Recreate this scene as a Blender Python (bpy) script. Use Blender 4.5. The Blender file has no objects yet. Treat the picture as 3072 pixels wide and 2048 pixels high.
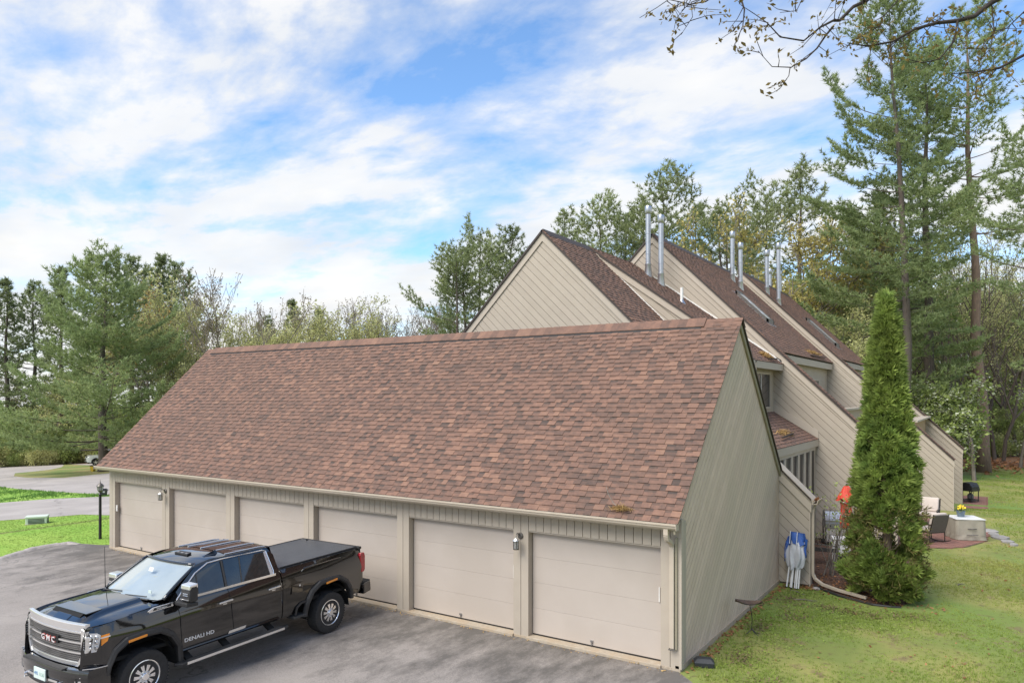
import bpy, bmesh, math, random
import numpy as np
from mathutils import Vector, Matrix, Euler
from mathutils.geometry import delaunay_2d_cdt
R = math.radians
random.seed(7); rng = np.random.default_rng(7)
sc = bpy.context.scene
C = sc.collection

# ---------------------------------------------------------------- camera
cam_d = bpy.data.cameras.new('camera'); cam = bpy.data.objects.new('camera', cam_d); C.objects.link(cam)
cam.location = (4.57, -12.39, 4.9); cam.rotation_euler = (R(90), 0, R(33.37))
cam_d.sensor_width = 36; cam_d.lens = 25.35; cam_d.shift_y = 0.0544; cam_d.clip_end = 2000
sc.camera = cam
sc.view_settings.view_transform = 'Standard'; sc.view_settings.look = 'None'
sc.view_settings.gamma = 1; sc.view_settings.use_curve_mapping = False
sc.view_settings.exposure = 0.94

# ---------------------------------------------------------------- sky with clouds
SUN_EL, SUN_AZ = 50, 198          # azimuth of the sun, degrees clockwise from +Y
W = bpy.data.worlds.new('World'); sc.world = W; W.use_nodes = True
nt = W.node_tree; nt.nodes.clear()
def N(t, kind, **kw):
    n = t.nodes.new(kind)
    for k, v in kw.items():
        if k.startswith('i_'):
            key = k[2:]
            key = int(key) if key.isdigit() else key.replace('_', ' ')
            n.inputs[key].default_value = v
        else: setattr(n, k, v)
    return n
def L(t, a, b): t.links.new(a, b)
def math_(t, op, a, b=None, clamp=False):
    n = t.nodes.new('ShaderNodeMath'); n.operation = op; n.use_clamp = clamp
    for i, x in enumerate((a, b)):
        if x is None: continue
        if isinstance(x, (int, float)): n.inputs[i].default_value = x
        else: t.links.new(x, n.inputs[i])
    return n.outputs[0]
def ramp(t, fac, stops):
    n = t.nodes.new('ShaderNodeValToRGB'); e = n.color_ramp.elements
    while len(e) < len(stops): e.new(0.5)
    for el, (p, c) in zip(e, stops):
        el.position = p; el.color = (c, c, c, 1) if isinstance(c, (int, float)) else (*c, 1)
    t.links.new(fac, n.inputs[0]); return n.outputs[0]
def mixc(t, f, a, b, mode='MIX'):
    n = t.nodes.new('ShaderNodeMix'); n.data_type = 'RGBA'; n.blend_type = mode
    for s, x in ((0, f), (6, a), (7, b)):
        if isinstance(x, (int, float)): n.inputs[s].default_value = x
        elif isinstance(x, tuple): n.inputs[s].default_value = (*x, 1)
        else: t.links.new(x, n.inputs[s])
    return n.outputs[2]
sky = N(nt, 'ShaderNodeTexSky', sky_type='NISHITA', sun_disc=False)
sky.sun_elevation = R(SUN_EL); sky.sun_rotation = R(SUN_AZ); sky.air_density = 1.0; sky.dust_density = 0.3; sky.ozone_density = 2.0
tc = N(nt, 'ShaderNodeTexCoord')
sep = N(nt, 'ShaderNodeSeparateXYZ'); L(nt, tc.outputs['Generated'], sep.inputs[0])
zz = math_(nt, 'ADD', math_(nt, 'MAXIMUM', sep.outputs[2], 0.0), 0.16)
cmb = N(nt, 'ShaderNodeCombineXYZ')
L(nt, math_(nt, 'DIVIDE', sep.outputs[0], zz), cmb.inputs[0]); L(nt, math_(nt, 'DIVIDE', sep.outputs[1], zz), cmb.inputs[1])
mp = N(nt, 'ShaderNodeMapping'); L(nt, cmb.outputs[0], mp.inputs[0]); mp.inputs['Location'].default_value = (20.3, 8.8, 0); mp.inputs['Rotation'].default_value = (0, 0, R(35)); mp.inputs['Scale'].default_value = (1.0, 1.5, 1)
big = N(nt, 'ShaderNodeTexNoise', i_Scale=0.95, i_Detail=8.0, i_Roughness=0.56, i_Distortion=0.3); L(nt, mp.outputs[0], big.inputs['Vector'])
fine = N(nt, 'ShaderNodeTexNoise', i_Scale=4.5, i_Detail=6.0, i_Roughness=0.6, i_Distortion=0.2); L(nt, mp.outputs[0], fine.inputs['Vector'])
dens = math_(nt, 'ADD', math_(nt, 'MULTIPLY', big.outputs['Fac'], 0.76), math_(nt, 'MULTIPLY', fine.outputs['Fac'], 0.24))
hz = math_(nt, 'SUBTRACT', 1.0, math_(nt, 'MULTIPLY', sep.outputs[2], 2.6, True))          # more cover low down
dens = math_(nt, 'ADD', dens, math_(nt, 'MULTIPLY', hz, 0.165))
mask = ramp(nt, dens, [(0.435, 0.0), (0.51, 0.38), (0.575, 0.90), (0.69, 1.0)])
shade = N(nt, 'ShaderNodeTexNoise', i_Scale=1.6, i_Detail=5.0, i_Roughness=0.5); L(nt, mp.outputs[0], shade.inputs['Vector'])
ccol = ramp(nt, shade.outputs['Fac'], [(0.30, (4.35, 4.5, 4.7)), (0.60, (5.35, 5.3, 5.2))])
skyc = mixc(nt, 1.0, sky.outputs[0], (.98, 1.20, 1.36), 'MULTIPLY')
col = mixc(nt, mask, skyc, ccol)
bg = N(nt, 'ShaderNodeBackground', i_Strength=0.1); L(nt, col, bg.inputs[0])
L(nt, bg.outputs[0], N(nt, 'ShaderNodeOutputWorld').inputs[0])

# ---------------------------------------------------------------- sun
sd = bpy.data.lights.new('sun', 'SUN'); sd.energy = 2.6; sd.angle = R(46); sd.color = (1, .94, .85)
sun = bpy.data.objects.new('sun', sd); C.objects.link(sun)
_el, _az = R(SUN_EL), R(SUN_AZ)
_s = Vector((math.sin(_az)*math.cos(_el), math.cos(_az)*math.cos(_el), math.sin(_el)))   # towards the sun
sun.rotation_euler = _s.to_track_quat('Z', 'Y').to_euler()

# ---------------------------------------------------------------- surveying helpers (camera geometry -> places on the ground)
AX, BX, CR, FF, HC = (.83511, -.55008), (.55008, .83511), (3.0, 12.86), 2163., 4.9
def ss(t): t = max(0., min(1., t)); return t*t*(3-2*t)
def g(x, y):
    l = -25 - x
    return (-.051*l if l > 0 else 0.) - .1*max(0., min(10., y-24))*ss((x+15)/10)
def gv(x, y):
    x = np.asarray(x, float); y = np.asarray(y, float)
    t = np.clip((x+15)/10, 0, 1); t = t*t*(3-2*t)
    return -.051*np.maximum(-25-x, 0) - .1*np.clip(y-24, 0, 10)*t
def atz(u, v, Z):
    xc = (u-1536)/FF*Z; rx, ry = xc-CR[0], Z-CR[1]
    return (rx*AX[0]+ry*AX[1], rx*BX[0]+ry*BX[1], HC-(v-1191)*Z/FF)
def gp(u, v):
    z = 0.
    for _ in range(50):
        p = atz(u, v, (HC-z)*FF/(v-1191)); z = .5*z+.5*g(p[0], p[1])
    return (p[0], p[1])
def gz(u, Z):
    p = atz(u, 1191, Z); return (p[0], p[1], g(p[0], p[1]))

# ---------------------------------------------------------------- materials
MATS = {}
def mat(name, c1, c2=None, scale=6., rough=.7, metal=0., bump=0., bscale=40., detail=4., coat=0., ior=None, stretch=None, rnd=0., tone=False, spec=None, trans=0., c3=None, wave=None, rnoise=0.):
    m = bpy.data.materials.new(name); m.use_nodes = True; t = m.node_tree
    p = t.nodes['Principled BSDF']; p.inputs['Roughness'].default_value = rough; p.inputs['Metallic'].default_value = metal
    if ior: p.inputs['IOR'].default_value = ior
    if spec is not None: p.inputs['Specular IOR Level'].default_value = spec
    if coat: p.inputs['Coat Weight'].default_value = coat; p.inputs['Coat Roughness'].default_value = .03
    if trans: p.inputs['Transmission Weight'].default_value = trans
    tcn = t.nodes.new('ShaderNodeTexCoord'); vec = tcn.outputs['Object']
    if stretch:
        mpn = t.nodes.new('ShaderNodeMapping'); mpn.inputs['Scale'].default_value = stretch; t.links.new(vec, mpn.inputs[0]); vec = mpn.outputs[0]
    c2 = c2 or tuple(x*.86 for x in c1)
    nz = N(t, 'ShaderNodeTexNoise', i_Scale=scale, i_Detail=detail, i_Roughness=.6); t.links.new(vec, nz.inputs['Vector'])
    f = ramp(t, nz.outputs['Fac'], [(.32, 0.), (.68, 1.)])
    col = mixc(t, f, c1, c2)
    if c3:
        n3 = N(t, 'ShaderNodeTexNoise', i_Scale=scale*.23, i_Detail=3.); t.links.new(vec, n3.inputs['Vector'])
        col = mixc(t, ramp(t, n3.outputs['Fac'], [(.45, 0.), (.62, 1.)]), col, c3)
    if rnd:
        oi = t.nodes.new('ShaderNodeObjectInfo')
        v = math_(t, 'ADD', math_(t, 'MULTIPLY', oi.outputs['Random'], rnd), 1-rnd*.5)
        hs = t.nodes.new('ShaderNodeHueSaturation'); t.links.new(col, hs.inputs['Color']); t.links.new(v, hs.inputs['Value']); col = hs.outputs[0]
    if tone:
        at = t.nodes.new('ShaderNodeAttribute'); at.attribute_name = 'tone'
        hs = t.nodes.new('ShaderNodeHueSaturation'); t.links.new(col, hs.inputs['Color']); t.links.new(at.outputs['Fac'], hs.inputs['Value']); col = hs.outputs[0]
    t.links.new(col, p.inputs['Base Color'])
    if rnoise:
        rr = math_(t, 'ADD', math_(t, 'MULTIPLY', nz.outputs['Fac'], rnoise), rough-rnoise*.5); t.links.new(rr, p.inputs['Roughness'])
    if bump:
        nb = N(t, 'ShaderNodeTexNoise', i_Scale=bscale, i_Detail=5.); t.links.new(vec, nb.inputs['Vector'])
        b = N(t, 'ShaderNodeBump', i_Strength=min(1., bump), i_Distance=.02); t.links.new(nb.outputs['Fac'], b.inputs['Height']); t.links.new(b.outputs[0], p.inputs['Normal'])
    MATS[name] = m; return m
M = MATS
TAN, TAN2 = (.56, .475, .385), (.52, .44, .355)
mat('siding', (.41, .355, .285), (.385, .33, .265), scale=3, rough=.65, bump=.15, bscale=60, rnd=.07)
mat('siding_back', (.10, .082, .062), scale=3, rough=.9)
mat('side_siding', (.63, .50, .395), (.57, .455, .35), scale=2.2, rough=.7, bump=.15, bscale=50, rnd=.16, c3=(.56, .46, .35))
mat('groove_light', (.62, .56, .45), scale=3, rough=.7)  # pale backing paints in the light caught along the board grooves
mat('trim', (.44, .38, .31), (.415, .36, .292), scale=4, rough=.6, bump=.1, bscale=50)
mat('trim_dark', (.33, .295, .215), (.29, .255, .18), scale=4, rough=.7, bump=.1)
mat('door_paint', (.445, .388, .335), (.43, .373, .322), scale=2.5, rough=.55, bump=.08, bscale=90, rnd=.05, c3=(.405, .35, .298))
mat('drip_edge', (.045, .032, .026), scale=8, rough=.6)
mat('gutter', (.49, .42, .335), (.44, .375, .295), scale=3, rough=.45, rnoise=.2)
mat('concrete', (.42, .36, .28), (.34, .28, .21), scale=12, rough=.9, bump=.4, bscale=60, c3=(.38, .30, .21))
mat('glass_dark', (.012, .013, .016), (.02, .022, .026), scale=2, rough=.04, ior=1.6)
mat('screen', (.022, .02, .02), scale=2, rough=.5)
mat('steel', (.52, .53, .55), (.42, .43, .45), scale=4, rough=.32, metal=1, rnoise=.2)
mat('galv', (.50, .51, .53), (.42, .43, .45), scale=7, rough=.38, metal=.9, rnoise=.25)
mat('pvc', (.78, .77, .74), scale=5, rough=.5)
mat('black_metal', (.014, .013, .013), (.02, .019, .018), scale=10, rough=.45)
mat('bronze', (.11, .10, .09), (.16, .145, .13), scale=20, rough=.4, metal=.5)
mat('lamp_glass', (.55, .55, .52), (.62, .62, .6), scale=4, rough=.1, trans=.6)
mat('white_plastic', (.72, .70, .66), scale=5, rough=.5)
mat('bark_pine', (.13, .10, .08), (.075, .06, .05), scale=9, rough=.95, bump=.8, bscale=14, stretch=(1, 1, .25), c3=(.10, .085, .07))
mat('bark_red', (.27, .185, .14), (.17, .12, .095), scale=9, rough=.95, bump=.8, bscale=14, stretch=(1, 1, .25))
mat('bark_grey', (.22, .19, .155), (.14, .12, .10), scale=8, rough=.95, bump=.6, bscale=16, stretch=(1, 1, .3))
mat('bark_dark', (.045, .034, .028), (.03, .022, .018), scale=8, rough=.95, bump=.6, bscale=20)
def leafmat(name, c1, c2, sc_=1.2, tr=.35, c3=None):
    m = mat(name, c1, c2, scale=sc_, rough=.6, rnd=.18, tone=True, c3=c3, spec=.25)
    t = m.node_tree; p = t.nodes['Principled BSDF']; out = t.nodes['Material Output']
    tl = t.nodes.new('ShaderNodeBsdfTranslucent'); mx = t.nodes.new('ShaderNodeMixShader'); mx.inputs[0].default_value = tr
    t.links.new(p.inputs['Base Color'].links[0].from_socket, tl.inputs[0])
    t.links.new(p.outputs[0], mx.inputs[1]); t.links.new(tl.outputs[0], mx.inputs[2]); t.links.new(mx.outputs[0], out.inputs[0])
    return m
leafmat('needles', (.36, .42, .19), (.26, .33, .15), .5, tr=.5)
leafmat('needles_far', (.35, .39, .18), (.26, .31, .145), .5, tr=.5)
leafmat('needles_dark', (.29, .335, .16), (.20, .25, .12), .6, tr=.5)
leafmat('leaf_yellow', (.48, .41, .14), (.38, .34, .12), .8, tr=.5)
leafmat('leaf_pale', (.55, .54, .25), (.45, .46, .20), .8, tr=.5)
leafmat('leaf_green', (.37, .44, .14), (.27, .34, .11), .8, tr=.5)
leafmat('leaf_orange', (.52, .33, .10), (.43, .28, .09), .8, tr=.5)
leafmat('leaf_bud', (.30, .25, .16), (.24, .19, .12), .8)
leafmat('oak_bud', (.23, .17, .05), (.17, .12, .035), 3.)
leafmat('blossom', (.72, .74, .58), (.62, .66, .46), 1.)
leafmat('arbor', (.33, .405, .10), (.16, .24, .06), 1.6, tr=.4, c3=(.21, .26, .065))
leafmat('arbor_dry', (.17, .15, .05), (.12, .11, .04), 2., tr=.2)
leafmat('grass_blade', (.27, .345, .07), (.20, .28, .05), .35, c3=(.39, .38, .11))
leafmat('grass_lush', (.27, .36, .09), (.23, .31, .075), .25)
leafmat('grass_strip', (.18, .32, .07), (.13, .25, .06), .25)  # deeper green blades for the strip between the roads
leafmat('dead_leaf', (.36, .17, .075), (.26, .12, .055), 4., tr=.1)
leafmat('soil_bits', (.20, .145, .075), (.13, .10, .05), 4., tr=.05)
leafmat('straw', (.45, .30, .12), (.36, .22, .08), 5., tr=.1)

# ---------------------------------------------------------------- mesh building helpers
class B:
    def __init__(s): s.v = []; s.f = []; s.t = []
    def add(s, vs, fs, tone=None):
        o = len(s.v); s.v += [tuple(x) for x in vs]; s.f += [tuple(i+o for i in f) for f in fs]
        if tone is not None: s.t += [tone]*len(fs)
        return s
    def box(s, x0, x1, y0, y1, z0, z1, tone=None):
        return s.add([(x0,y0,z0),(x1,y0,z0),(x1,y1,z0),(x0,y1,z0),(x0,y0,z1),(x1,y0,z1),(x1,y1,z1),(x0,y1,z1)],
                     [(0,3,2,1),(4,5,6,7),(0,1,5,4),(1,2,6,5),(2,3,7,6),(3,0,4,7)], tone)
    def bar(s, p, q, w, h, up=(0,0,1), tone=None):
        p, q = Vector(p), Vector(q); d = (q-p).normalized(); up = Vector(up)
        if abs(d.dot(up)) > .98: up = Vector((1,0,0))
        a = d.cross(up).normalized()*w/2; b = a.cross(d).normalized()*h/2
        vs = [e+i*a+j*b for e in (p, q) for i, j in ((-1,-1),(1,-1),(1,1),(-1,1))]
        return s.add(vs, [(3,2,1,0),(4,5,6,7),(0,1,5,4),(1,2,6,5),(2,3,7,6),(3,0,4,7)], tone)
    def tube(s, pts, rad, n=8, caps=True, tone=None):
        pts = [Vector(p) for p in pts]; k = len(pts)
        if isinstance(rad, (int, float)): rad = [rad]*k
        rad = [float(q) for q in rad]; d0 = (pts[1]-pts[0]).normalized(); ref = Vector((0,0,1)) if abs(d0.z) < .9 else Vector((1,0,0))
        vs = []
        for i, p in enumerate(pts):
            d = (pts[min(i+1,k-1)]-pts[max(i-1,0)]).normalized()
            a = d.cross(ref)
            if a.length < 1e-4: a = d.cross(Vector((0,1,0)))
            a.normalize(); b = a.cross(d)
            vs += [p+rad[i]*(math.cos(2*math.pi*j/n)*a+math.sin(2*math.pi*j/n)*b) for j in range(n)]
        fs = [(i*n+j, (i+1)*n+j, (i+1)*n+(j+1) % n, i*n+(j+1) % n) for i in range(k-1) for j in range(n)]
        if caps: fs += [tuple(range(n)), tuple(range((k-1)*n, k*n))[::-1]]
        return s.add(vs, fs, tone)
    def lathe(s, prof, n=20, c=(0,0,0), axis='z', closed=False):
        k = len(prof); vs = []
        for r, h in prof:
            for j in range(n):
                t = 2*math.pi*j/n; a, b = r*math.cos(t), r*math.sin(t)
                vs.append((c[0]+a, c[1]+b, c[2]+h) if axis == 'z' else (c[0]+a, c[1]+h, c[2]+b) if axis == 'y' else (c[0]+h, c[1]+a, c[2]+b))
        kk = k if closed else k-1
        fs = [(i*n+j, i*n+(j+1) % n, ((i+1) % k)*n+(j+1) % n, ((i+1) % k)*n+j) for i in range(kk) for j in range(n)]
        if not closed:
            if prof[0][0] > 1e-5: fs.append(tuple(range(n))[::-1])
            if prof[-1][0] > 1e-5: fs.append(tuple(range((k-1)*n, k*n)))
        return s.add(vs, fs)
    def prism(s, poly, dvec, tone=None):
        n = len(poly); d = Vector(dvec); p = [Vector(q) for q in poly]
        return s.add(p+[q+d for q in p], [tuple(range(n))[::-1], tuple(range(n, 2*n))]+[(i, (i+1) % n, n+(i+1) % n, n+i) for i in range(n)], tone)
    def mesh(s, name):
        m = bpy.data.meshes.new(name); m.from_pydata(s.v, [], s.f); m.validate()
        if s.t and len(s.t) == len(m.polygons):
            a = m.attributes.new('tone', 'FLOAT', 'FACE'); a.data.foreach_set('value', s.t)
        return m
WM = {}
def wm(o): return WM.get(o.name, Matrix.Identity(4))
def link(name, data, parent=None, loc=(0,0,0), rot=(0,0,0), world=True):
    """world=True: the mesh is written in world coordinates; else in the parent's."""
    o = bpy.data.objects.new(name, data); C.objects.link(o)
    o.location = loc; o.rotation_euler = rot
    if parent:
        o.parent = parent
        if world: o.matrix_parent_inverse = wm(parent).inverted()
    WM[o.name] = (wm(parent) if parent and not world else Matrix.Identity(4)) @ (Matrix.Translation(loc) @ Euler(rot).to_matrix().to_4x4())
    return o
def obj(name, b, m, parent=None, smooth=False, bevel=0., world=True, loc=(0,0,0), rot=(0,0,0), fixn=True):
    me = b.mesh(name) if isinstance(b, B) else b
    me.materials.clear(); me.materials.append(M[m])
    if fixn and isinstance(b, B) and len(me.polygons) < 20000:
        bm = bmesh.new(); bm.from_mesh(me); bmesh.ops.recalc_face_normals(bm, faces=bm.faces)
        if bevel:
            bmesh.ops.bevel(bm, geom=[e for e in bm.edges if len(e.link_faces) == 2 and e.calc_face_angle(0) > .6], offset=bevel, segments=2, affect='EDGES', profile=.6)
        bm.to_mesh(me); bm.free()
    if smooth:
        me.polygons.foreach_set('use_smooth', [True]*len(me.polygons))
        if smooth != 'all':
            at = me.attributes.get('sharp_edge') or me.attributes.new('sharp_edge', 'BOOLEAN', 'EDGE')
            bm = bmesh.new(); bm.from_mesh(me)
            vals = [not e.is_boundary and len(e.link_faces) == 2 and e.calc_face_angle(0) > R(38) for e in bm.edges]; bm.free()
            at.data.foreach_set('value', vals)
    return link(name, me, parent, loc, rot, world)
def tag(o, label=None, cat=None, group=None, kind=None):
    if label: o['label'] = label
    if cat: o['category'] = cat
    if group: o['group'] = group
    if kind: o['kind'] = kind
    return o
def thing(name, label, cat, loc=(0,0,0), rotz=0., group=None):
    o = link(name, None, None, loc, (0,0,rotz)); o.empty_display_size = .2
    return tag(o, label, cat, group)
KIDS = {}
def dup(root, loc, rotz=0., scale=1., label=None, group=None):
    r = root.copy(); C.objects.link(r); r.location = loc; r.rotation_euler = (0,0,rotz)
    r.scale = (scale,)*3 if isinstance(scale, (int, float)) else scale
    if label: r['label'] = label
    if group: r['group'] = group
    for ch in list(root.children):
        c = ch.copy(); C.objects.link(c); c.parent = r
        for q in list(ch.children):
            d = q.copy(); C.objects.link(d); d.parent = c
    return r
def cdt(outer, holes=(), step=.08, jit=0.):
    """triangulate a 2D polygon (with holes) on a fine grid -> points, triangles"""
    def dens(p):
        o = []
        for i in range(len(p)):
            a, b = p[i], p[(i+1) % len(p)]; n = max(1, int(math.hypot(b[0]-a[0], b[1]-a[1])/step))
            o += [(a[0]+(b[0]-a[0])*k/n, a[1]+(b[1]-a[1])*k/n) for k in range(n)]
        return o
    def inside(x, y, p):
        r = False; j = len(p)-1
        for i in range(len(p)):
            if (p[i][1] > y) != (p[j][1] > y) and x < (p[j][0]-p[i][0])*(y-p[i][1])/(p[j][1]-p[i][1])+p[i][0]: r = not r
            j = i
        return r
    vs, es = [], []
    for p in [outer]+list(holes):
        d = dens(p); o = len(vs); vs += d; es += [(o+i, o+(i+1) % len(d)) for i in range(len(d))]
    xs = [p[0] for p in outer]; ys = [p[1] for p in outer]
    x = min(xs)+step*.5
    while x < max(xs):
        y = min(ys)+step*.5
        while y < max(ys):
            q = (x+random.uniform(-jit, jit), y+random.uniform(-jit, jit))
            if inside(*q, outer) and not any(inside(*q, h) for h in holes): vs.append(q)
            y += step
        x += step
    V, _, Fc, _, _, _ = delaunay_2d_cdt([Vector(v) for v in vs], es, [], 0, 1e-4)
    out = []
    for f in Fc:
        cx = sum(V[i].x for i in f)/3; cy = sum(V[i].y for i in f)/3
        if inside(cx, cy, outer) and not any(inside(cx, cy, h) for h in holes): out.append(tuple(f))
    return [(v.x, v.y) for v in V], out
def panel(outer, fn, holes=(), step=.08, b=None):
    P, T = cdt(outer, holes, step); b = b or B(); b.add([fn(x, y) for x, y in P], T); return b
def text(name, s, size, m, parent, loc, rot, ext=.002, world=False, sx=1., align='LEFT', shear=0.):
    cu = bpy.data.curves.new('t', 'FONT'); cu.body = s; cu.size = size; cu.extrude = ext; cu.align_x = align; cu.shear = shear; cu.resolution_u = 2
    cu.offset = size*.012
    o = bpy.data.objects.new('t', cu); C.objects.link(o)
    me = bpy.data.meshes.new_from_object(o.evaluated_get(bpy.context.evaluated_depsgraph_get()))
    bpy.data.objects.remove(o); me.transform(Matrix.Diagonal((sx, 1, 1, 1))); me.materials.clear(); me.materials.append(M[m])
    return link(name, me, parent, loc, rot, world)
def arrmesh(name, V, Fq, mats, tone=None, smooth=False):
    """fast mesh from numpy arrays; Fq all same size"""
    k = Fq.shape[1]; me = bpy.data.meshes.new(name)
    me.vertices.add(len(V)); me.vertices.foreach_set('co', np.asarray(V, np.float32).ravel())
    me.loops.add(Fq.size); me.loops.foreach_set('vertex_index', Fq.astype(np.int32).ravel())
    me.polygons.add(len(Fq)); me.polygons.foreach_set('loop_start', np.arange(0, Fq.size, k, dtype=np.int32))
    me.update(calc_edges=True)
    if tone is not None:
        a = me.attributes.new('tone', 'FLOAT', 'FACE'); a.data.foreach_set('value', np.asarray(tone, np.float32))
    for m in ([mats] if isinstance(mats, str) else mats): me.materials.append(M[m])
    return me
# ================================================================ GROUND
def special(name):
    m = bpy.data.materials.new(name); m.use_nodes = True; MATS[name] = m; t = m.node_tree
    return m, t, t.nodes['Principled BSDF'], t.nodes.new('ShaderNodeTexCoord').outputs['Object']
def noise(t, vec, scale, detail=4., rough=.55, dist=0.):
    n = N(t, 'ShaderNodeTexNoise', i_Scale=scale, i_Detail=detail, i_Roughness=rough, i_Distortion=dist); t.links.new(vec, n.inputs['Vector']); return n.outputs['Fac']
def bumpto(t, p, h, s=.5, d=.02):
    b = N(t, 'ShaderNodeBump', i_Strength=s, i_Distance=d); t.links.new(h, b.inputs['Height']); t.links.new(b.outputs[0], p.inputs['Normal'])
# lawn: moss, yellow grass, bare brown patches
m, t, p, vec = special('lawn'); p.inputs['Roughness'].default_value = .95
c = mixc(t, ramp(t, noise(t, vec, .55, 5), [(.40, 0.), (.60, 1.)]), (.165, .20, .045), (.27, .26, .075))
c = mixc(t, ramp(t, noise(t, vec, .16, 4), [(.46, 0.), (.60, 1.)]), c, (.145, .235, .04))
c = mixc(t, ramp(t, noise(t, vec, 5.5, 4), [(.56, 0.), (.72, .8)]), c, (.115, .095, .035))
c = mixc(t, ramp(t, noise(t, vec, 1.1, 6, .7), [(.56, 0.), (.66, .85)]), c, (.17, .12, .065))
t.links.new(c, p.inputs['Base Color']); bumpto(t, p, noise(t, vec, 30, 5), .7, .03)
m, t, p, vec = special('lawn_lush'); p.inputs['Roughness'].default_value = .95
c = mixc(t, ramp(t, noise(t, vec, .5, 5), [(.38, 0.), (.62, 1.)]), (.20, .36, .04), (.27, .40, .06))
c = mixc(t, ramp(t, noise(t, vec, 4, 4), [(.55, 0.), (.75, .7)]), c, (.09, .17, .02))
t.links.new(c, p.inputs['Base Color']); bumpto(t, p, noise(t, vec, 25, 5), .7, .03)
m, t, p, vec = special('verge'); p.inputs['Roughness'].default_value = .95
c = mixc(t, ramp(t, noise(t, vec, .3, 5), [(.40, 0.), (.60, 1.)]), (.14, .20, .045), (.30, .25, .10))
c = mixc(t, ramp(t, noise(t, vec, 3, 4), [(.5, 0.), (.7, .6)]), c, (.20, .17, .07))
t.links.new(c, p.inputs['Base Color']); bumpto(t, p, noise(t, vec, 20, 5), .7, .03)
# old driveway asphalt: worn light grey, darker damp stains, fine cracks
def asphalt(name, c1, c2, dark, near):
    m, t, p, vec = special(name); p.inputs['Roughness'].default_value = .85
    c = mixc(t, ramp(t, noise(t, vec, 45, 4, .75), [(.40, 0.), (.66, 1.)]), c1, c2)
    c = mixc(t, ramp(t, noise(t, vec, .45, 5), [(.42, 0.), (.66, .55)]), c, tuple(x*1.28 for x in c1))
    if near:
        mpn = t.nodes.new('ShaderNodeMapping'); mpn.inputs['Rotation'].default_value = (0, 0, R(20)); mpn.inputs['Scale'].default_value = (1, .45, 1); t.links.new(vec, mpn.inputs[0])
        sepn = t.nodes.new('ShaderNodeSeparateXYZ'); t.links.new(vec, sepn.inputs[0])
        w = math_(t, 'MULTIPLY', math_(t, 'ADD', sepn.outputs[1], 5.2), .2, True)
        s = math_(t, 'ADD', noise(t, mpn.outputs[0], 1.5, 9, .74, .1), math_(t, 'MULTIPLY', w, .25))
        c = mixc(t, ramp(t, s, [(.57, 0.), (.78, .8)]), c, dark)
    vo = N(t, 'ShaderNodeTexVoronoi', feature='DISTANCE_TO_EDGE', i_Scale=.23 if near else .12)
    dv = t.nodes.new('ShaderNodeVectorMath'); dv.operation = 'ADD'; nn = N(t, 'ShaderNodeTexNoise', i_Scale=1.7, i_Detail=5.); t.links.new(vec, nn.inputs['Vector'])
    sc2 = t.nodes.new('ShaderNodeVectorMath'); sc2.operation = 'SCALE'; sc2.inputs['Scale'].default_value = 1.1; t.links.new(nn.outputs['Color'], sc2.inputs[0])
    t.links.new(vec, dv.inputs[0]); t.links.new(sc2.outputs[0], dv.inputs[1]); t.links.new(dv.outputs[0], vo.inputs['Vector'])
    ck = ramp(t, vo.outputs['Distance'], [(.0, 1.), (.006 if near else .008, 0.)])
    c = mixc(t, math_(t, 'MULTIPLY', ck, math_(t, 'MULTIPLY', ramp(t, noise(t, vec, .35, 3), [(.45, 0.), (.6, 1.)]), .75)), c, (.05, .047, .045))
    t.links.new(c, p.inputs['Base Color']); bumpto(t, p, noise(t, vec, 120, 3), .5, .008)
asphalt('asphalt', (.29, .258, .232), (.16, .142, .127), (.075, .068, .06), True)
asphalt('road', (.36, .325, .30), (.285, .255, .235), (.1, .1, .1), False)
m, t, p, vec = special('litter'); p.inputs['Roughness'].default_value = .95
c = mixc(t, ramp(t, noise(t, vec, 3.5, 6, .7), [(.38, 0.), (.62, 1.)]), (.16, .08, .045), (.36, .19, .10))
c = mixc(t, ramp(t, noise(t, vec, .25, 4), [(.50, 0.), (.62, .6)]), c, (.13, .11, .06))
t.links.new(c, p.inputs['Base Color']); bumpto(t, p, noise(t, vec, 14, 6), .9, .06)
m, t, p, vec = special('mulch'); p.inputs['Roughness'].default_value = .95
c = mixc(t, ramp(t, noise(t, vec, 14, 6, .7), [(.38, 0.), (.64, 1.)]), (.05, .028, .02), (.17, .085, .05))
t.links.new(c, p.inputs['Base Color']); bumpto(t, p, noise(t, vec, 30, 6), .9, .05)

gxs = sorted(set([-700, -500, -350, -240, -170, -130] + list(np.arange(-105, 46, 2.5)) + [60, 90, 140, 220, 400]))
gys = sorted(set([-300, -180, -100, -60] + list(np.arange(-40, 91, 2.5)) + [110, 150, 220, 320, 480, 700]))
XX, YY = np.meshgrid(gxs, gys); ZZ = gv(np.maximum(XX, -95), YY)
V = np.stack([XX.ravel(), YY.ravel(), ZZ.ravel()], 1); nx = len(gxs)
ii = np.arange(len(gys)-1)[:, None]*nx+np.arange(nx-1)[None, :]
Fq = np.stack([ii, ii+1, ii+nx+1, ii+nx], -1).reshape(-1, 4)
tag(link('ground', arrmesh('ground', V, Fq, 'lawn')), kind='structure')
def sheet(name, poly, dz, m, step=1.5, kind='structure', parent=None):
    b = panel(poly, lambda x, y: (x, y, g(x, y)+dz), step=step)
    return tag(obj(name, b, m, parent, fixn=False), kind=kind)
P_ = lambda *uv: [gp(u, v) for u, v in uv]
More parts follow.
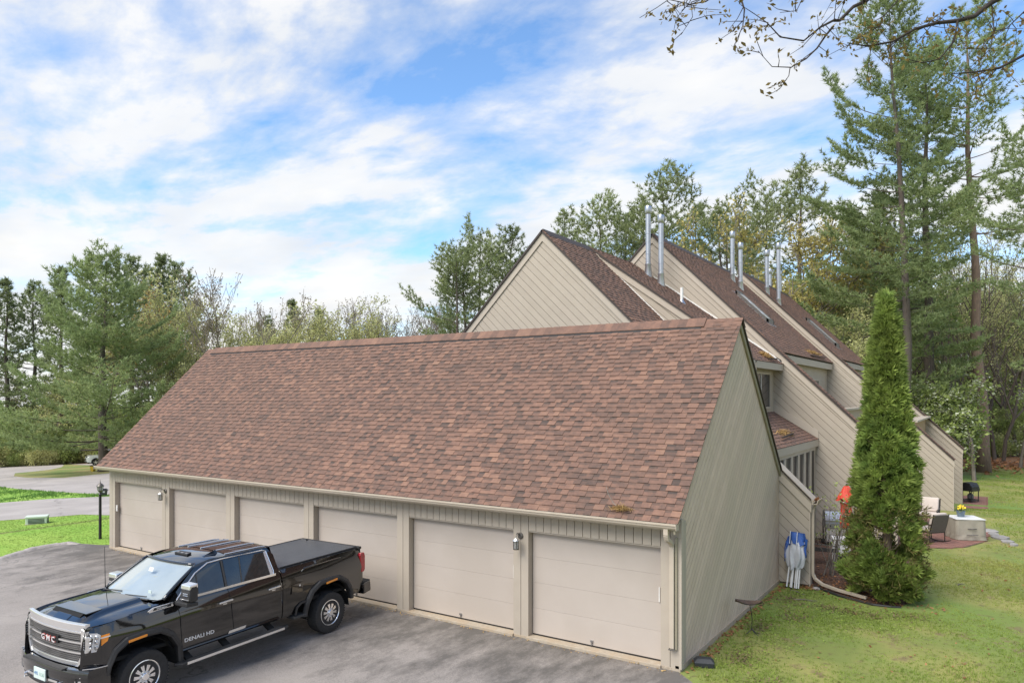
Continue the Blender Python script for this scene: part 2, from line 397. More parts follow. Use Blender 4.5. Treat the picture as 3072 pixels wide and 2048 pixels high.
# the drive in front of the garage
drive = P_((-900, 1905), (-300, 1745), (0, 1676), (102, 1644), (165, 1634), (204, 1629), (245, 1630), (300, 1634)) + [(-19.6, .35), (-.02, .35), (-.02, -.02), (.35, -.35), (.75, -.9), (1.2, -2.2), (1.7, -4.5), (2.0, -9), (2.2, -25), (-45, -25)]
sheet('driveway', drive, .008, 'asphalt', .8)
# lush lawn left of the garage
lawn = P_((-900, 1905), (-300, 1745), (0, 1676), (102, 1644), (165, 1634), (204, 1629), (245, 1630), (300, 1634)) + [(-19.6, .3), (-19.6, 8), (-27, 6)] + P_((325, 1545), (245, 1543), (145, 1551), (0, 1561), (-400, 1590), (-900, 1640))
sheet('lawn', lawn, .004, 'lawn_lush', 1.2)
road1 = P_((325, 1545), (245, 1543), (145, 1551), (0, 1561), (-400, 1590), (-900, 1640), (-900, 1545), (-400, 1521), (0, 1508), (150, 1496), (325, 1489), (500, 1485), (520, 1535))
sheet('road', road1, .012, 'road', 2.)
strip = P_((-900, 1545), (-400, 1521), (0, 1508), (150, 1496), (240, 1492), (325, 1489), (345, 1484), (290, 1482), (150, 1474), (70, 1468), (0, 1460), (-400, 1446), (-900, 1440))
sheet('grass_verge', strip, .012, 'lawn_lush', 2.)
road2 = P_((345, 1484), (290, 1482), (150, 1474), (70, 1468), (0, 1460), (-400, 1446), (-900, 1440), (-900, 1378), (-400, 1380), (0, 1384), (100, 1385), (165, 1388), (192, 1394), (185, 1401), (150, 1408), (90, 1415), (45, 1419), (42, 1428), (80, 1432), (190, 1433), (325, 1419), (420, 1410), (560, 1450))
sheet('road', road2, .014, 'road', 2.5)
isl = P_((192, 1394), (185, 1401), (150, 1408), (90, 1415), (45, 1419), (42, 1428), (80, 1432), (190, 1433), (325, 1419), (420, 1410), (420, 1392), (300, 1391))
sheet('grass_verge', isl, .012, 'verge', 2.)
lane = P_((170, 1390), (300, 1397), (420, 1400), (420, 1392), (300, 1390), (200, 1387))
sheet('road', lane, .016, 'road', 2.)
# asphalt berm along the drive
kp = P_((-300, 1747), (0, 1678), (52, 1661), (102, 1646), (165, 1635), (204, 1630), (236, 1631))
b = B()
pts = []
for i in range(len(kp)-1):
    for k in range(6):
        f = k/6; pts.append((kp[i][0]*(1-f)+kp[i+1][0]*f, kp[i][1]*(1-f)+kp[i+1][1]*f))
pts.append(kp[-1])
rows = []
for i, q in enumerate(pts):
    a_, c_ = pts[max(i-1, 0)], pts[min(i+1, len(pts)-1)]; d = Vector((c_[0]-a_[0], c_[1]-a_[1])).normalized(); nrm = Vector((-d.y, d.x))
    hgt = (.065+random.uniform(-.012, .012))*min(1, (len(pts)-i)/6); w = .16+random.uniform(-.02, .02)
    rows.append([(q[0]+nrm.x*s*w, q[1]+nrm.y*s*w, g(*q)+h_) for s, h_ in ((-1., -.01), (-.6, hgt*.8), (0, hgt), (.6, hgt*.85), (1., -.01))])
for i in range(len(rows)-1):
    b.add(rows[i]+rows[i+1], [(k, k+1, 6+k, 5+k) for k in range(4)])
mat('berm', (.42, .38, .35), (.30, .27, .25), scale=9, rough=.95, bump=.6, bscale=40)
tag(obj('kerb', b, 'berm', smooth='all', fixn=True), kind='structure')
# woodland floor
sheet('forest_floor', [gz(2820, 61)[:2], gz(2900, 63)[:2], gz(2990, 62)[:2], gz(3200, 60)[:2], gz(3900, 60)[:2], (150, 40), (220, 300), (-60, 300), (-40, 60), (-12, 52)], .03, 'litter', 4.)
sheet('forest_floor', [gz(-900, 97)[:2], gz(-200, 91)[:2], gz(100, 88)[:2], gz(230, 87)[:2], gz(420, 88)[:2], gz(700, 80)[:2], (-60, 60), (-40, 60), (-60, 300), (-300, 300), (-420, 60), (-240, -60)], .03, 'litter', 6.)
# mulch bed between house and lawn
bed = [(-.35, 7.7), (.55, 7.75), (.95, 7.35), (1.5, 6.9), (2.3, 6.5), (2.85, 6.6), (3.05, 7.2), (2.95, 8.6), (2.7, 14.0), (-.35, 14.1)]
sheet('mulch_bed', bed, .012, 'mulch', .5)

# ================================================================ SHINGLES
SHC = [(0., (.066, .049, .041)), (.35, (.128, .078, .059)), (.7, (.202, .112, .079)), (1., (.258, .148, .10))]
m, t, p, vec = special('shingle'); p.inputs['Roughness'].default_value = .9
at = t.nodes.new('ShaderNodeAttribute'); at.attribute_name = 'tone'
c = t.nodes.new('ShaderNodeValToRGB'); e = c.color_ramp.elements
for k_, (q, cc) in enumerate(SHC):
    if k_ > 1: e.new(.5)
for el, (q, cc) in zip(e, SHC): el.position = q; el.color = (*cc, 1)
tt = math_(t, 'ADD', at.outputs['Fac'], math_(t, 'MULTIPLY', math_(t, 'SUBTRACT', noise(t, vec, 7., 5, .7), .5), 1.1))
t.links.new(tt, c.inputs[0])
cc = mixc(t, ramp(t, noise(t, vec, .5, 4), [(.40, 0.), (.66, .35)]), c.outputs[0], (.118, .075, .056))
t.links.new(cc, p.inputs['Base Color']); bumpto(t, p, noise(t, vec, 130, 3), .5, .006)
CAMV = Vector((4.57, -12.39, 4.9))
def shingle_roof(parent, O, a, s, La, Ls, nind=0, expo=.142, hmask=None, a0=None):
    """courses of shingles; O = eave start, a = along the eave, s = up the slope"""
    O, a, s = Vector(O), Vector(a).normalized(), Vector(s).normalized(); n = a.cross(s)
    if n.z < 0: n = -n
    items = []; rows_ = int(Ls/expo)+1
    for r in range(rows_):
        s0 = r*expo; s1 = min(s0+expo+.02, Ls)
        if s1-s0 < .03: continue
        x = -random.uniform(0, .2); hi = random.random() < .5; jog = random.uniform(-.003, .003)
        while x < La:
            w = random.choice((.13, .16, .19, .22, .27)) if hi else random.choice((.12, .15, .18, .24)); x0, x1 = max(0, x), min(La, x+w); x += w
            if x1-x0 < .02: hi = not hi; continue
            if a0:
                lo, hi_ = a0(s0, s1)
                x0, x1 = max(x0, lo), min(x1, hi_)
                if x1-x0 < .02: hi = not hi; continue
            th = (.022 if hi else .012)+random.uniform(-.002, .002)
            tone = min(1, max(0, random.gauss(.60 if hi else .52, .15)))
            items.append((x0+.0015, x1-.0015, s0+jog+random.uniform(-.002, .002), s1, th, tone)); hi = not hi
    def geo(it):
        x0, x1, s0, s1, th, tone = it
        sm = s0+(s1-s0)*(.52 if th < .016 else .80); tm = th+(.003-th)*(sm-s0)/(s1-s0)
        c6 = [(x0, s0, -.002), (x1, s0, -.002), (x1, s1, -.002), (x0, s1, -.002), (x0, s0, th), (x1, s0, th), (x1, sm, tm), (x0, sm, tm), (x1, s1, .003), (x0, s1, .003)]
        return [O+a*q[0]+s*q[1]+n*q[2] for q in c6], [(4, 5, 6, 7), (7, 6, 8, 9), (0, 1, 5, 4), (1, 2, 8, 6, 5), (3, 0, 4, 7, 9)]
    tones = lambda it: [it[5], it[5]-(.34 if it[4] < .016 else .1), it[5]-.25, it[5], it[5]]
    if nind:
        items.sort(key=lambda it: (O+a*it[0]+s*it[2]-CAMV).length)
    big_ = items[:nind]; rest = items[nind:]
    for it in big_:
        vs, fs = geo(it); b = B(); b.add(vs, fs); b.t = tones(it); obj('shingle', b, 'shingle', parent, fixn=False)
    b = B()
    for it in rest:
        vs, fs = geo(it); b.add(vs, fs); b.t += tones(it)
    tag(obj('shingle_courses', b, 'shingle', parent, fixn=False), kind='stuff')

# ================================================================ SIDING
def clip(poly, a, b_, c_):
    """keep a*x+b*y<=c"""
    out = []
    for i in range(len(poly)):
        P, Q = poly[i], poly[(i+1) % len(poly)]; fp = a*P[0]+b_*P[1]-c_; fq = a*Q[0]+b_*Q[1]-c_
        if fp <= 0: out.append(P)
        if (fp < 0 < fq) or (fq < 0 < fp):
            t_ = fp/(fp-fq); out.append((P[0]+(Q[0]-P[0])*t_, P[1]+(Q[1]-P[1])*t_))
    return out
def siding(parent, poly, to3d, nrm, dirv, width, m, gap=.012, th=.018):
    dx, dy = Vector(dirv).normalized(); nx_, ny_ = -dy, dx
    vals = [nx_*q[0]+ny_*q[1] for q in poly]; k0, k1 = min(vals), max(vals); k = k0
    while k < k1:
        pl = clip(clip(poly, nx_, ny_, k+width-gap/2), -nx_, -ny_, -(k+gap/2)); k += width
        if len(pl) < 3: continue
        ar = abs(sum(pl[i][0]*pl[(i+1) % len(pl)][1]-pl[(i+1) % len(pl)][0]*pl[i][1] for i in range(len(pl))))/2
        if ar < .004: continue
        q = [Vector(to3d(*x)) for x in pl]; n_ = Vector(nrm)*th
        b = B(); b.add([x+n_ for x in q]+q, [tuple(range(len(q)))]+[(i, (i+1) % len(q), len(q)+(i+1) % len(q), len(q)+i) for i in range(len(q))])
        obj('board', b, m, parent)

# ================================================================ GARAGE
GL = 19.28; GD = 7.36; EH = 2.70; RH = 6.64; SL = (RH-EH)/(3.68+.33)
ga = thing('garage', 'long beige six-door garage with steep brown shingle roof behind the pickup', 'garage')
b = B(); b.box(-GL, 0-.02, .30, GD-.02, .02, 2.6); obj('wall_core', b, 'siding_back', ga)
# gable ends
for x0 in (-GL+.02, -.06):
    b = B(); b.prism([(x0, .02, .05), (x0, GD, .05), (x0, GD, 2.88), (x0, 3.68, RH-.1), (x0, .02, EH+.2)], (.04, 0, 0)); w_ = obj('gable_wall', b, 'groove_light', ga)
siding(w_, [(-.0, .1), (GD, .1), (GD, 2.95), (3.68, RH-.12), (0, EH+.32-.03)], lambda y, z: (-.0195, y, z), (1, 0, 0), (1, .985), .145, 'side_siding', gap=.014, th=.006)
b = B(); b.box(-.09, .012, -.0, GD, 0, .10); obj('foundation', b, 'concrete', ga)
# front wall
fb = B(); fb.box(-GL, -.03, .03, .05, 2.2, 2.66); fw = obj('front_wall', fb, 'siding_back', ga)
P0 = -GL; bay = GL/6
posts = []
edges_ = [-19.28, -18.93, -16.27, -15.88, -13.13, -12.75, -9.93, -9.56, -6.76, -6.39, -3.56, -3.19, -.37, 0.]
for i in range(0, 14, 2):
    x0, x1 = edges_[i], edges_[i+1]; nb_ = 2; w = (x1-x0)/nb_
    pb = B(); pb.box(x0+.004, x1-.004, .02, .32, .03, 2.66); obj('post', pb, 'siding', fw)
    for k in range(nb_):
        b = B(); b.box(x0+k*w+.006, x0+(k+1)*w-.006, 0, .022, .05, 2.66); obj('board', b, 'siding', fw)
    b = B(); b.box(x0-.004, x1+.004, -.012, .33, 0, .05); obj('post_base', b, 'concrete', fw)
for i in range(1, 13, 2):
    x0, x1 = edges_[i], edges_[i+1]; nb_ = 16; w = (x1-x0)/nb_
    for k in range(nb_):
        b = B(); b.box(x0+k*w+.006, x0+(k+1)*w-.006, 0, .022, 2.2, 2.66); obj('board', b, 'siding', fw)
    b = B(); b.box(x0, x1, .024, .3, 2.17, 2.2); obj('lintel', b, 'trim', fw)
    # sectional door
    dr = B(); dr.box(x0+.01, x1-.01, .185, .20, .09, 2.19); dr = obj('garage_door', dr, 'door_paint', ga)
    hp = (2.17-.09)/4
    for k in range(4):
        b = B(); b.box(x0+.012, x1-.012, .155, .184, .09+k*hp+.0012, .09+(k+1)*hp-.0012); obj('panel', b, 'door_paint', dr, bevel=.002)
    b = B(); b.box(x0+.012, x1-.012, .15, .19, .065, .088); obj('bottom_seal', b, 'black_metal', dr)
    hx = (x0+x1)/2-.05; b = B(); b.box(hx-.025, hx+.025, .12, .154, .16, .19); b.box(hx-.012, hx+.012, .125, .15, .10, .16); obj('handle', b, 'steel', dr)
    b = B(); b.box(x1-.085, x1-.065, .13, .154, 1.15, 1.42); obj('side_seal', b, 'white_plastic', dr)
    b = B(); b.box(x0-.02, x1+.02, -.06, .28, .0, .062); obj('threshold', b, 'concrete', ga, bevel=.01)
# corner board right + soffit/fascia
b = B(); b.box(-.02, .028, -.004, .10, .05, 2.72); obj('corner_board', b, 'trim', ga)
b = B(); b.box(-GL, 0, -.25, 0.02, 2.645, 2.675); obj('soffit', b, 'trim', ga)
b = B(); b.box(-GL-.1, 0.03, -.275, -.252, 2.55, 2.71); obj('fascia', b, 'trim', ga)
# roof slabs
def slab(name, parent, p1, p2, p3, p4, th, m):
    q = [Vector(x) for x in (p1, p2, p3, p4)]; n = (q[1]-q[0]).cross(q[3]-q[0]).normalized()
    if n.z > 0: n = -n
    b = B(); b.prism(q, n*th); return obj(name, b, m, parent)
rf = slab('roof', ga, (-GL-.14, -.33, EH), (.07, -.33, EH), (.07, 3.68, RH), (-GL-.14, 3.68, RH), .03, 'drip_edge')
rs = (0, 4.01, RH-EH); rlen = Vector(rs).length
slab('roof_back', ga, (-GL-.14, 3.685, RH), (.07, 3.685, RH), (.07, 7.66, RH-3.975*SL), (-GL-.14, 7.66, RH-3.975*SL), .03, 'drip_edge')
shingle_roof(rf, (-GL-.16, -.345, EH-.012), (1, 0, 0), rs, GL+.25, rlen, nind=300)
# rake boards on the right gable: trim board, dark drip edge
for sgn, y0 in ((1, -.33), (-1, 7.66)):
    z0 = EH if sgn > 0 else RH-3.975*SL
    for (w0, w1, x0, x1, m_, nm) in ((-.05, -.19, .0, .035, 'trim_dark', 'rake_board'), (.002, -.05, .0, .072, 'drip_edge', 'drip_edge')):
        b = B(); b.prism([(x0, y0, z0+w0), (x0, 3.68, RH+w0), (x0, 3.68, RH+w1), (x0, y0, z0+w1)], (x1-x0, 0, 0)); obj(nm, b, m_, ga)
# ridge vent and caps
b = B(); b.prism([(-GL+.25, 3.462, RH-.215), (-GL+.25, 3.468, RH-.17), (-GL+.25, 3.68, RH+.03), (-GL+.25, 3.892, RH-.17), (-GL+.25, 3.898, RH-.215)], (GL-1.05, 0, 0)); obj('ridge_vent', b, 'black_metal', ga)
x = -GL-.14
while x < .06:
    w = .21; x1 = min(x+w, .085); up = .022 if -GL+.2 < x < -.85 else -.02
    for sg in (-1, 1):
        b = B(); yo = 3.68+sg*.208; zo = RH-.165+up
        b.add([(x+.002, 3.68, RH+.045+up), (x1, 3.68, RH+.035+up), (x1, yo, zo), (x+.002, yo, zo+.008), (x+.002, 3.68, RH+.02+up), (x1, 3.68, RH+.015+up), (x1, yo, zo-.012), (x+.002, yo, zo-.01)], [(0, 1, 2, 3), (3, 2, 6, 7), (0, 3, 7, 4), (1, 2, 6, 5)], min(1, max(0, random.gauss(.6, .15))))
        obj('ridge_cap', b, 'shingle', ga)
    x += w
# gutter: K profile, hangers, downspout
gpf = [(-.29, 2.70), (-.29, 2.585), (-.36, 2.585), (-.395, 2.62), (-.405, 2.66), (-.42, 2.665), (-.42, 2.70), (-.41, 2.70), (-.41, 2.675), (-.395, 2.672), (-.38, 2.63), (-.355, 2.60), (-.30, 2.60), (-.30, 2.70)]
b = B(); b.prism([(-GL-.16, y, z) for y, z in gpf], (GL+.24, 0, 0)); gt = obj('gutter', b, 'gutter', ga)
b = B(); b.box(.075, .082, -.42, -.285, 2.585, 2.70); b.box(-GL-.165, -GL-.158, -.42, -.285, 2.585, 2.70); obj('end_cap', b, 'gutter', gt)
for k in range(32):
    xx = -GL+.3+k*.61; b = B(); b.box(xx, xx+.025, -.412, -.29, 2.695, 2.702); obj('hanger', b, 'bronze', gt)
ds = B()
path = [(-.13, -.34, 2.60), (-.13, -.34, 2.48), (-.13, -.30, 2.40), (-.13, -.12, 2.32), (-.13, -.055, 2.24), (-.13, -.055, .42)]
for i in range(len(path)-1): ds.bar(path[i], path[i+1], .085, .065, up=(0, 1, .3))
d_ = obj('downspout', ds, 'gutter', ga, bevel=.008)
b = B(); b.tube([(-.175, -.02, .43), (-.175, -.10, .40), (-.085, -.10, .40), (-.085, -.02, .43)], .012, 6); obj('bracket', b, 'bronze', d_)
b = B(); b.box(-.075, -.045, -.05, 0, .4, 2.4); obj('cable_cover', b, 'trim_dark', ga)
# left key pad
b = B(); b.box(-18.935, -18.86, .03, .06, 1.22, 1.42); kp_ = obj('keypad', b, 'white_plastic', ga, bevel=.012)
b = B(); b.box(-18.925, -18.87, .024, .031, 1.24, 1.36); obj('cover', b, 'white_plastic', kp_, bevel=.004)

# ================================================================ TOWNHOUSES
SLP = .985
def rake_trim(parent, pts, y, w=.22, th=.035, m='trim'):
    """fascia board below a rake polyline (x,z) on a wall facing -Y"""
    for i in range(len(pts)-1):
        (x0, z0), (x1, z1) = pts[i], pts[i+1]; L_ = math.hypot(x1-x0, z1-z0); k = w*L_/abs(x1-x0) if abs(x1-x0) > .01 else 0
        b = B(); b.prism([(x0, y, z0-.04), (x1, y, z1-.04), (x1, y, z1-.04-k), (x0, y, z0-.04-k)], (0, -th, 0)); obj('rake_board', b, m, parent)
        b = B(); b.prism([(x0, y-.07, z0+.012), (x1, y-.07, z1+.012), (x1, y-.07, z1-.045), (x0, y-.07, z0-.045)], (0, .1, 0)); obj('drip_edge', b, 'drip_edge', parent)
def gable(parent, Y, px, ph, xr, xl, width=.2, zg=0.):
    zr = ph-(xr-px)*SLP; zl = ph-(px-xl)*SLP
    poly = [(xl, zg), (xr, zg), (xr, zr), (px, ph), (xl, zl)]
    b = B(); b.prism([(x, Y+.02, z) for x, z in poly], (0, .2, 0)); w_ = obj('gable_wall', b, 'siding_back', parent)
    siding(w_, [(xl, zg+.05), (xr, zg+.05), (xr, zr-.04), (px, ph-.04), (xl, zl-.04)], lambda x, z: (x, Y+.019, z), (0, -1, 0), (1, -.955), width, 'siding')
    rake_trim(w_, [(xl-.1, zl-.1), (px, ph), (xr+.06, zr-.06)], Y)
    b = B(); b.box(xr-.0, xr+.03, Y-.01, Y+.22, zg, zr-.3); obj('corner_board', b, 'trim', w_)
    return w_
def xwall(parent, X, y0, y1, z0, z1, m='siding', w=.16, nm='side_wall'):
    """wall facing +X with vertical boards"""
    b = B(); b.box(X-.12, X-.02, y0, y1, z0, z1); o = obj(nm, b, 'siding_back', parent)
    n = max(1, round((y1-y0)/w)); w = (y1-y0)/n
    for k in range(n):
        b = B(); b.box(X-.019, X, y0+k*w+.004, y0+(k+1)*w-.004, z0, z1); obj('board', b, m, o)
    return o
def xroof(parent, xa, za, xb, zb, y0, y1, nm='roof', nind=0, th=.06):
    """roof plane falling towards +X from (xa,za) to (xb,zb)"""
    r = slab(nm, parent, (xa, y0, za), (xb, y0, zb), (xb, y1, zb), (xa, y1, za), th, 'drip_edge')
    s = (xa-xb, 0, za-zb); shingle_roof(r, (xb+.02, y0, zb-.012), (0, 1, 0), s, y1-y0, Vector(s).length, nind=nind)
    return r
def ridge(parent, px, ph, y0, y1):
    b = B(); b.prism([(px-.22, y0, ph-.19), (px-.2, y0, ph-.16), (px, y0, ph+.05), (px+.2, y0, ph-.16), (px+.22, y0, ph-.19), (px, y0, ph+.0)], (0, y1-y0, 0)); obj('ridge_vent', b, 'drip_edge', parent)
def pipe(parent, x, y, z, h, r=.098, capw=1.32, rust=False):
    b = B(); b.lathe([(r, 0), (r, h)], 16, (x, y, z)); o = obj('chimney_pipe', b, 'galv', parent, smooth=True)
    b = B(); b.lathe([(r*2.0, -.3), (r*1.15, .42), (r*1.25, .44), (r*1.25, .50), (r*1.02, .52)], 16, (x, y, z)); obj('flashing', b, 'galv', o, smooth=True)
    b = B(); b.lathe([(r*1.05, h-.02), (r*capw, h+.02), (r*capw, h+.27), (r*capw*.9, h+.3), (.001, h+.32)], 16, (x, y, z)); obj('cap', b, 'steel', o, smooth=True)
    for k in (.36, .68):
        b = B(); b.lathe([(r*1.005, h*k-.02), (r*1.06, h*k-.015), (r*1.06, h*k+.015), (r*1.005, h*k+.02)], 16, (x, y, z)); obj('seam_band', b, 'steel', o, smooth=True)
    return o
# ---- first unit, behind the garage
Y1, X1, H1 = 7.42, -7.3, 10.24
u1 = thing('townhouse', 'beige townhouse whose big triangular gable rises right behind the garage ridge', 'house', (-7.3, Y1, 0), group='stepped townhouses')
gable(u1, Y1, X1, H1, .73, -15.2, .2)
b = B(); b.box(-15.0, -2.2, Y1+.3, 14.1, 0, 4.7); obj('wall_core', b, 'siding_back', u1)
DS = .713
xroof(u1, X1, H1, -1.9, H1-5.4*SLP, Y1-.08, 10.62, nind=240)
xroof(u1, X1+.02, H1+.03, -1.45, H1-(5.85)*DS, 10.58, 14.2, 'dormer_roof', nind=60)
slab('roof_back', u1, (X1, Y1-.08, H1), (X1, 14.2, H1), (-15.4, 14.2, H1-8.1*SLP), (-15.4, Y1-.08, H1-8.1*SLP), .06, 'drip_edge')
ridge(u1, X1, H1, Y1+.0, 14.0)
# strip of roof over the low wall beside the garage
sr = slab('low_roof', u1, (-2.2, Y1-.06, H1-5.1*SLP+.03), (.88, Y1-.06, H1-8.18*SLP+.03), (.88, Y1+.42, H1-8.18*SLP+.03), (-2.2, Y1+.42, H1-5.1*SLP+.03), .07, 'trim')
b = B(); b.prism([(.80, Y1-.06, 2.14), (.93, Y1-.06, 2.14), (.97, Y1-.06, 2.26), (.95, Y1-.06, 2.26), (.915, Y1-.06, 2.16), (.815, Y1-.06, 2.16), (.80, Y1-.06, 2.26)], (0, .5, 0)); gt2 = obj('gutter', b, 'gutter', u1)
b = B(); path = [(.87, Y1+.12, 2.16), (.82, Y1+.12, 2.02), (.80, Y1+.12, 1.9), (.80, Y1+.12, .32), (.86, Y1+.10, .2), (1.06, Y1-.08, .13), (1.45, Y1-.32, .10), (2.15, Y1-.62, .075)]
for i in range(len(path)-1): b.bar(path[i], path[i+1], .075, .065)
obj('downspout', b, 'gutter', u1, bevel=.006)
# dormer cheek
b = B(); b.prism([(X1+.3, 10.6, H1-.3*SLP), (X1+.3, 10.6, H1-.3*DS), (-1.55, 10.6, H1-5.75*DS-.03), (-1.55, 10.6, H1-5.75*SLP)], (0, .12, 0)); ck = obj('dormer_cheek', b, 'siding_back', u1)
siding(ck, [(X1+.3, H1-.3*SLP), (-1.7, H1-5.6*SLP), (-1.7, H1-5.6*DS-.04), (X1+.3, H1-.3*DS-.02)], lambda x, z: (x, 10.6, z), (0, -1, 0), (1, -.85), .2, 'siding')
rake_trim(ck, [(X1+.45, H1-.45*DS), (-1.42, H1-5.88*DS)], 10.57, .2)
b = B(); b.prism([(X1+.9, 10.575, H1-.9*SLP+.005), (-1.9, 10.575, H1-5.4*SLP+.005), (-1.9, 10.575, H1-5.4*SLP+.06), (X1+.9, 10.575, H1-.9*SLP+.06)], (0, -.012, 0)); obj('flashing', b, 'white_plastic', ck)
b = B(); b.prism([(X1+1., 14.165, H1-1.*DS+.03), (-1.5, 14.165, H1-5.8*DS+.03), (-1.5, 14.165, H1-5.8*DS+.1), (X1+1., 14.165, H1-1*DS+.1)], (0, .03, 0)); obj('flashing', b, 'white_plastic', u1)
# dormer wall, fascia and window
dw = xwall(u1, -1.78, 10.3, 14.2, 4.3, 6.0)
b = B(); b.box(-1.47, -1.44, 10.28, 14.2, 5.83, 6.05); b.box(-1.8, -1.44, 10.27, 10.3, 5.83, 6.03); b.box(-1.8, -1.47, 10.3, 14.2, 5.84, 5.87); obj('fascia', b, 'trim', u1)
def win(parent, X, y0, y1, z0, z1, fr=.07, panes=2, dark='glass_dark'):
    b = B(); b.box(X, X+.05, y0, y1, z1-fr, z1); b.box(X, X+.05, y0, y1, z0, z0+fr); b.box(X, X+.05, y0, y0+fr, z0+fr, z1-fr); b.box(X, X+.05, y1-fr, y1, z0+fr, z1-fr); o = obj('window', b, 'trim', parent)
    w = (y1-y0-2*fr)/panes
    for k in range(panes):
        b = B(); b.box(X+.012, X+.02, y0+fr+k*w+.02, y0+fr+(k+1)*w-.02, z0+fr, z1-fr); obj('pane', b, dark, o)
        if k:
            b = B(); b.box(X, X+.035, y0+fr+k*w-.02, y0+fr+k*w+.02, z0+fr, z1-fr); obj('mullion', b, 'white_plastic', o)
    return o
win(u1, -1.78, 11.2, 13.6, 4.5, 5.75, panes=2)
# lower roof and slotted windows
xroof(u1, -1.85, 4.42, -.30, 3.47, 7.9, 14.2, 'porch_roof', nind=0)
b = B(); b.prism([(-1.9, 14.17, 4.47), (-.28, 14.17, 3.48), (-.28, 14.17, 3.75), (-1.9, 14.17, 4.74)], (0, .03, 0)); obj('apron_board', b, 'trim', u1)
b = B(); b.box(-.31, -.275, 7.9, 14.2, 3.22, 3.45); obj('fascia', b, 'trim', u1)
lw = xwall(u1, -.38, 7.9, 14.2, 0, 3.3)
wb = B(); wb.box(-.38, -.33, 8.4, 13.95, 3.1, 3.2); wb.box(-.38, -.33, 8.4, 13.95, 1.3, 1.4); wo = obj('window', wb, 'trim', u1)
for k in range(6):
    y = 8.5+k*.91
    b = B(); b.box(-.374, -.36, y+.14, y+.80, 1.4, 3.1); obj('pane', b, 'screen', wo)
    b = B(); b.box(-.372, -.31, y-.13, y+.13, 1.4, 3.1); obj('mullion', b, 'trim', wo)
pipe(u1, -6.35, 13.75, 9.55, 2.42); pipe(u1, -5.75, 13.55, 9.1, 2.4)
b = B(); b.lathe([(.055, 0), (.055, .62), (.045, .62), (.045, .55)], 12, (-4.55, 12.5, 8.2)); vp_ = obj('vent_pipe', b, 'pvc', u1, smooth=True)
b = B(); b.lathe([(.17, -.1), (.13, .02), (.07, .1), (.06, .14)], 12, (-4.55, 12.5, 8.25)); obj('boot', b, 'galv', vp_, smooth=True)

# ---- second unit
Y2, X2, H2 = 14.2, -6.37, 11.28
u2 = thing('townhouse', 'beige townhouse with skylight and long diagonal-sided wall sloping down behind the arborvitae', 'house', (X2, Y2, 0), group='stepped townhouses')
gable(u2, Y2, X2, H2, 2.1, -15., .2)
b = B(); b.box(-14.8, -2.0, Y2+.3, 24.5, 0, 4.9); obj('wall_core', b, 'siding_back', u2)
xe = -1.55; xroof(u2, X2, H2, xe, H2-(xe-X2)*SLP, Y2-.08, 24.62, nind=280)
xroof(u2, xe, H2-(xe-X2)*SLP, 2.18, H2-(2.18-X2)*SLP, Y2-.08, Y2+.3, 'wing_roof')
slab('roof_back', u2, (X2, Y2-.08, H2), (X2, 24.6, H2), (-15.2, 24.6, H2-8.83*SLP), (-15.2, Y2-.08, H2-8.83*SLP), .06, 'drip_edge')
ridge(u2, X2, H2, Y2+.05, 24.5)
ez = H2-(xe-X2)*SLP
b = B(); b.box(xe-.03, xe+.0, Y2+.25, 24.6, ez-.34, ez-.08); b.box(xe-.3, xe-.03, Y2+.25, 24.6, ez-.32, ez-.29); obj('fascia', b, 'trim', u2)
xwall(u2, -1.8, Y2+.25, 24.6, 3.2, ez-.1)
win(u2, -1.8, 19.6, 22.4, 4.6, 5.7)
xwall(u2, -.2, Y2+.25, 24.6, 0, 4.38, nm='parapet_wall')
b = B(); b.box(-.36, .02, Y2+.25, 24.55, 4.38, 4.46); obj('parapet_cap', b, 'trim', u2)
b = B(); b.box(-1.8, -.3, Y2+.25, 24.6, 3.1, 3.2); obj('deck', b, 'trim_dark', u2)
pipe(u2, -5.52, 21.95, 10.25, 2.2); pipe(u2, -5.04, 21.6, 9.8, 2.0)
def skylight(parent, px, ph, x0, x1, y0, y1):
    f = lambda x, d: ph-(x-px)*SLP+d
    o = None
    b = B(); b.prism([(x0, y0, f(x0, .02)), (x1, y0, f(x1, .02)), (x1, y0, f(x1, .17)), (x0, y0, f(x0, .17))], (0, .09, 0)); b.prism([(x0, y1-.09, f(x0, .02)), (x1, y1-.09, f(x1, .02)), (x1, y1-.09, f(x1, .17)), (x0, y1-.09, f(x0, .17))], (0, .09, 0))
    b.prism([(x1-.07, y0, f(x1-.07, .02)), (x1, y0, f(x1, .02)), (x1, y0, f(x1, .17)), (x1-.07, y0, f(x1-.07, .17))], (0, y1-y0, 0)); b.prism([(x0, y0, f(x0, .02)), (x0+.07, y0, f(x0+.07, .02)), (x0+.07, y0, f(x0+.07, .17)), (x0, y0, f(x0, .17))], (0, y1-y0, 0))
    o = obj('skylight', b, 'bronze', parent)
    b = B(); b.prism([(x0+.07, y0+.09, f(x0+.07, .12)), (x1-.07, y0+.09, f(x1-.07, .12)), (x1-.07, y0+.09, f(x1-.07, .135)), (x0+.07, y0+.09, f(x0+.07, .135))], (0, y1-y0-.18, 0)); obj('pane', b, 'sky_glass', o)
    b = B(); b.prism([(x0-.12, y0-.1, f(x0-.12, .018)), (x1+.12, y0-.1, f(x1+.12, .018)), (x1+.12, y1+.1, f(x1+.12, .018)), (x0-.12, y1+.1, f(x0-.12, .018))], (0, 0, .006)); obj('flashing', b, 'galv', o)
mat('sky_glass', (.72, .74, .76), (.62, .65, .67), scale=2, rough=.05, ior=2.2)  # whitish base colour carries the sky reflection on the skylight panes
skylight(u2, X2, H2, -4.35, -3.0, 18.4, 19.4)
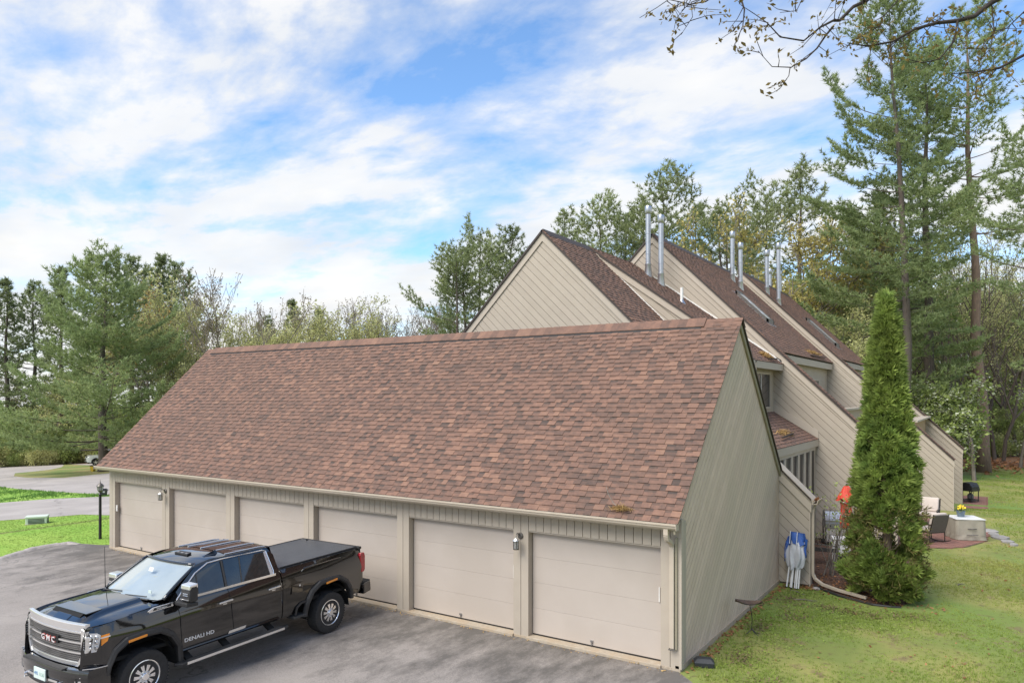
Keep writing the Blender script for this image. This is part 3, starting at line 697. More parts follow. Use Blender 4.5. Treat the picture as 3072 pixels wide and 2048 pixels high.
# ---- third unit and its end wall
Y3, X3, H3 = 24.65, -5.8, 11.24
u3 = thing('townhouse', 'farthest beige townhouse, ending at the black grill on the brick pad', 'house', (X3, Y3, 0), group='stepped townhouses')
gable(u3, Y3, X3, H3, 3.33, -14.5, .2, zg=-.2)
b = B(); b.box(-14.3, -1.6, Y3+.3, 34.3, -1.2, 5); obj('wall_core', b, 'siding_back', u3)
xe = -1.2; ez = H3-(xe-X3)*SLP
xroof(u3, X3, H3, xe, ez, Y3-.08, 34.7, nind=120)
xroof(u3, xe, ez, 3.4, H3-(3.4-X3)*SLP, Y3-.08, Y3+.3, 'wing_roof')
slab('roof_back', u3, (X3, Y3-.08, H3), (X3, 34.7, H3), (-14.7, 34.7, H3-8.9*SLP), (-14.7, Y3-.08, H3-8.9*SLP), .06, 'drip_edge')
ridge(u3, X3, H3, Y3+.05, 34.6)
b = B(); b.box(xe-.03, xe, Y3+.25, 34.4, ez-.34, ez-.08); obj('fascia', b, 'trim', u3)
xwall(u3, -1.4, Y3+.25, 34.4, 3.0, ez-.1)
mat('raw_wood', (.42, .29, .17), (.36, .25, .15), scale=3, rough=.8, rnd=.1, stretch=(1, 1, .3))
xwall(u3, 1.68, Y3+.25, 34.4, -1.0, 3.76, 'raw_wood', nm='parapet_wall')
b = B(); b.box(1.5, 1.95, Y3+.25, 34.35, 3.76, 3.84); obj('parapet_cap', b, 'trim', u3)
# end wall: only the low right part shows past the third unit
gable(u3, 34.4, X3, H3+.02, 3.42, -14.5, .2, zg=-1.1)
xroof(u3, xe, ez, 3.5, H3-(3.5-X3)*SLP, 34.32, 34.7, 'wing_roof')
pipe(u3, -4.7, 25.05, 9.95, 2.05); pipe(u3, -4.09, 24.85, 9.3, 2.95); pipe(u3, -6.6, 33.5, 10.2, 2.3); pipe(u3, -6.1, 33.9, 10.6, 1.8)
skylight(u3, X3, H3, -3.55, -2.05, 28.6, 29.7)
# ================================================================ PICKUP TRUCK (local: x forward from the rear axle, y left, z up)
mat('paint_black', (.003, .003, .0035), (.004, .004, .0045), scale=2, rough=.06, coat=1., ior=1.6)
mat('chrome', (.92, .91, .90), (.86, .85, .84), scale=3, rough=.16, metal=.85)
mat('chrome_soft', (.85, .83, .80), (.72, .70, .68), scale=5, rough=.25, metal=.75)
mat('mesh_metal', (.50, .49, .48), (.38, .37, .36), scale=6, rough=.3, metal=.9)
mat('plastic_black', (.03, .029, .029), (.022, .021, .021), scale=30, rough=.55, bump=.1, bscale=200)
mat('well', (.006, .006, .006), scale=5, rough=.9)
mat('tyre', (.032, .030, .029), (.022, .021, .020), scale=20, rough=.85, bump=.3, bscale=80)
mat('windshield', (.37, .41, .40), (.29, .33, .33), scale=1.1, rough=.03, ior=2.2, coat=.5)  # pale grey-teal base colour stands in for the bright sky reflection
mat('glass_tint', (.012, .014, .015), (.03, .036, .036), scale=2.5, rough=.03, ior=1.8)
mat('amber', (.85, .30, .02), (.75, .24, .02), scale=8, rough=.2, coat=.6)
mat('amber_dull', (.45, .17, .05), scale=8, rough=.2, coat=.6)
mat('tail_red', (.42, .015, .02), (.32, .01, .015), scale=4, rough=.12, coat=.8)
mat('lens', (.75, .76, .78), (.5, .52, .54), scale=14, rough=.08, metal=.6)
mat('tonneau', (.085, .088, .094), (.065, .067, .072), scale=5, rough=.38, bump=.2, bscale=120)
mat('sunroof', (.035, .022, .02), (.025, .017, .016), scale=2, rough=.06, ior=1.6)
mat('plate', (.62, .70, .66), (.52, .62, .58), scale=9, rough=.5)
mat('plate_ink', (.10, .22, .42), scale=9, rough=.5)
mat('plate_ink2', (.28, .45, .38), scale=9, rough=.5)
mat('badge_white', (.80, .80, .80), scale=5, rough=.3, metal=.3)
mat('badge_red', (.45, .10, .09), scale=5, rough=.3)
mat('rubber', (.05, .048, .046), (.035, .034, .033), scale=25, rough=.7, bump=.3, bscale=120)
tk = thing('pickup_truck', 'black crew-cab pickup with chrome grille backed up to the garage doors', 'pickup truck', (-7.87, -1.97, .008), R(-88.02))
def T(nm, b, m, parent=None, **kw): return obj(nm, b, m, parent or tk, world=False, **kw)
def mir(b):
    n = len(b.v); b.v += [(x, -y, z) for x, y, z in b.v]; b.f += [tuple(i+n for i in f)[::-1] for f in b.f]; return b
def mbox(b, x0, x1, y0, y1, z0, z1): b.box(x0, x1, y0, y1, z0, z1); b.box(x0, x1, -y1, -y0, z0, z1); return b
def ysurf(x, z):
    y = 1.0
    if z < .78: y -= .35*(.78-z)**1.5
    if z > 1.2: y -= .72*(z-1.2)**1.7
    y += .014*math.exp(-((z-1.19)/.05)**2)
    if x > 4.5: y -= .55*(x-4.5)**2
    if x < -.8: y -= .6*(-.8-x)**2
    for ax in (0., 4.04):                    # swollen arches
        y += .022*max(0, 1-abs(x-ax)/.85)*(1 if z < 1.15 else max(0, 1-(z-1.15)/.2))
    return y
def arch(ax, r=.555, h=1.05, n=9, bot=.5):
    """wheel-arch outline, a flattened trapezoid as on a heavy pickup"""
    zb = [(ax-r-.06, bot), (ax-r-.02, .74), (ax-r+.10, .93), (ax-.26, h-.0), (ax, h+.015), (ax+.26, h), (ax+r-.10, .93), (ax+r+.02, .74), (ax+r+.06, bot)]
    return zb
aF = arch(4.04); aR = arch(0., bot=.55)
# lower front clip + cab side
side = [(1.245, .60)] + [(3.40, .585)] + [(aF[0][0], .50)] + aF[1:-1] + [(aF[-1][0], .56), (5.02, .62), (5.06, .80), (5.04, 1.18), (4.98, 1.37), (4.3, 1.435), (3.62, 1.475), (1.30, 1.475), (1.235, 1.475)]
b = panel(side, lambda x, z: (x, ysurf(x, z), z), step=.075)
b.add([(1.245, .98, .6), (1.245, -.98, .6), (1.235, -.9, 1.47), (1.235, .9, 1.47)], [(0, 1, 2, 3)])
n0 = len(b.v)
half = B(); half.v = b.v[:-4]; half.f = b.f[:-1]; mir(half); half.add([(1.245, .97, .6), (1.245, -.97, .6), (1.238, -.93, 1.47), (1.238, .93, 1.47)], [(0, 1, 2, 3)])
body = T('body', half, 'paint_black', smooth='all')
# door seams, rocker
for x0, x1 in ((3.43, 3.36), (2.43, 2.33)):
    for sg in (1, -1):
        b = B(); pts = [(x1+(x0-x1)*k/6, sg*(ysurf(x1+(x0-x1)*k/6, .62+.84*k/6)+.001), .62+.84*k/6) for k in range(7)]; b.tube(pts, .006, 5); T('door_seam', b, 'well', body)
for sg in (1, -1):
    b = B(); b.tube([(3.36, sg*.995, .625), (2.4, sg*1.0, .635), (1.32, sg*.995, .645)], .02, 6); T('rocker_trim', b, 'paint_black', body)
# hood
def hood_z(x, y):
    f = (x-3.6)/1.4; z = 1.515-.075*f-.07*max(0, f)**3.5
    e = abs(y)/.93; z -= .055*e**3
    bl = ss((.56-abs(y))/.10)*ss((4.98-x)/.18)
    z += .045*bl
    if x > 4.45 and abs(y) < .45: z -= .055*ss((x-4.45)/.04)*ss((.45-abs(y))/.05)*0
    return z
hp = [(3.60, .86), (3.75, .80), (3.80, .4), (3.82, 0), (3.80, -.4), (3.75, -.80), (3.60, -.86), (4.3, -.905), (4.75, -.885), (4.98, -.80), (5.03, -.4), (5.04, 0), (5.03, .4), (4.98, .80), (4.75, .885), (4.3, .905)]
T('hood', panel(hp, lambda x, y: (x, y, hood_z(x, y)), step=.06), 'paint_black', smooth='all')
# fender top strips joining hood and side
for sg in (1, -1):
    xs_ = [3.5+k*.1 for k in range(16)]; b = B()
    for k in range(15):
        q = []
        for x in (xs_[k], xs_[k+1]):
            zt = min(1.475-.0*(x-3.5), 1.475-.055*max(0, x-3.62)); yo = ysurf(min(x, 5.0), zt); hy = .90-.10*max(0, (x-4.6))*1.2
            q.append([(x, sg*yo, zt-.01), (x, sg*(hy+.012), hood_z(x, hy)-.006), (x, sg*(hy-.01), hood_z(x, hy)-.03)])
        b.add(q[0]+q[1], [(0, 3, 4, 1), (1, 4, 5, 2)])
    T('fender_top', b, 'paint_black', smooth='all')
# hood scoop
hz_ = lambda x: hood_z(x, .3)
b = B(); b.prism([(4.40, -.47, hz_(4.40)+.002), (4.745, -.45, hz_(4.72)+.026), (4.745, -.45, hz_(4.72)+.006), (4.40, -.47, hz_(4.40)-.01)], (0, .92, 0)); T('scoop_lid', b, 'paint_black', bevel=.006)
b = B(); b.prism([(4.748, -.42, hz_(4.72)+.018), (4.83, -.40, hz_(4.83)+.008), (4.83, -.40, hz_(4.83)-.02), (4.748, -.42, hz_(4.72)-.03)], (0, .82, 0)); T('scoop_mouth', b, 'well')
b = B(); b.prism([(4.83, -.21, hz_(4.83)+.010), (4.95, -.19, hz_(4.95)+.010), (4.95, -.19, hz_(4.95)-.02), (4.83, -.21, hz_(4.83)-.02)], (0, .40, 0)); T('scoop_plate', b, 'paint_black', bevel=.004)
# cowl
b = B(); b.prism([(3.52, -.84, 1.49), (3.83, -.4, 1.50), (3.86, 0, 1.50), (3.83, .4, 1.50), (3.52, .84, 1.49), (3.40, .82, 1.50), (3.40, -.82, 1.50)], (0, 0, .012)); T('cowl', b, 'plastic_black')
# greenhouse
def gy(z): return .945-.40*(z-1.46)-.12*max(0, z-1.88)
cs = [(1.245, 1.46), (1.29, 1.84), (1.40, 1.985), (1.75, 2.005), (2.65, 2.0), (2.93, 1.955), (3.30, 1.69), (3.58, 1.475), (3.56, 1.455)]
wf = [(2.50, 1.50), (2.47, 1.93), (2.72, 1.915), (2.98, 1.80), (3.40, 1.50)]
wr = [(1.45, 1.50), (1.50, 1.92), (2.40, 1.935), (2.43, 1.50)]
b = panel(cs, lambda x, z: (x, gy(z), z), step=.1)
cab = T('cab', b, 'paint_black', smooth='all')
b2 = B(); b2.v = [(x, -y, z) for x, y, z in b.v]; b2.f = [f[::-1] for f in b.f]; T('cab_side', b2, 'paint_black', cab, smooth='all')
for sg in (1, -1):
    for nm, wp in (('front_window', wf), ('rear_window', wr)):
        b = B(); b.add([(x, sg*(gy(z)+.006), z) for x, z in wp], [tuple(range(len(wp)))]); wo_ = T(nm, b, 'glass_tint')
        if nm == 'rear_window':
            b = B(); b.tube([(2.12, sg*(gy(1.5)+.008), 1.5), (2.05, sg*(gy(1.93)+.008), 1.93)], .012, 5); T('divider', b, 'plastic_black', wo_)
        else:
            b = B(); b.tube([(3.02, sg*(gy(1.5)+.008), 1.5), (2.98, sg*(gy(1.8)+.008), 1.8)], .010, 5); T('divider', b, 'plastic_black', wo_)
    b = B(); b.tube([(2.455, sg*(gy(1.5)+.01), 1.5), (2.435, sg*(gy(1.93)+.01), 1.93)], .022, 6); T('b_pillar', b, 'plastic_black', cab)
    # chrome surround
    ring = [(1.40, 1.49), (1.385, 1.56), (1.44, 1.93), (1.52, 1.955), (2.42, 1.96), (2.72, 1.945), (3.0, 1.83), (3.30, 1.60), (3.43, 1.49)]
    b = B(); b.tube([(x, sg*(gy(z)+.008), z) for x, z in ring], .011, 6); T('window_trim', b, 'chrome', cab)
    b = B(); b.prism([(3.44, sg*(gy(1.47)+.004), 1.452), (3.44, sg*(gy(1.47)+.004), 1.492), (1.36, sg*(gy(1.47)+.004), 1.51), (1.36, sg*(gy(1.47)+.004), 1.468)], (0, sg*.014, 0)); T('belt_trim', b, 'chrome', cab)
    b = B(); b.prism([(1.40, sg*(gy(1.5)+.006), 1.5), (1.47, sg*(gy(1.5)+.006), 1.5), (1.50, sg*(gy(1.92)+.006), 1.92), (1.45, sg*(gy(1.93)+.006), 1.93)], (0, sg*.008, 0)); T('quarter_trim', b, 'chrome_soft', cab)
# roof panel
def roof_z(x, y):
    z = 2.045-.045*(abs(y)/.74)**2.6
    if x > 2.3: z -= .10*((x-2.3)/.7)**2
    if x < 1.6: z -= .05*((1.6-x)/.35)**2
    z += -.008*(1 if (abs(abs(y)-.18) < .03 or abs(abs(y)-.40) < .03) and x < 2.1 else 0)
    return z
rp = [(1.28, .70), (1.30, -.70), (1.5, -.735), (2.6, -.735), (2.93, -.72), (2.99, -.4), (3.01, 0), (2.99, .4), (2.93, .72), (2.6, .735), (1.5, .735)]
roof = T('roof', panel(rp, lambda x, y: (x, y, roof_z(x, y)), step=.05), 'paint_black', smooth='all')
for y0, y1 in ((-.66, -.42), (-.38, -.04), (0.0, .34), (.40, .64)):
    b = B(); b.add([(1.42, y0, roof_z(1.42, y0)+.006), (2.28, y0, roof_z(2.28, y0)+.008), (2.28, y1, roof_z(2.28, y1)+.008), (1.42, y1, roof_z(1.42, y1)+.006)], [(0, 1, 2, 3)]); T('roof_glass', b, 'sunroof', roof)
for yy in (-.70, -.40, -.02, .37, .68):
    b = B(); b.tube([(1.4+k*.15, yy, roof_z(1.4+k*.15, yy)+.010) for k in range(7)], .012, 6); T('roof_rib', b, 'chrome_soft', roof)
b = B(); b.prism([(2.62, -.17, roof_z(2.62, 0)+.002), (2.72, -.19, roof_z(2.72, 0)+.0), (2.72, .19, roof_z(2.72, 0)+.0), (2.62, .17, roof_z(2.62, 0)+.002)], (0, 0, .03)); ml = T('marker_light', b, 'plastic_black', roof, bevel=.008)
for yy in (-.12, 0, .12):
    b = B(); b.box(2.65, 2.70, yy-.035, yy+.035, roof_z(2.7, 0)+.03, roof_z(2.7, 0)+.036); T('lamp_lens', b, 'lens', ml)
b = B(); yy = .50
b.add([(2.34, yy-.03, roof_z(2.4, .5)), (2.62, yy-.035, roof_z(2.62, .5)), (2.62, yy+.035, roof_z(2.62, .5)), (2.34, yy+.03, roof_z(2.4, .5)), (2.36, yy, roof_z(2.4, .5)+.07), (2.58, yy, roof_z(2.6, .5)+.02)], [(0, 1, 5, 4), (3, 4, 5, 2), (0, 4, 3), (1, 2, 5)]); T('fin_antenna', b, 'paint_black', roof)
# windshield and rear glass
def lerp3(a, c, t_): return tuple(a[i]+(c[i]-a[i])*t_ for i in range(3))
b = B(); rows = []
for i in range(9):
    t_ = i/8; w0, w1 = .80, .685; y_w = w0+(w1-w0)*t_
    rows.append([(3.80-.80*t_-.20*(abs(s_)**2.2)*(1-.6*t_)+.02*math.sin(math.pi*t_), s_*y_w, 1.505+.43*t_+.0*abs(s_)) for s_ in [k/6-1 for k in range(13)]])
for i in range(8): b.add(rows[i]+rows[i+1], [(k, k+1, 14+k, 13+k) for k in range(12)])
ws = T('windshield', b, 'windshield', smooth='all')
for sg in (1, -1):
    b = B(); b.tube([(rows[i][-1 if sg > 0 else 0][0], rows[i][-1 if sg > 0 else 0][1]+sg*.025, rows[i][0][2]+.0) for i in range(9)], .035, 8); T('a_pillar', b, 'paint_black', cab, smooth='all')
    b = B(); b.prism([(3.50, sg*.80, 1.46), (3.72, sg*.70, 1.50), (3.60, sg*.82, 1.53), (3.38, sg*.83, 1.60)], (0, sg*.03, 0)); T('pillar_foot', b, 'paint_black', cab)
b = B(); b.tube([(rows[8][k][0], rows[8][k][1], rows[8][k][2]+.01) for k in range(13)], .03, 6); T('header_rail', b, 'paint_black', cab, smooth='all')
b = B(); b.add([(3.30, -.02, 1.90), (3.30, .10, 1.90), (3.33, .10, 1.84), (3.33, -.02, 1.84)], [(0, 1, 2, 3)]); T('mirror_mount', b, 'white_plastic', ws)
b = B(); b.box(3.66, 3.67, .52, .60, 1.60, 1.65); T('inspection_sticker', b, 'plate', ws)
for y0, y1 in ((.62, .05), (-.10, -.62)):
    b = B(); b.tube([(3.74, y0, 1.515), (3.80, y0*.5+y1*.5+.1, 1.53), (3.82, y1+.2, 1.535)], .012, 6); b.tube([(3.80, y1+.02, 1.545), (3.73, y0-.05, 1.56)], .010, 5); T('wiper', b, 'plastic_black', ws)
b = B(); b.add([(1.245, -.86, 1.47), (1.245, .86, 1.47), (1.30, .70, 1.99), (1.30, -.70, 1.99)], [(0, 1, 2, 3)]); T('back_panel', b, 'paint_black', cab)
b = B(); b.add([(1.235, -.66, 1.55), (1.235, .66, 1.55), (1.268, .58, 1.90), (1.268, -.58, 1.90)], [(0, 1, 2, 3)]); T('back_glass', b, 'glass_tint', cab)
# bed
bs = [(1.215, .60), (1.215, .76), (.93, .78), (.83, .90), (.66, .90), (aR[-1][0], .74)][:2] + [(aR[-1][0], .56)] + aR[::-1][1:-1] + [(aR[0][0], .60), (-.98, .66), (-1.03, .80), (-1.035, 1.50), (-1.0, 1.565), (1.215, 1.53)]
bs = [(1.215, .60), (.98, .60), (.92, .74), (.80, .80), (.70, .80), (aR[-1][0]+.02, .62)] + aR[::-1][1:-1] + [(aR[0][0], .60), (-.98, .66), (-1.03, .80), (-1.035, 1.50), (-1.0, 1.565), (1.215, 1.53)]
b = mir(panel(bs, lambda x, z: (x, ysurf(x, z)-.005+.012*ss((z-1.2)/.2)*(x < 1.3), z), step=.075))
b.add([(-1.02, .95, .66), (-1.02, -.95, .66), (-1.02, -.9, 1.55), (-1.02, .9, 1.55)], [(0, 3, 2, 1)]); b.add([(1.21, .95, .62), (1.21, -.95, .62), (1.21, -.9, 1.5), (1.21, .9, 1.5)], [(0, 1, 2, 3)])
bedo = T('bed', b, 'paint_black', smooth='all')
rail_y = lambda x: ysurf(x, 1.54)
for sg in (1, -1):
    b = B(); xs_ = [1.215-k*.16 for k in range(15)]
    for k in range(14):
        q = [[(x, sg*(rail_y(x)-.003), 1.53+.035*(1.215-x)/2.2), (x, sg*(rail_y(x)-.03), 1.558+.035*(1.215-x)/2.2), (x, sg*(rail_y(x)-.12), 1.558+.035*(1.215-x)/2.2)] for x in (xs_[k], xs_[k+1])]
        b.add(q[0]+q[1], [(0, 3, 4, 1), (1, 4, 5, 2)])
    T('bed_rail', b, 'plastic_black', bedo, smooth='all')
    b = B(); b.tube([(.72, sg*(ysurf(.7, 1.42)+.004), 1.40), (.62, sg*(ysurf(.6, 1.46)+.006), 1.455), (-.4, sg*(ysurf(-.4, 1.49)+.006), 1.485)], .016, 6); T('bed_crease', b, 'paint_black', bedo, smooth='all')
    b = B(); b.prism([(.94, sg*1.0, .60), (.90, sg*1.0, .745), (.79, sg*1.0, .815), (.60, sg*1.0, .83), (.58, sg*1.0, .80), (.77, sg*1.0, .785), (.87, sg*1.0, .72), (.90, sg*1.0, .60)], (0, sg*.025, 0)); T('step_trim', b, 'plastic_black', bedo)
    b = B(); b.box(.62, .98, min(sg*.82, sg*1.03), max(sg*.82, sg*1.03), .52, .57); T('bed_step', b, 'rubber', bedo, bevel=.012)
b = B(); b.add([(1.20, .86, 1.565), (-.93, .86, 1.60), (-.93, 0, 1.612), (-.93, -.86, 1.60), (1.20, -.86, 1.565), (1.20, 0, 1.577)], [(0, 1, 2, 5), (5, 2, 3, 4)]); b.add([(1.20, .86, 1.53), (-.93, .86, 1.55), (-.93, .86, 1.60), (1.20, .86, 1.565)], [(0, 1, 2, 3)])
tn = T('tonneau_cover', b, 'tonneau')
for sg in (1, -1):
    b = B(); b.tube([(1.18, sg*.865, 1.567), (-.92, sg*.865, 1.602)], .012, 6); T('edge_rail', b, 'plastic_black', tn)
b = B(); b.box(-1.04, -.95, -.92, .92, 1.545, 1.60); T('tailgate_cap', b, 'plastic_black', bedo, bevel=.012)
b = B(); b.lathe([(.02, 0), (.02, .03), (.001, .035)], 8, (-.86, -.6, 1.60)); T('knob', b, 'black_metal', tn)
for sg in (1, -1):
    b = B(); pl_ = [(-.97, 1.05), (-.955, 1.22), (-.93, 1.42), (-.95, 1.47), (-1.06, 1.47), (-1.085, 1.40), (-1.085, 1.10), (-1.05, 1.05)]
    b.prism([(x, sg*.90, z) for x, z in pl_], (0, sg*.085, 0)); T('tail_light', b, 'tail_red', bevel=.012)
    b = B(); b.prism([(-1.0, sg*.6, .56), (-1.0, sg*.6, .80), (-1.22, sg*.6, .82), (-1.24, sg*.6, .60)], (0, sg*.42, 0)); T('rear_bumper', b, 'paint_black', bevel=.03)
    b = B(); b.prism([(-1.02, sg*.62, .80), (-1.02, sg*.62, .84), (-1.25, sg*.62, .84), (-1.25, sg*.62, .80)], (0, sg*.36, 0)); T('bumper_step', b, 'rubber', bevel=.01)
b = B(); b.box(-1.23, -1.02, -.6, .6, .62, .80); T('bumper_bar', b, 'chrome_soft', bevel=.02)
# flares, wells, amber side lamps
for ax, ar, nm in ((4.04, aF, 'front'), (0., aR, 'rear')):
    for sg in (1, -1):
        b = B(); prof = []
        if nm == 'front': ar_ = [(aF[0][0]-.0, .42)] + ar[1:-1] + [(aF[-1][0]-.02, .62)]
        else: ar_ = [(aR[0][0], .56)] + ar[1:-1] + [(aR[-1][0], .50)]
        # densify
        dd = []
        for i in range(len(ar_)-1):
            for k in range(3): dd.append((ar_[i][0]+(ar_[i+1][0]-ar_[i][0])*k/3, ar_[i][1]+(ar_[i+1][1]-ar_[i][1])*k/3))
        dd.append(ar_[-1])
        for i in range(1, len(dd)-1): pass
        rws = []
        for x, z in dd:
            dx, dz = x-ax, z-.42; l_ = math.hypot(dx, dz); ux, uz = dx/l_, dz/l_
            if z < .75: ux, uz = (1 if dx > 0 else -1), 0
            o = lambda d, yo: (x+ux*d, sg*(ysurf(min(5, x+ux*d), max(.6, z+uz*d))+yo), z+uz*d)
            rws.append([o(-.005, -.10), o(-.005, .035), o(.03, .055), o(.085, .04), o(.10, -.004)])
        for i in range(len(rws)-1): b.add(rws[i]+rws[i+1], [(k, k+1, 6+k, 5+k) for k in range(4)])
        fl = T('wheel_flare', b, 'plastic_black', smooth=True)
        xa = 4.16 if nm == 'front' else -.02
        i0 = xa; b = B(); zz_ = 1.085; yy = sg*(ysurf(xa, 1.1)+.048)
        b.prism([(xa+.17, yy, zz_-.035), (xa+.17, yy, zz_+.0), (xa-.13, yy, zz_+.025), (xa-.13, yy, zz_-.01)], (0, sg*.014, 0)); T('side_marker', b, 'amber', fl)
        b = B(); seg = []
        for i in range(13):
            a_ = math.pi*(i/12); seg.append((ax+.60*math.cos(a_), .42+.60*math.sin(a_)))
        b.add([(x, sg*.97, z) for x, z in seg]+[(x, sg*.55, z) for x, z in seg], [(i, i+1, 14+i, 13+i) for i in range(12)]); b.add([(x, sg*.58, z) for x, z in seg], [tuple(range(13))]); T('wheel_well', b, 'well')
b = B(); b.box(-.9, 4.6, -.55, .55, .45, .75); T('chassis', b, 'well')
b = B(); b.box(-.95, 4.9, -.9, .9, .76, .82); T('floor_pan', b, 'well')
# wheels
def wheel(x, sg):
    root = B(); root.lathe([(.255, -.12), (.30, -.135), (.36, -.14), (.405, -.13), (.418, -.10), (.42, 0), (.418, .10), (.405, .13), (.36, .14), (.30, .135), (.255, .12)], 48, (0, 0, 0), 'y')
    w = link('wheel', None, tk, (x, sg*.90, .42), (0, 0, 0), False); w.empty_display_size = .1
    ty = obj('tyre', root, 'tyre', w, smooth=True, world=False)
    lug = B()
    for k in range(48):
        for s2, off in ((1, 0), (-1, .5)):
            a_ = 2*math.pi*(k+off)/48; c_, s_ = math.cos(a_), math.sin(a_)
            def P3(rr, tt, yy): return (rr*math.cos(a_+tt), yy, rr*math.sin(a_+tt))
            lug.add([P3(.405, -.03, s2*.132), P3(.405, .03, s2*.132), P3(.421, .035, s2*.03), P3(.421, -.02, s2*.03), P3(.414, -.03, s2*.137), P3(.414, .03, s2*.137), P3(.427, .035, s2*.03), P3(.427, -.02, s2*.03)], [(4, 5, 6, 7), (0, 1, 5, 4), (1, 2, 6, 5), (2, 3, 7, 6), (3, 0, 4, 7)])
    # joined tread
    tag(obj('tread', lug, 'tyre', w, world=False, fixn=False), kind='stuff')
    b = B(); b.lathe([(.262, .09*sg), (.262, .128*sg), (.25, .132*sg), (.24, .12*sg), (.232, .02*sg), (.23, -.1*sg)], 40, (0, 0, 0), 'y'); obj('rim', b, 'chrome', w, smooth=True, world=False)
    b = B(); b.lathe([(.001, .0), (.235, .0)], 24, (0, .0, 0), 'y'); obj('brake', b, 'well', w, world=False)
    sp = B()
    for k in range(10):
        a_ = 2*math.pi*k/10+.1
        for da in (-.085, .085):
            p0 = Vector((.085*math.cos(a_+da*.6), .112*sg, .085*math.sin(a_+da*.6))); p1 = Vector((.245*math.cos(a_+da*1.25), .095*sg, .245*math.sin(a_+da*1.25)))
            sp.bar(p0, p1, .026, .036, up=(0, 1, 0))
    obj('spokes', sp, 'chrome', w, world=False)
    b = B(); b.lathe([(.105, .07*sg), (.105, .112*sg), (.09, .12*sg), (.062, .122*sg), (.06, .150*sg), (.052, .158*sg), (.001, .16*sg)], 24, (0, 0, 0), 'y'); obj('hub', b, 'chrome', w, smooth=True, world=False)
    for k in range(8):
        a_ = 2*math.pi*k/8; b = B(); b.lathe([(.013, .11*sg), (.013, .142*sg), (.001, .146*sg)], 6, (.083*math.cos(a_), 0, .083*math.sin(a_)), 'y'); obj('lug_nut', b, 'steel', w, world=False)
for x_, s_ in ((0, 1), (4.04, 1), (0, -1), (4.04, -1)): wheel(x_, s_)
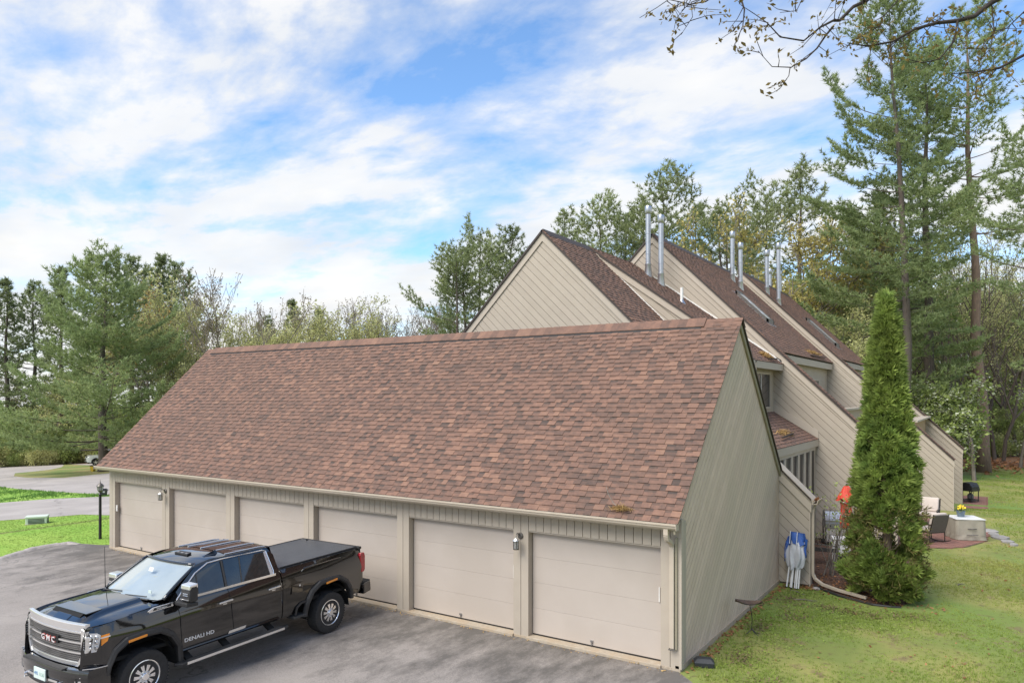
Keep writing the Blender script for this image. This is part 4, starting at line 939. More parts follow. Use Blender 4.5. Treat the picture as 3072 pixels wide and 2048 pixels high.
# mirrors, handles, steps, badges
for sg in (1, -1):
    mi = 0. if sg > 0 else .10
    b = B(); b.prism([(3.26, sg*.93, 1.40), (3.46, sg*.93, 1.41), (3.46, sg*.93, 1.47), (3.26, sg*.93, 1.46)], (0, sg*.18, .0)); mr = T('mirror_arm', b, 'plastic_black', bevel=.02)
    b = B(); b.prism([(3.27, sg*1.06, 1.49), (3.43, sg*1.08, 1.49), (3.46, sg*1.08, 1.56), (3.43, sg*1.07, 1.76), (3.27, sg*1.06, 1.77)], (0, sg*.24, 0)); mh = T('mirror', b, 'plastic_black', bevel=.03); mh.location.y = 0 if sg > 0 else .24; mh.location.z = 0 if sg > 0 else -.08
    b = B(); b.prism([(3.275, sg*1.065, 1.70), (3.45, sg*1.075, 1.69), (3.437, sg*1.075, 1.775), (3.275, sg*1.065, 1.785)], (0, sg*.235, 0)); T('mirror_cap', b, 'chrome', mh, bevel=.02)
    b = B(); b.box(3.455, 3.47, *sorted((sg*1.17, sg*1.29)), 1.60, 1.615); b.box(3.458, 3.472, *sorted((sg*1.17, sg*1.29)), 1.63, 1.645); b.box(3.445, 3.466, *sorted((sg*1.08, sg*1.30)), 1.53, 1.542); T('mirror_marker', b, 'chrome', mh)
    b = B(); b.prism([(3.26, sg*.95, 1.405), (3.48, sg*.95, 1.415), (3.48, sg*.95, 1.49), (3.26, sg*.95, 1.47)], (0, sg*.34, 0)); T('mirror_base', b, 'plastic_black', mh, bevel=.02)
    for hx in (2.64, 1.56):
        b = B(); yy = ysurf(hx-.1, 1.25); b.prism([(hx+.02, sg*(yy+.006), 1.235), (hx+.02, sg*(yy+.006), 1.262), (hx-.26, sg*(yy+.006), 1.275), (hx-.26, sg*(yy+.006), 1.245)], (0, sg*.035, 0)); dh = T('door_handle', b, 'chrome', bevel=.01)
        b = B(); b.box(hx-.14, hx-.06, *sorted((sg*(yy+.002), sg*(yy+.02))), 1.205, 1.225); T('grip_strip', b, 'chrome_soft', dh)  # soft chrome strip just below the door handle
    b = B(); b.prism([(3.52, sg*1.0, .40), (3.44, sg*1.13, .41), (1.20, sg*1.13, .435), (1.10, sg*1.0, .43)], (0, 0, .055)); st = T('side_step', b, 'plastic_black', bevel=.018)
    b = B(); b.prism([(3.36, sg*1.132, .415), (3.36, sg*1.132, .458), (1.30, sg*1.132, .482), (1.30, sg*1.132, .44)], (0, sg*.008, 0)); T('step_chrome', b, 'chrome_soft', st)
    b = B(); b.prism([(3.30, sg*1.03, .462), (3.30, sg*1.115, .462), (1.32, sg*1.115, .488), (1.32, sg*1.03, .488)], (0, 0, .008)); T('step_pad', b, 'rubber', st)
    for bx in (3.25, 2.5, 1.5):
        b = B(); b.bar((bx, sg*.8, .58), (bx, sg*1.02, .46), .12, .05); T('step_bracket', b, 'well', st)
    # fender vent badge
    b = B(); yy = ysurf(3.7, 1.43)+.004
    b.prism([(3.92, sg*yy, 1.39), (3.95, sg*yy, 1.425), (3.86, sg*yy, 1.465), (3.50, sg*yy, 1.475), (3.50, sg*yy, 1.41), (3.80, sg*yy, 1.40)], (0, sg*.014, 0)); fv = T('fender_vent', b, 'chrome', bevel=.004)
    b = B(); b.prism([(3.86, sg*(yy+.012), 1.412), (3.84, sg*(yy+.012), 1.452), (3.54, sg*(yy+.012), 1.462), (3.54, sg*(yy+.012), 1.42)], (0, sg*.006, 0)); T('vent_inset', b, 'plastic_black', fv)
    text('badge', 'DURAMAX', .035, 'badge_white', fv, (3.80, sg*(yy+.0195), 1.424) if sg > 0 else (3.55, sg*(yy+.0195), 1.43), (R(90), R(2), R(180) if sg > 0 else 0), .002, sx=1.1)
    yy = ysurf(3.1, .79)+.003
    text('badge', 'DENALI HD', .088, 'badge_white', tk, (3.33, yy, .755) if sg > 0 else (2.67, -yy, .765), (R(90), 0, R(180) if sg > 0 else 0), .003, sx=1.28)
    b = B(); b.box(2.10, 2.46, *sorted((sg*(ysurf(2.3, .7)+.0), sg*(ysurf(2.3, .7)+.004))), .665, .715) if False else b.prism([(2.46, sg*(.994), .655), (2.44, sg*(.999), .705), (2.08, sg*(.999), .715), (2.10, sg*.994, .665)], (0, sg*.006, 0)); T('rocker_guard', b, 'chrome_soft')
b = B(); b.tube([(3.62, -.86, 1.48), (3.62, -.862, 1.60), (3.63, -.866, 2.22)], [.010, .006, .004], 6); T('antenna', b, 'black_metal')
b = B(); b.prism([(1.02, ysurf(1, 1.2)-.002, 1.02), (.74, ysurf(.8, 1.2)-.002, 1.03), (.72, ysurf(.8, 1.2)-.002, 1.22), (1.0, ysurf(1, 1.2)-.002, 1.21)], (0, .003, 0)); fd = T('fuel_door', b, 'paint_black', bevel=.002)
b = B(); b.box(.80, .83, ysurf(.8, 1.18), ysurf(.8, 1.18)+.01, 1.15, 1.18); T('latch', b, 'lens', fd)
# ---- front face
fx = lambda y: 5.07-.10*(abs(y)/.85)**2.2
gr = T('grille', panel([(-.74, .80), (.74, .80), (.80, .92), (.80, 1.36), (-.80, 1.36), (-.80, .92)], lambda y, z: (fx(y)-.05, y, z), step=.1), 'well')
def fband(nm, z0, z1, y0, y1, dx0, dx1, m, parent=gr, n=16, **kw):
    b = B(); rr = []
    for k in range(n+1):
        y = y0+(y1-y0)*k/n; x = fx(y)
        rr.append([(x+dx0, y, z0), (x+dx1, y, z0), (x+dx1, y, z1), (x+dx0, y, z1)])
    for k in range(n): b.add(rr[k]+rr[k+1], [(0, 1, 5, 4), (1, 2, 6, 5), (2, 3, 7, 6), (3, 0, 4, 7)])
    b.add(rr[0], [(0, 1, 2, 3)]); b.add(rr[-1], [(3, 2, 1, 0)])
    return T(nm, b, m, parent, **kw)
fband('grille_header', 1.315, 1.435, -.84, .84, -.06, .012, 'chrome', bevel=.012)
for k, z in enumerate((.865, 1.02, 1.175)):
    fband('grille_bar', z+.118, z+.142, -.78, .78, -.04, .014, 'chrome')
    for j in range(4):
        zz_ = z+.012+j*.029
        fband('mesh_bar', zz_, zz_+.009, -.775, .775, -.04, -.012, 'mesh_metal', n=14)
    b = B()
    for q in range(46):
        y = -.765+q*.034
        for j in range(3):
            zz_ = z+.024+j*.029; yy = y+(j % 2)*.017
            b.box(fx(yy)-.036, fx(yy)-.008, yy-.0045, yy+.0045, zz_, zz_+.017)
    tag(T('mesh_posts', b, 'mesh_metal', gr, fixn=False), kind='stuff')
fband('grille_sill', .79, .86, -.70, .70, -.06, .012, 'chrome', bevel=.01)
for sg in (1, -1):
    b = B(); y0 = .77; q = [(y0, 1.37), (y0+.10, 1.33), (y0+.10, .98), (y0+.02, .88), (y0-.06, .79), (y0-.12, .79), (y0-.06, .86), (y0, .95)]
    b.prism([(fx(y)-.05, sg*y, z) for y, z in q], (.075, 0, 0)); T('grille_surround', b, 'chrome_soft', gr, bevel=.008)
    # headlight
    hl = panel([(.80, .99), (.97, 1.02), (1.0, 1.10), (1.02, 1.27), (.98, 1.30), (.80, 1.31)], lambda y, z: (fx(.80)+.018-.95*max(0, y-.84)**1.0*(1 if y < .93 else 1), sg*(y-.018), z), step=.06); ho = T('headlight', hl, 'lens', smooth='all')
    b = B(); b.prism([(fx(.82)-.02, sg*.80, 1.0), (fx(.82)-.02, sg*.90, 1.02), (fx(.82)-.02, sg*.90, 1.26), (fx(.82)-.02, sg*.80, 1.28)], (.05, 0, 0)); T('lamp_frame', b, 'chrome_soft', ho, bevel=.01)
    b = B(); b.prism([(fx(.82)+.03, sg*.825, 1.05), (fx(.82)+.03, sg*.885, 1.08), (fx(.82)+.03, sg*.885, 1.23), (fx(.82)+.03, sg*.825, 1.23)], (.006, 0, 0)); T('projector', b, 'well', ho)
    for j in range(4):
        b = B(); b.box(fx(.82)+.034, fx(.82)+.042, *sorted((sg*.835, sg*.875)), 1.07+j*.035, 1.085+j*.035); T('led_strip', b, 'lens', ho)
    for i in range(3):
        for j in range(2):
            b = B(); cx_ = fx(.82)-.04-.075*j; b.lathe([(.001, 0), (.028, .01), (.034, .035)], 10, (cx_, sg*(.915+.045*j), 1.08+i*.075), 'x'); T('reflector', b, 'chrome', ho, smooth=True)
    b = B(); xx = [4.80, 4.66]
    b.prism([(4.80, sg*(ysurf(4.80, 1.2)+.003), 1.10), (4.69, sg*(ysurf(4.69, 1.2)+.003), 1.16), (4.65, sg*(ysurf(4.65, 1.2)+.003), 1.265), (4.80, sg*(ysurf(4.80, 1.2)+.003), 1.25)], (0, sg*.012, 0)); T('corner_lamp', b, 'amber', ho)
    b = B(); b.prism([(4.82, sg*(ysurf(4.82, 1.2)+.004), 1.205), (4.64, sg*(ysurf(4.64, 1.2)+.004), 1.222), (4.64, sg*(ysurf(4.64, 1.2)+.004), 1.24), (4.82, sg*(ysurf(4.82, 1.2)+.004), 1.225)], (0, sg*.018, 0)); T('lamp_divider', b, 'chrome', ho)
# front panels between grille and fender
for sg in (1, -1):
    b = B(); b.add([(fx(.80)-.06, sg*.70, .62), (4.98, sg*.86, .62), (4.98, sg*.88, 1.37), (fx(.80)-.06, sg*.78, 1.37)], [(0, 1, 2, 3)]); T('front_panel', b, 'paint_black')
# bumper
bx_ = lambda y: 5.20-.17*(abs(y)/1.0)**2.6
def bump_surf(z0, z1, dx=0.):
    b = B(); n = 28; rr = []
    for k in range(n+1):
        y = -1.0+2*k/n; x = bx_(y)+dx
        rr.append([(x-.20, y, z1+.02), (x-.02, y, z1+.015), (x, y, z1-.03), (x+.005, y, (z0+z1)/2), (x-.02, y, z0), (x-.2, y, z0-.02)])
    for k in range(n): b.add(rr[k]+rr[k+1], [(i, i+1, 7+i, 6+i) for i in range(5)])
    for sg, r0 in ((-1, rr[0]), (1, rr[-1])):
        b.add(r0+[(4.62, sg*1.005, q[2]) for q in r0], [(i, i+1, 7+i, 6+i) for i in range(5)])
    return b
bp = T('front_bumper', bump_surf(.50, .76), 'paint_black', smooth=True)
b = bump_surf(.40, .49, -.04); T('air_dam', b, 'plastic_black', bp, smooth=True)
for sg in (1, -1):
    b = B(); b.tube([(4.62, sg*1.008, .775), (bx_(1.0)-.1, sg*1.0, .79), (bx_(.9)-.0, sg*.92, .80)], .008, 5); T('bumper_trim', b, 'chrome', bp)
    b = B(); b.prism([(bx_(.82)-.01, sg*.78, .52), (bx_(.92)-.01, sg*.89, .52), (bx_(.92)-.01, sg*.89, .68), (bx_(.82)-.01, sg*.78, .68)], (.025, 0, 0)); fo = T('fog_lamp', b, 'chrome', bp, bevel=.01)
    b = B(); b.prism([(bx_(.84)+.012, sg*.80, .54), (bx_(.88)+.012, sg*.84, .54), (bx_(.88)+.012, sg*.84, .66), (bx_(.84)+.012, sg*.80, .66)], (.006, 0, 0)); T('fog_inset', b, 'well', fo)
    b = B(); b.tube([(bx_(.5)-.02, sg*.47, .55), (bx_(.5)+.05, sg*.47, .53), (bx_(.5)+.05, sg*.47, .48), (bx_(.5)-.02, sg*.47, .47)], .014, 6); T('tow_hook', b, 'chrome', bp)
    b = B(); b.prism([(bx_(.2)+.004, sg*.22, .545), (bx_(.4)+.004, sg*.44, .545), (bx_(.4)+.004, sg*.44, .575), (bx_(.2)+.004, sg*.22, .575)], (.008, 0, 0)); T('chrome_strip', b, 'chrome_soft', bp)
b = B(); b.box(bx_(0)-.10, bx_(0)-.004, -.58, .58, .752, .782); T('bumper_pad', b, 'rubber', bp)
b = B(); b.box(bx_(0)+.012, bx_(0)+.032, -.17, .17, .525, .70); pl = T('license_plate', b, 'plate', bp, bevel=.006)
text('plate_number', '495', .075, 'plate_ink', pl, (bx_(0)+.0335, -.15, .585), (R(90), 0, R(90)), .001)
text('plate_number', '1136', .075, 'plate_ink2', pl, (bx_(0)+.0335, -.012, .585), (R(90), 0, R(90)), .001)
for k, ch in enumerate('GMC'):
    text('badge', ch, .135, 'badge_red', gr, (fx(0)+.020, -.225+k*.15, 1.085), (R(90), 0, R(90)), .008, sx=1.2)
    text('badge_face', ch, .12, 'badge_white', gr, (fx(0)+.0265, -.218+k*.15, 1.09), (R(90), 0, R(90)), .004, sx=1.2)
b = B(); b.box(fx(0)-.01, fx(0)+.012, -.25, .25, 1.085, 1.205); T('badge_plate', b, 'well', gr)

# the nose is a little blunter than drawn: draw it in towards the axle
def nose(o_):
    for ch in o_.children:
        if ch.name.startswith('wheel') and ch.type == 'EMPTY': continue
        if ch.type == 'MESH':
            if ch.location.length > 1.0: ch.location.x -= .11*ss((ch.location.x-4.42)/.5)
            else:
                for v_ in ch.data.vertices:
                    if v_.co.x > 4.42: v_.co.x -= .11*ss((v_.co.x-4.42)/.5)
        nose(ch)
nose(tk)
# ================================================================ SMALL THINGS
def LT(root): return lambda nm, b, m, parent=None, **kw: obj(nm, b, m, parent or root, world=False, **kw)
# ---- wall lanterns
def lantern(x, label):
    r = thing('wall_lantern', label, 'wall lamp', (x, 0, 1.98), group='wall lanterns on the garage'); o = LT(r)
    b = B(); b.lathe([(.065, -.001), (.065, -.02), (.05, -.035), (.001, -.04)], 16, (0, 0, .10), 'y'); o('wall_plate', b, 'bronze', smooth=True)
    b = B(); b.tube([(0, -.03, .10), (0, -.07, .15), (0, -.13, .165), (0, -.165, .13), (0, -.165, .09)], .011, 8); o('arm', b, 'bronze', smooth='all')
    b = B(); b.lathe([(.012, .095), (.03, .085), (.05, .06), (.072, .035), (.075, .025), (.001, .025)], 12, (0, -.165, 0)); o('hood', b, 'chrome_soft', smooth=True)
    for k in range(6):
        a_ = k*math.pi/3; b = B(); b.bar((.066*math.cos(a_), -.165+.066*math.sin(a_), .028), (.058*math.cos(a_), -.165+.058*math.sin(a_), -.14), .010, .010); o('cage_bar', b, 'bronze')
    b = B(); b.lathe([(.062, -.14), (.062, -.155), (.02, -.165), (.001, -.165)], 12, (0, -.165, 0)); o('base', b, 'bronze')
    b = B(); b.lathe([(.05, .02), (.045, -.135)], 12, (0, -.165, 0)); o('glass', b, 'lamp_glass', smooth=True)
lantern(-16.07, 'small bronze wall lantern on the post beside the first garage door at the lamp-post end')
lantern(-3.38, 'small bronze wall lantern on the post between the last two garage doors by the downspout')
# ---- lamp post
r = thing('lamp_post', 'black leaning lamp post with a carriage lantern on the lawn left of the garage', 'lamp post', (-21.04, .6, 0)); r.rotation_euler = (R(-1.8), R(-3.4), 0); o = LT(r)
b = B(); b.lathe([(.05, -.1), (.048, .3), (.043, 1.5), (.055, 1.51), (.06, 1.54), (.045, 1.56), (.03, 1.60)], 12); o('post', b, 'black_metal', smooth=True)
b = B(); b.lathe([(.03, 1.60), (.05, 1.63), (.075, 1.66), (.08, 1.675)], 6); o('cup', b, 'bronze')
b = B(); b.lathe([(.075, 1.675), (.095, 1.82)], 6); o('glass', b, 'lamp_glass')
for k in range(6):
    a_ = k*math.pi/3; b = B(); b.bar((.077*math.cos(a_), .077*math.sin(a_), 1.67), (.097*math.cos(a_), .097*math.sin(a_), 1.82), .012, .012); o('cage_bar', b, 'black_metal')
b = B(); b.lathe([(.125, 1.815), (.115, 1.84), (.07, 1.90), (.03, 1.925), (.02, 1.95), (.012, 1.97), (.003, 2.05)], 12); o('hood', b, 'bronze', smooth=True)
# ---- utility cabinet
mat('pale_green', (.60, .66, .57), (.55, .61, .52), scale=4, rough=.5)
mat('pale_green_dark', (.05, .07, .05), scale=4, rough=.7)
r = thing('utility_cabinet', 'low pale green utility box with louvred sides on the lawn', 'utility box', (-26.8, 1.1, g(-26.8, 1.1)), R(58)); r.scale = (.8,)*3; o = LT(r)
b = B(); b.prism([(-.44, -.28, .0), (.44, -.28, .0), (.46, -.30, .34), (-.46, -.30, .34)], (0, .56, 0)); o('body', b, 'pale_green', bevel=.03)
b = B(); b.box(-.48, .48, -.32, .30, .31, .40); o('lid', b, 'pale_green', bevel=.03)
b = B(); b.box(-.5, .5, -.33, .33, -.12, .02); o('pad', b, 'concrete', bevel=.02)
for k in range(4):
    b = B(); b.box(-.34, .34, -.301, -.288, .05+k*.064, .088+k*.064); o('louvre', b, 'pale_green_dark'); 
    b = B(); b.box(.452, .462, -.2, .2, .05+k*.064, .088+k*.064); o('louvre', b, 'pale_green_dark')
# ---- tub by the road
mat('tub_grey', (.07, .07, .075), (.05, .05, .055), scale=5, rough=.5)
r = thing('plastic_tub', 'dark grey plastic tub with hand hole on the verge behind the lamp post', 'tub', (-36.4, 8.55, g(-36.4, 8.55)+.02), R(-20)); o = LT(r)
b = B(); b.add([(-.22, -.15, 0), (.22, -.15, 0), (.22, .15, 0), (-.22, .15, 0), (-.29, -.19, .34), (.29, -.19, .34), (.29, .19, .34), (-.29, .19, .34)], [(0, 3, 2, 1), (0, 1, 5, 4), (1, 2, 6, 5), (2, 3, 7, 6), (3, 0, 4, 7)]); o('shell', b, 'tub_grey')
b = B()
for p0, p1 in (((-.31, -.2, .35), (.31, -.2, .35)), ((.31, -.2, .35), (.31, .2, .35)), ((.31, .2, .35), (-.31, .2, .35)), ((-.31, .2, .35), (-.31, -.2, .35))): b.bar(p0, p1, .03, .03)
o('rim', b, 'tub_grey')
b = B(); b.box(.262, .285, -.05, .05, .2, .29); o('tag', b, 'white_plastic')
# ---- yellow crate at the pine
mat('yellow_plastic', (.62, .42, .03), (.55, .36, .03), scale=5, rough=.5)
r = thing('yellow_bin', 'small yellow bin with a black lid beside the pine trunk', 'bin', (-65.7, 22.6, g(-65.7, 22.6)), .3); o = LT(r)
b = B(); b.add([(-.14, -.12, 0), (.14, -.12, 0), (.14, .12, 0), (-.14, .12, 0), (-.19, -.17, .5), (.19, -.17, .5), (.19, .17, .5), (-.19, .17, .5)], [(0, 3, 2, 1), (0, 1, 5, 4), (1, 2, 6, 5), (2, 3, 7, 6), (3, 0, 4, 7), (4, 5, 6, 7)]); o('bucket', b, 'yellow_plastic')
b = B(); b.box(-.21, .21, -.19, .19, .5, .57); o('lid', b, 'black_metal', bevel=.02)
# ---- leaf-shaped bird bath
mat('rusty', (.16, .105, .075), (.10, .07, .055), scale=14, rough=.6, metal=.4)
r = thing('bird_bath', 'rusty leaf-shaped metal bird bath on a thin stand beside the garage wall', 'bird bath', (.47, 2.78, 0), R(33)); o = LT(r)
b = B(); nn_ = 16; top = []; ring = []
for i in range(nn_+1):
    t_ = i/nn_; x = -.30+.56*t_; w = .18*math.sin(math.pi*t_**.8)**.8 if 0 < t_ < 1 else 0
    ring.append([(x, s_*w, .655+.045*abs(s_)**2+.03*(1-t_)**3-.0*t_-.045*math.sin(math.pi*t_)) for s_ in (-1, -.6, -.25, 0, .25, .6, 1)])
for i in range(nn_): b.add(ring[i]+ring[i+1], [(k, k+1, 8+k, 7+k) for k in range(6)])
dish = o('dish', b, 'rusty', smooth='all', fixn=False)
b = B(); b.tube([(-.30, 0, .685), (0, 0, .605), (.20, 0, .63), (.26, 0, .655), (.29, .0, .63), (.27, 0, .605), (.20, 0, .60)], .008, 6); o('stem_rib', b, 'black_metal', dish)
b = B(); b.tube([(0, 0, .61), (.03, 0, .48), (.05, 0, .32), (.045, 0, .16), (.03, 0, .09), (-.06, -.02, .03), (-.12, -.04, 0)], .008, 6); o('stand', b, 'black_metal')
for dx, dy in ((.17, .02), (.10, .13), (.10, -.12)):
    b = B(); b.tube([(.04, 0, .12), (.05+dx*.3, dy*.4, .05), (.05+dx, dy, 0)], .007, 6); o('foot', b, 'black_metal')
# ---- bait box
mat('bait', (.028, .030, .034), (.022, .024, .028), scale=8, rough=.45)
r = thing('bait_station', 'small black plastic box on the grass at the garage corner', 'box', (.26, .52, 0), R(22)); o = LT(r)
b = B(); b.prism([(-.17, -.11, 0), (.17, -.11, 0), (.17, -.11, .09), (-.17, -.11, .09)], (0, .22, 0)); o('base', b, 'bait', bevel=.012)
b = B(); b.add([(-.185, -.12, .09), (.185, -.12, .09), (.185, .12, .09), (-.185, .12, .09), (-.12, -.05, .155), (.12, -.05, .155), (.12, .08, .155), (-.12, .08, .155)], [(0, 1, 5, 4), (1, 2, 6, 5), (2, 3, 7, 6), (3, 0, 4, 7), (4, 5, 6, 7), (0, 3, 2, 1)]); o('lid', b, 'bait', bevel=.01)
# ---- folded pop-up canopy
mat('blue_cloth', (.04, .12, .40), (.03, .08, .30), scale=6, rough=.6, bump=.3, bscale=18)
mat('silver_cloth', (.58, .59, .62), (.42, .43, .46), scale=4, rough=.45, bump=.4, bscale=12)
mat('white_paint', (.75, .75, .75), scale=5, rough=.4)
r = thing('folded_canopy', 'folded pop-up canopy with blue and silver cloth leaning against the low wall', 'canopy', (.40, 7.0, 0), R(-12)); r.rotation_euler = (R(-9), R(2), R(-12)); o = LT(r)
for k, (x, y) in enumerate(((-.13, -.03), (-.06, .02), (.0, -.05), (.06, .01), (.12, -.03), (.15, .03))):
    b = B(); b.bar((x, y, .02), (x*.75, y, 1.40), .03, .03); leg = o('leg', b, 'white_paint')
    b = B(); b.box(x-.03, x+.03, y-.03, y+.03, 0, .03); o('foot_plate', b, 'black_metal', leg)
def cloth(nm, z0, z1, rad, m, seed, x0=0., y0=0., fold=7, depth=.3, a0=0., a1=2*math.pi):
    rnd_ = random.Random(seed); b = B(); nz, na = 14, 40; ph = rnd_.uniform(0, 6); rows = []
    for i in range(nz+1):
        t_ = i/nz; z = z0+(z1-z0)*t_; rr = []
        for j in range(na+1):
            a_ = a0+(a1-a0)*j/na; q = rad(t_)*(1+depth*math.sin(fold*a_+ph+1.3*t_)*(.4+.6*(1-t_))+.10*math.sin(3*a_+5*t_+ph)+.08*math.sin(11*a_+9*t_))
            rr.append((x0+q*math.cos(a_)*1.15, y0+q*math.sin(a_)*.75, z+(.05*math.sin(5*a_+ph) if i == 0 else 0)))
        rows.append(rr)
    for i in range(nz): b.add(rows[i]+rows[i+1], [(k, k+1, na+2+k, na+1+k) for k in range(na)])
    return b
o('silver_sheet', cloth('s', .50, 1.22, lambda t_: .115+.075*math.sin(2.9*t_)+.03*t_, 'silver_cloth', 3, fold=7, depth=.24), 'silver_cloth', smooth='all', fixn=False)
o('blue_top', cloth('s', 1.12, 1.43, lambda t_: .20-.05*t_, 'blue_cloth', 5, fold=5, depth=.14), 'blue_cloth', smooth='all', fixn=False)
o('blue_flap', cloth('s', .70, 1.30, lambda t_: .215-.03*t_, 'blue_cloth', 8, x0=-.03, fold=6, depth=.1, a0=2.7, a1=3.9), 'blue_cloth', smooth='all', fixn=False)
o('blue_flap', cloth('s', .85, 1.30, lambda t_: .215-.02*t_, 'blue_cloth', 9, x0=.02, fold=6, depth=.1, a0=-.45, a1=.35), 'blue_cloth', smooth='all', fixn=False)
for x in (-.06, .12):
    b = B(); b.bar((x-.03, -.22, 1.13), (x-.05, -.19, 1.45), .022, .012); o('strut', b, 'white_paint')
# ---- closed red umbrella
mat('red_cloth', (.62, .055, .025), (.48, .04, .02), scale=6, rough=.6)
r = thing('closed_umbrella', 'closed red patio umbrella tied with cords behind the arborvitae', 'umbrella', (1.0, 11.6, 0)); o = LT(r)
b = B(); b.lathe([(.02, 0), (.02, 2.2), (.03, 2.21), (.03, 2.25), (.001, 2.27)], 10); o('pole', b, 'black_metal')
b = B(); b.lathe([(.25, 0), (.25, .05), (.06, .09), (.04, .2), (.03, .3)], 16); o('base', b, 'black_metal')
o('upper_canopy', cloth('u', 1.78, 2.2, lambda t_: .20*(1-t_)+.055, 'red_cloth', 2, fold=8, depth=.12), 'red_cloth', smooth='all', fixn=False)
o('canopy', cloth('u', .95, 1.95, lambda t_: .155+.02*math.sin(9*t_)-.03*t_, 'red_cloth', 4, fold=8, depth=.18), 'red_cloth', smooth='all', fixn=False)
for z in (1.75, 1.35):
    b = B(); b.tube([(.19*math.cos(k*.52), .15*math.sin(k*.52), z+.05*math.sin(k*.52)) for k in range(13)], .01, 5); o('cord', b, 'tub_strap' if 'tub_strap' in M else 'white_plastic')
# ---- barbecue grills
def bbq(label, loc, rz, m, s=1., tank=False, cab=True):
    r = thing('barbecue_grill', label, 'grill', loc, rz, None); r.scale = (s, s, s); o = LT(r)
    b = B(); pts = [(-.26, .78), (-.26, .86), (-.22, 1.02), (-.10, 1.14), (.08, 1.17), (.22, 1.10), (.26, .95), (.26, .78)] if cab else [(-.27, .78), (-.27, .83), (-.14, 1.03), (.16, 1.06), (.26, 1.0), (.26, .78)]
    b.prism([(-.33, y, z) for y, z in pts], (.66, 0, 0)); o('lid', b, m, bevel=.012)
    b = B(); b.tube([(-.24, -.27, .93), (-.24, -.32, .94), (.24, -.32, .94), (.24, -.27, .93)], .012, 6); o('lid_handle', b, 'steel' if cab else 'black_metal')
    b = B(); b.box(-.34, .34, -.29, .27, .60, .775); o('fire_box', b, m, bevel=.008)
    for k in range(3 if cab else 0):
        b = B(); b.lathe([(.03, 0), (.025, -.03), (.001, -.032)], 10, (-.18+.18*k, -.29, .69), 'y'); o('knob', b, 'black_metal')
    for sx in (-1, 1):
        for sy in (-1, 1):
            b = B(); b.box(sx*.31-.018, sx*.31+.018, sy*.23-.018, sy*.23+.018, .05, .62); o('leg', b, 'black_metal')
    b = B(); b.box(-.34, .34, -.26, .26, .12, .15); o('bottom_shelf', b, 'black_metal')
    b = B(); b.box(-.31, .31, -.255, -.245, .16, .58)
    if cab: o('cabinet_door', b, 'chrome_soft')
    b = B(); b.box(.36, .62, -.26, .24, .74, .77); b.box(.355, .36, -.26, .24, .70, .76)
    if cab: o('side_shelf', b, m)
    for sx in (-1, 1):
        b = B(); b.lathe([(.07, -.02), (.075, 0), (.07, .02)], 16, (sx*.35, .24, .075), 'x'); o('wheel', b, 'tyre')
    if tank:
        b = B(); b.lathe([(.10, .16), (.15, .20), (.15, .38), (.11, .44), (.03, .45), (.03, .50), (.001, .5)], 16, (0, 0, 0)); o('gas_tank', b, 'tub_grey', smooth=True)
        b = B(); b.tube([(.1, -.1, .44), (.1, -.1, .54), (-.1, -.1, .54), (-.1, -.1, .44)], .012, 6); o('tank_collar', b, 'black_metal')
bbq('silver barbecue grill with curved lid behind the leafless shrub', (.35, 13.45, 0), R(20), 'steel')
bbq('black barbecue grill with gas tank on the far brick pad', (3.80, 35.6, g(3.80, 35.6)+.02), R(60), 'black_metal', 1.05, True, False)
# ---- white side table
r = thing('side_table', 'small white square side table beside the black metal bench', 'side table', (.95, 10.9, 0), R(15)); o = LT(r)
b = B(); b.box(-.25, .25, -.25, .25, .70, .74); o('top', b, 'white_paint', bevel=.006)
for sx in (-1, 1):
    for sy in (-1, 1):
        b = B(); b.box(sx*.21-.02, sx*.21+.02, sy*.21-.02, sy*.21+.02, 0, .70); o('leg', b, 'white_paint')
b = B(); b.box(-.22, .22, -.225, -.215, .25, .68); o('front_panel', b, 'white_paint')
# ---- ornate black bench
r = thing('metal_bench', 'black metal garden bench with scrolled back beside the low wall', 'bench', (.35, 10.3, 0), R(8)); o = LT(r)
for k in range(5):
    b = B(); b.box(-.6, .6, -.25+k*.11, -.19+k*.11, .42, .44); o('seat_slat', b, 'black_metal')
for sx in (-1, 1):
    for y in (-.24, .24):
        b = B(); b.bar((sx*.57, y, 0), (sx*.57, y, .42 if y < 0 else .85), .03, .03); o('leg', b, 'black_metal')
    b = B(); b.tube([(sx*.57, -.24, .42), (sx*.57, -.26, .60), (sx*.57, -.1, .64), (sx*.57, .24, .66)], .015, 6); o('armrest', b, 'black_metal')
for z in (.50, .83):
    b = B(); b.tube([(-.57, .25, z), (0, .27, z+.03), (.57, .25, z)], .014, 6); o('back_rail', b, 'black_metal')
for k in range(9):
    x = -.48+.12*k; b = B(); b.tube([(x+.05*math.sin(q*1.05)*(1-q/14), .26, .50+.034*q) for q in range(11)], .010, 5); o('scroll', b, 'black_metal')
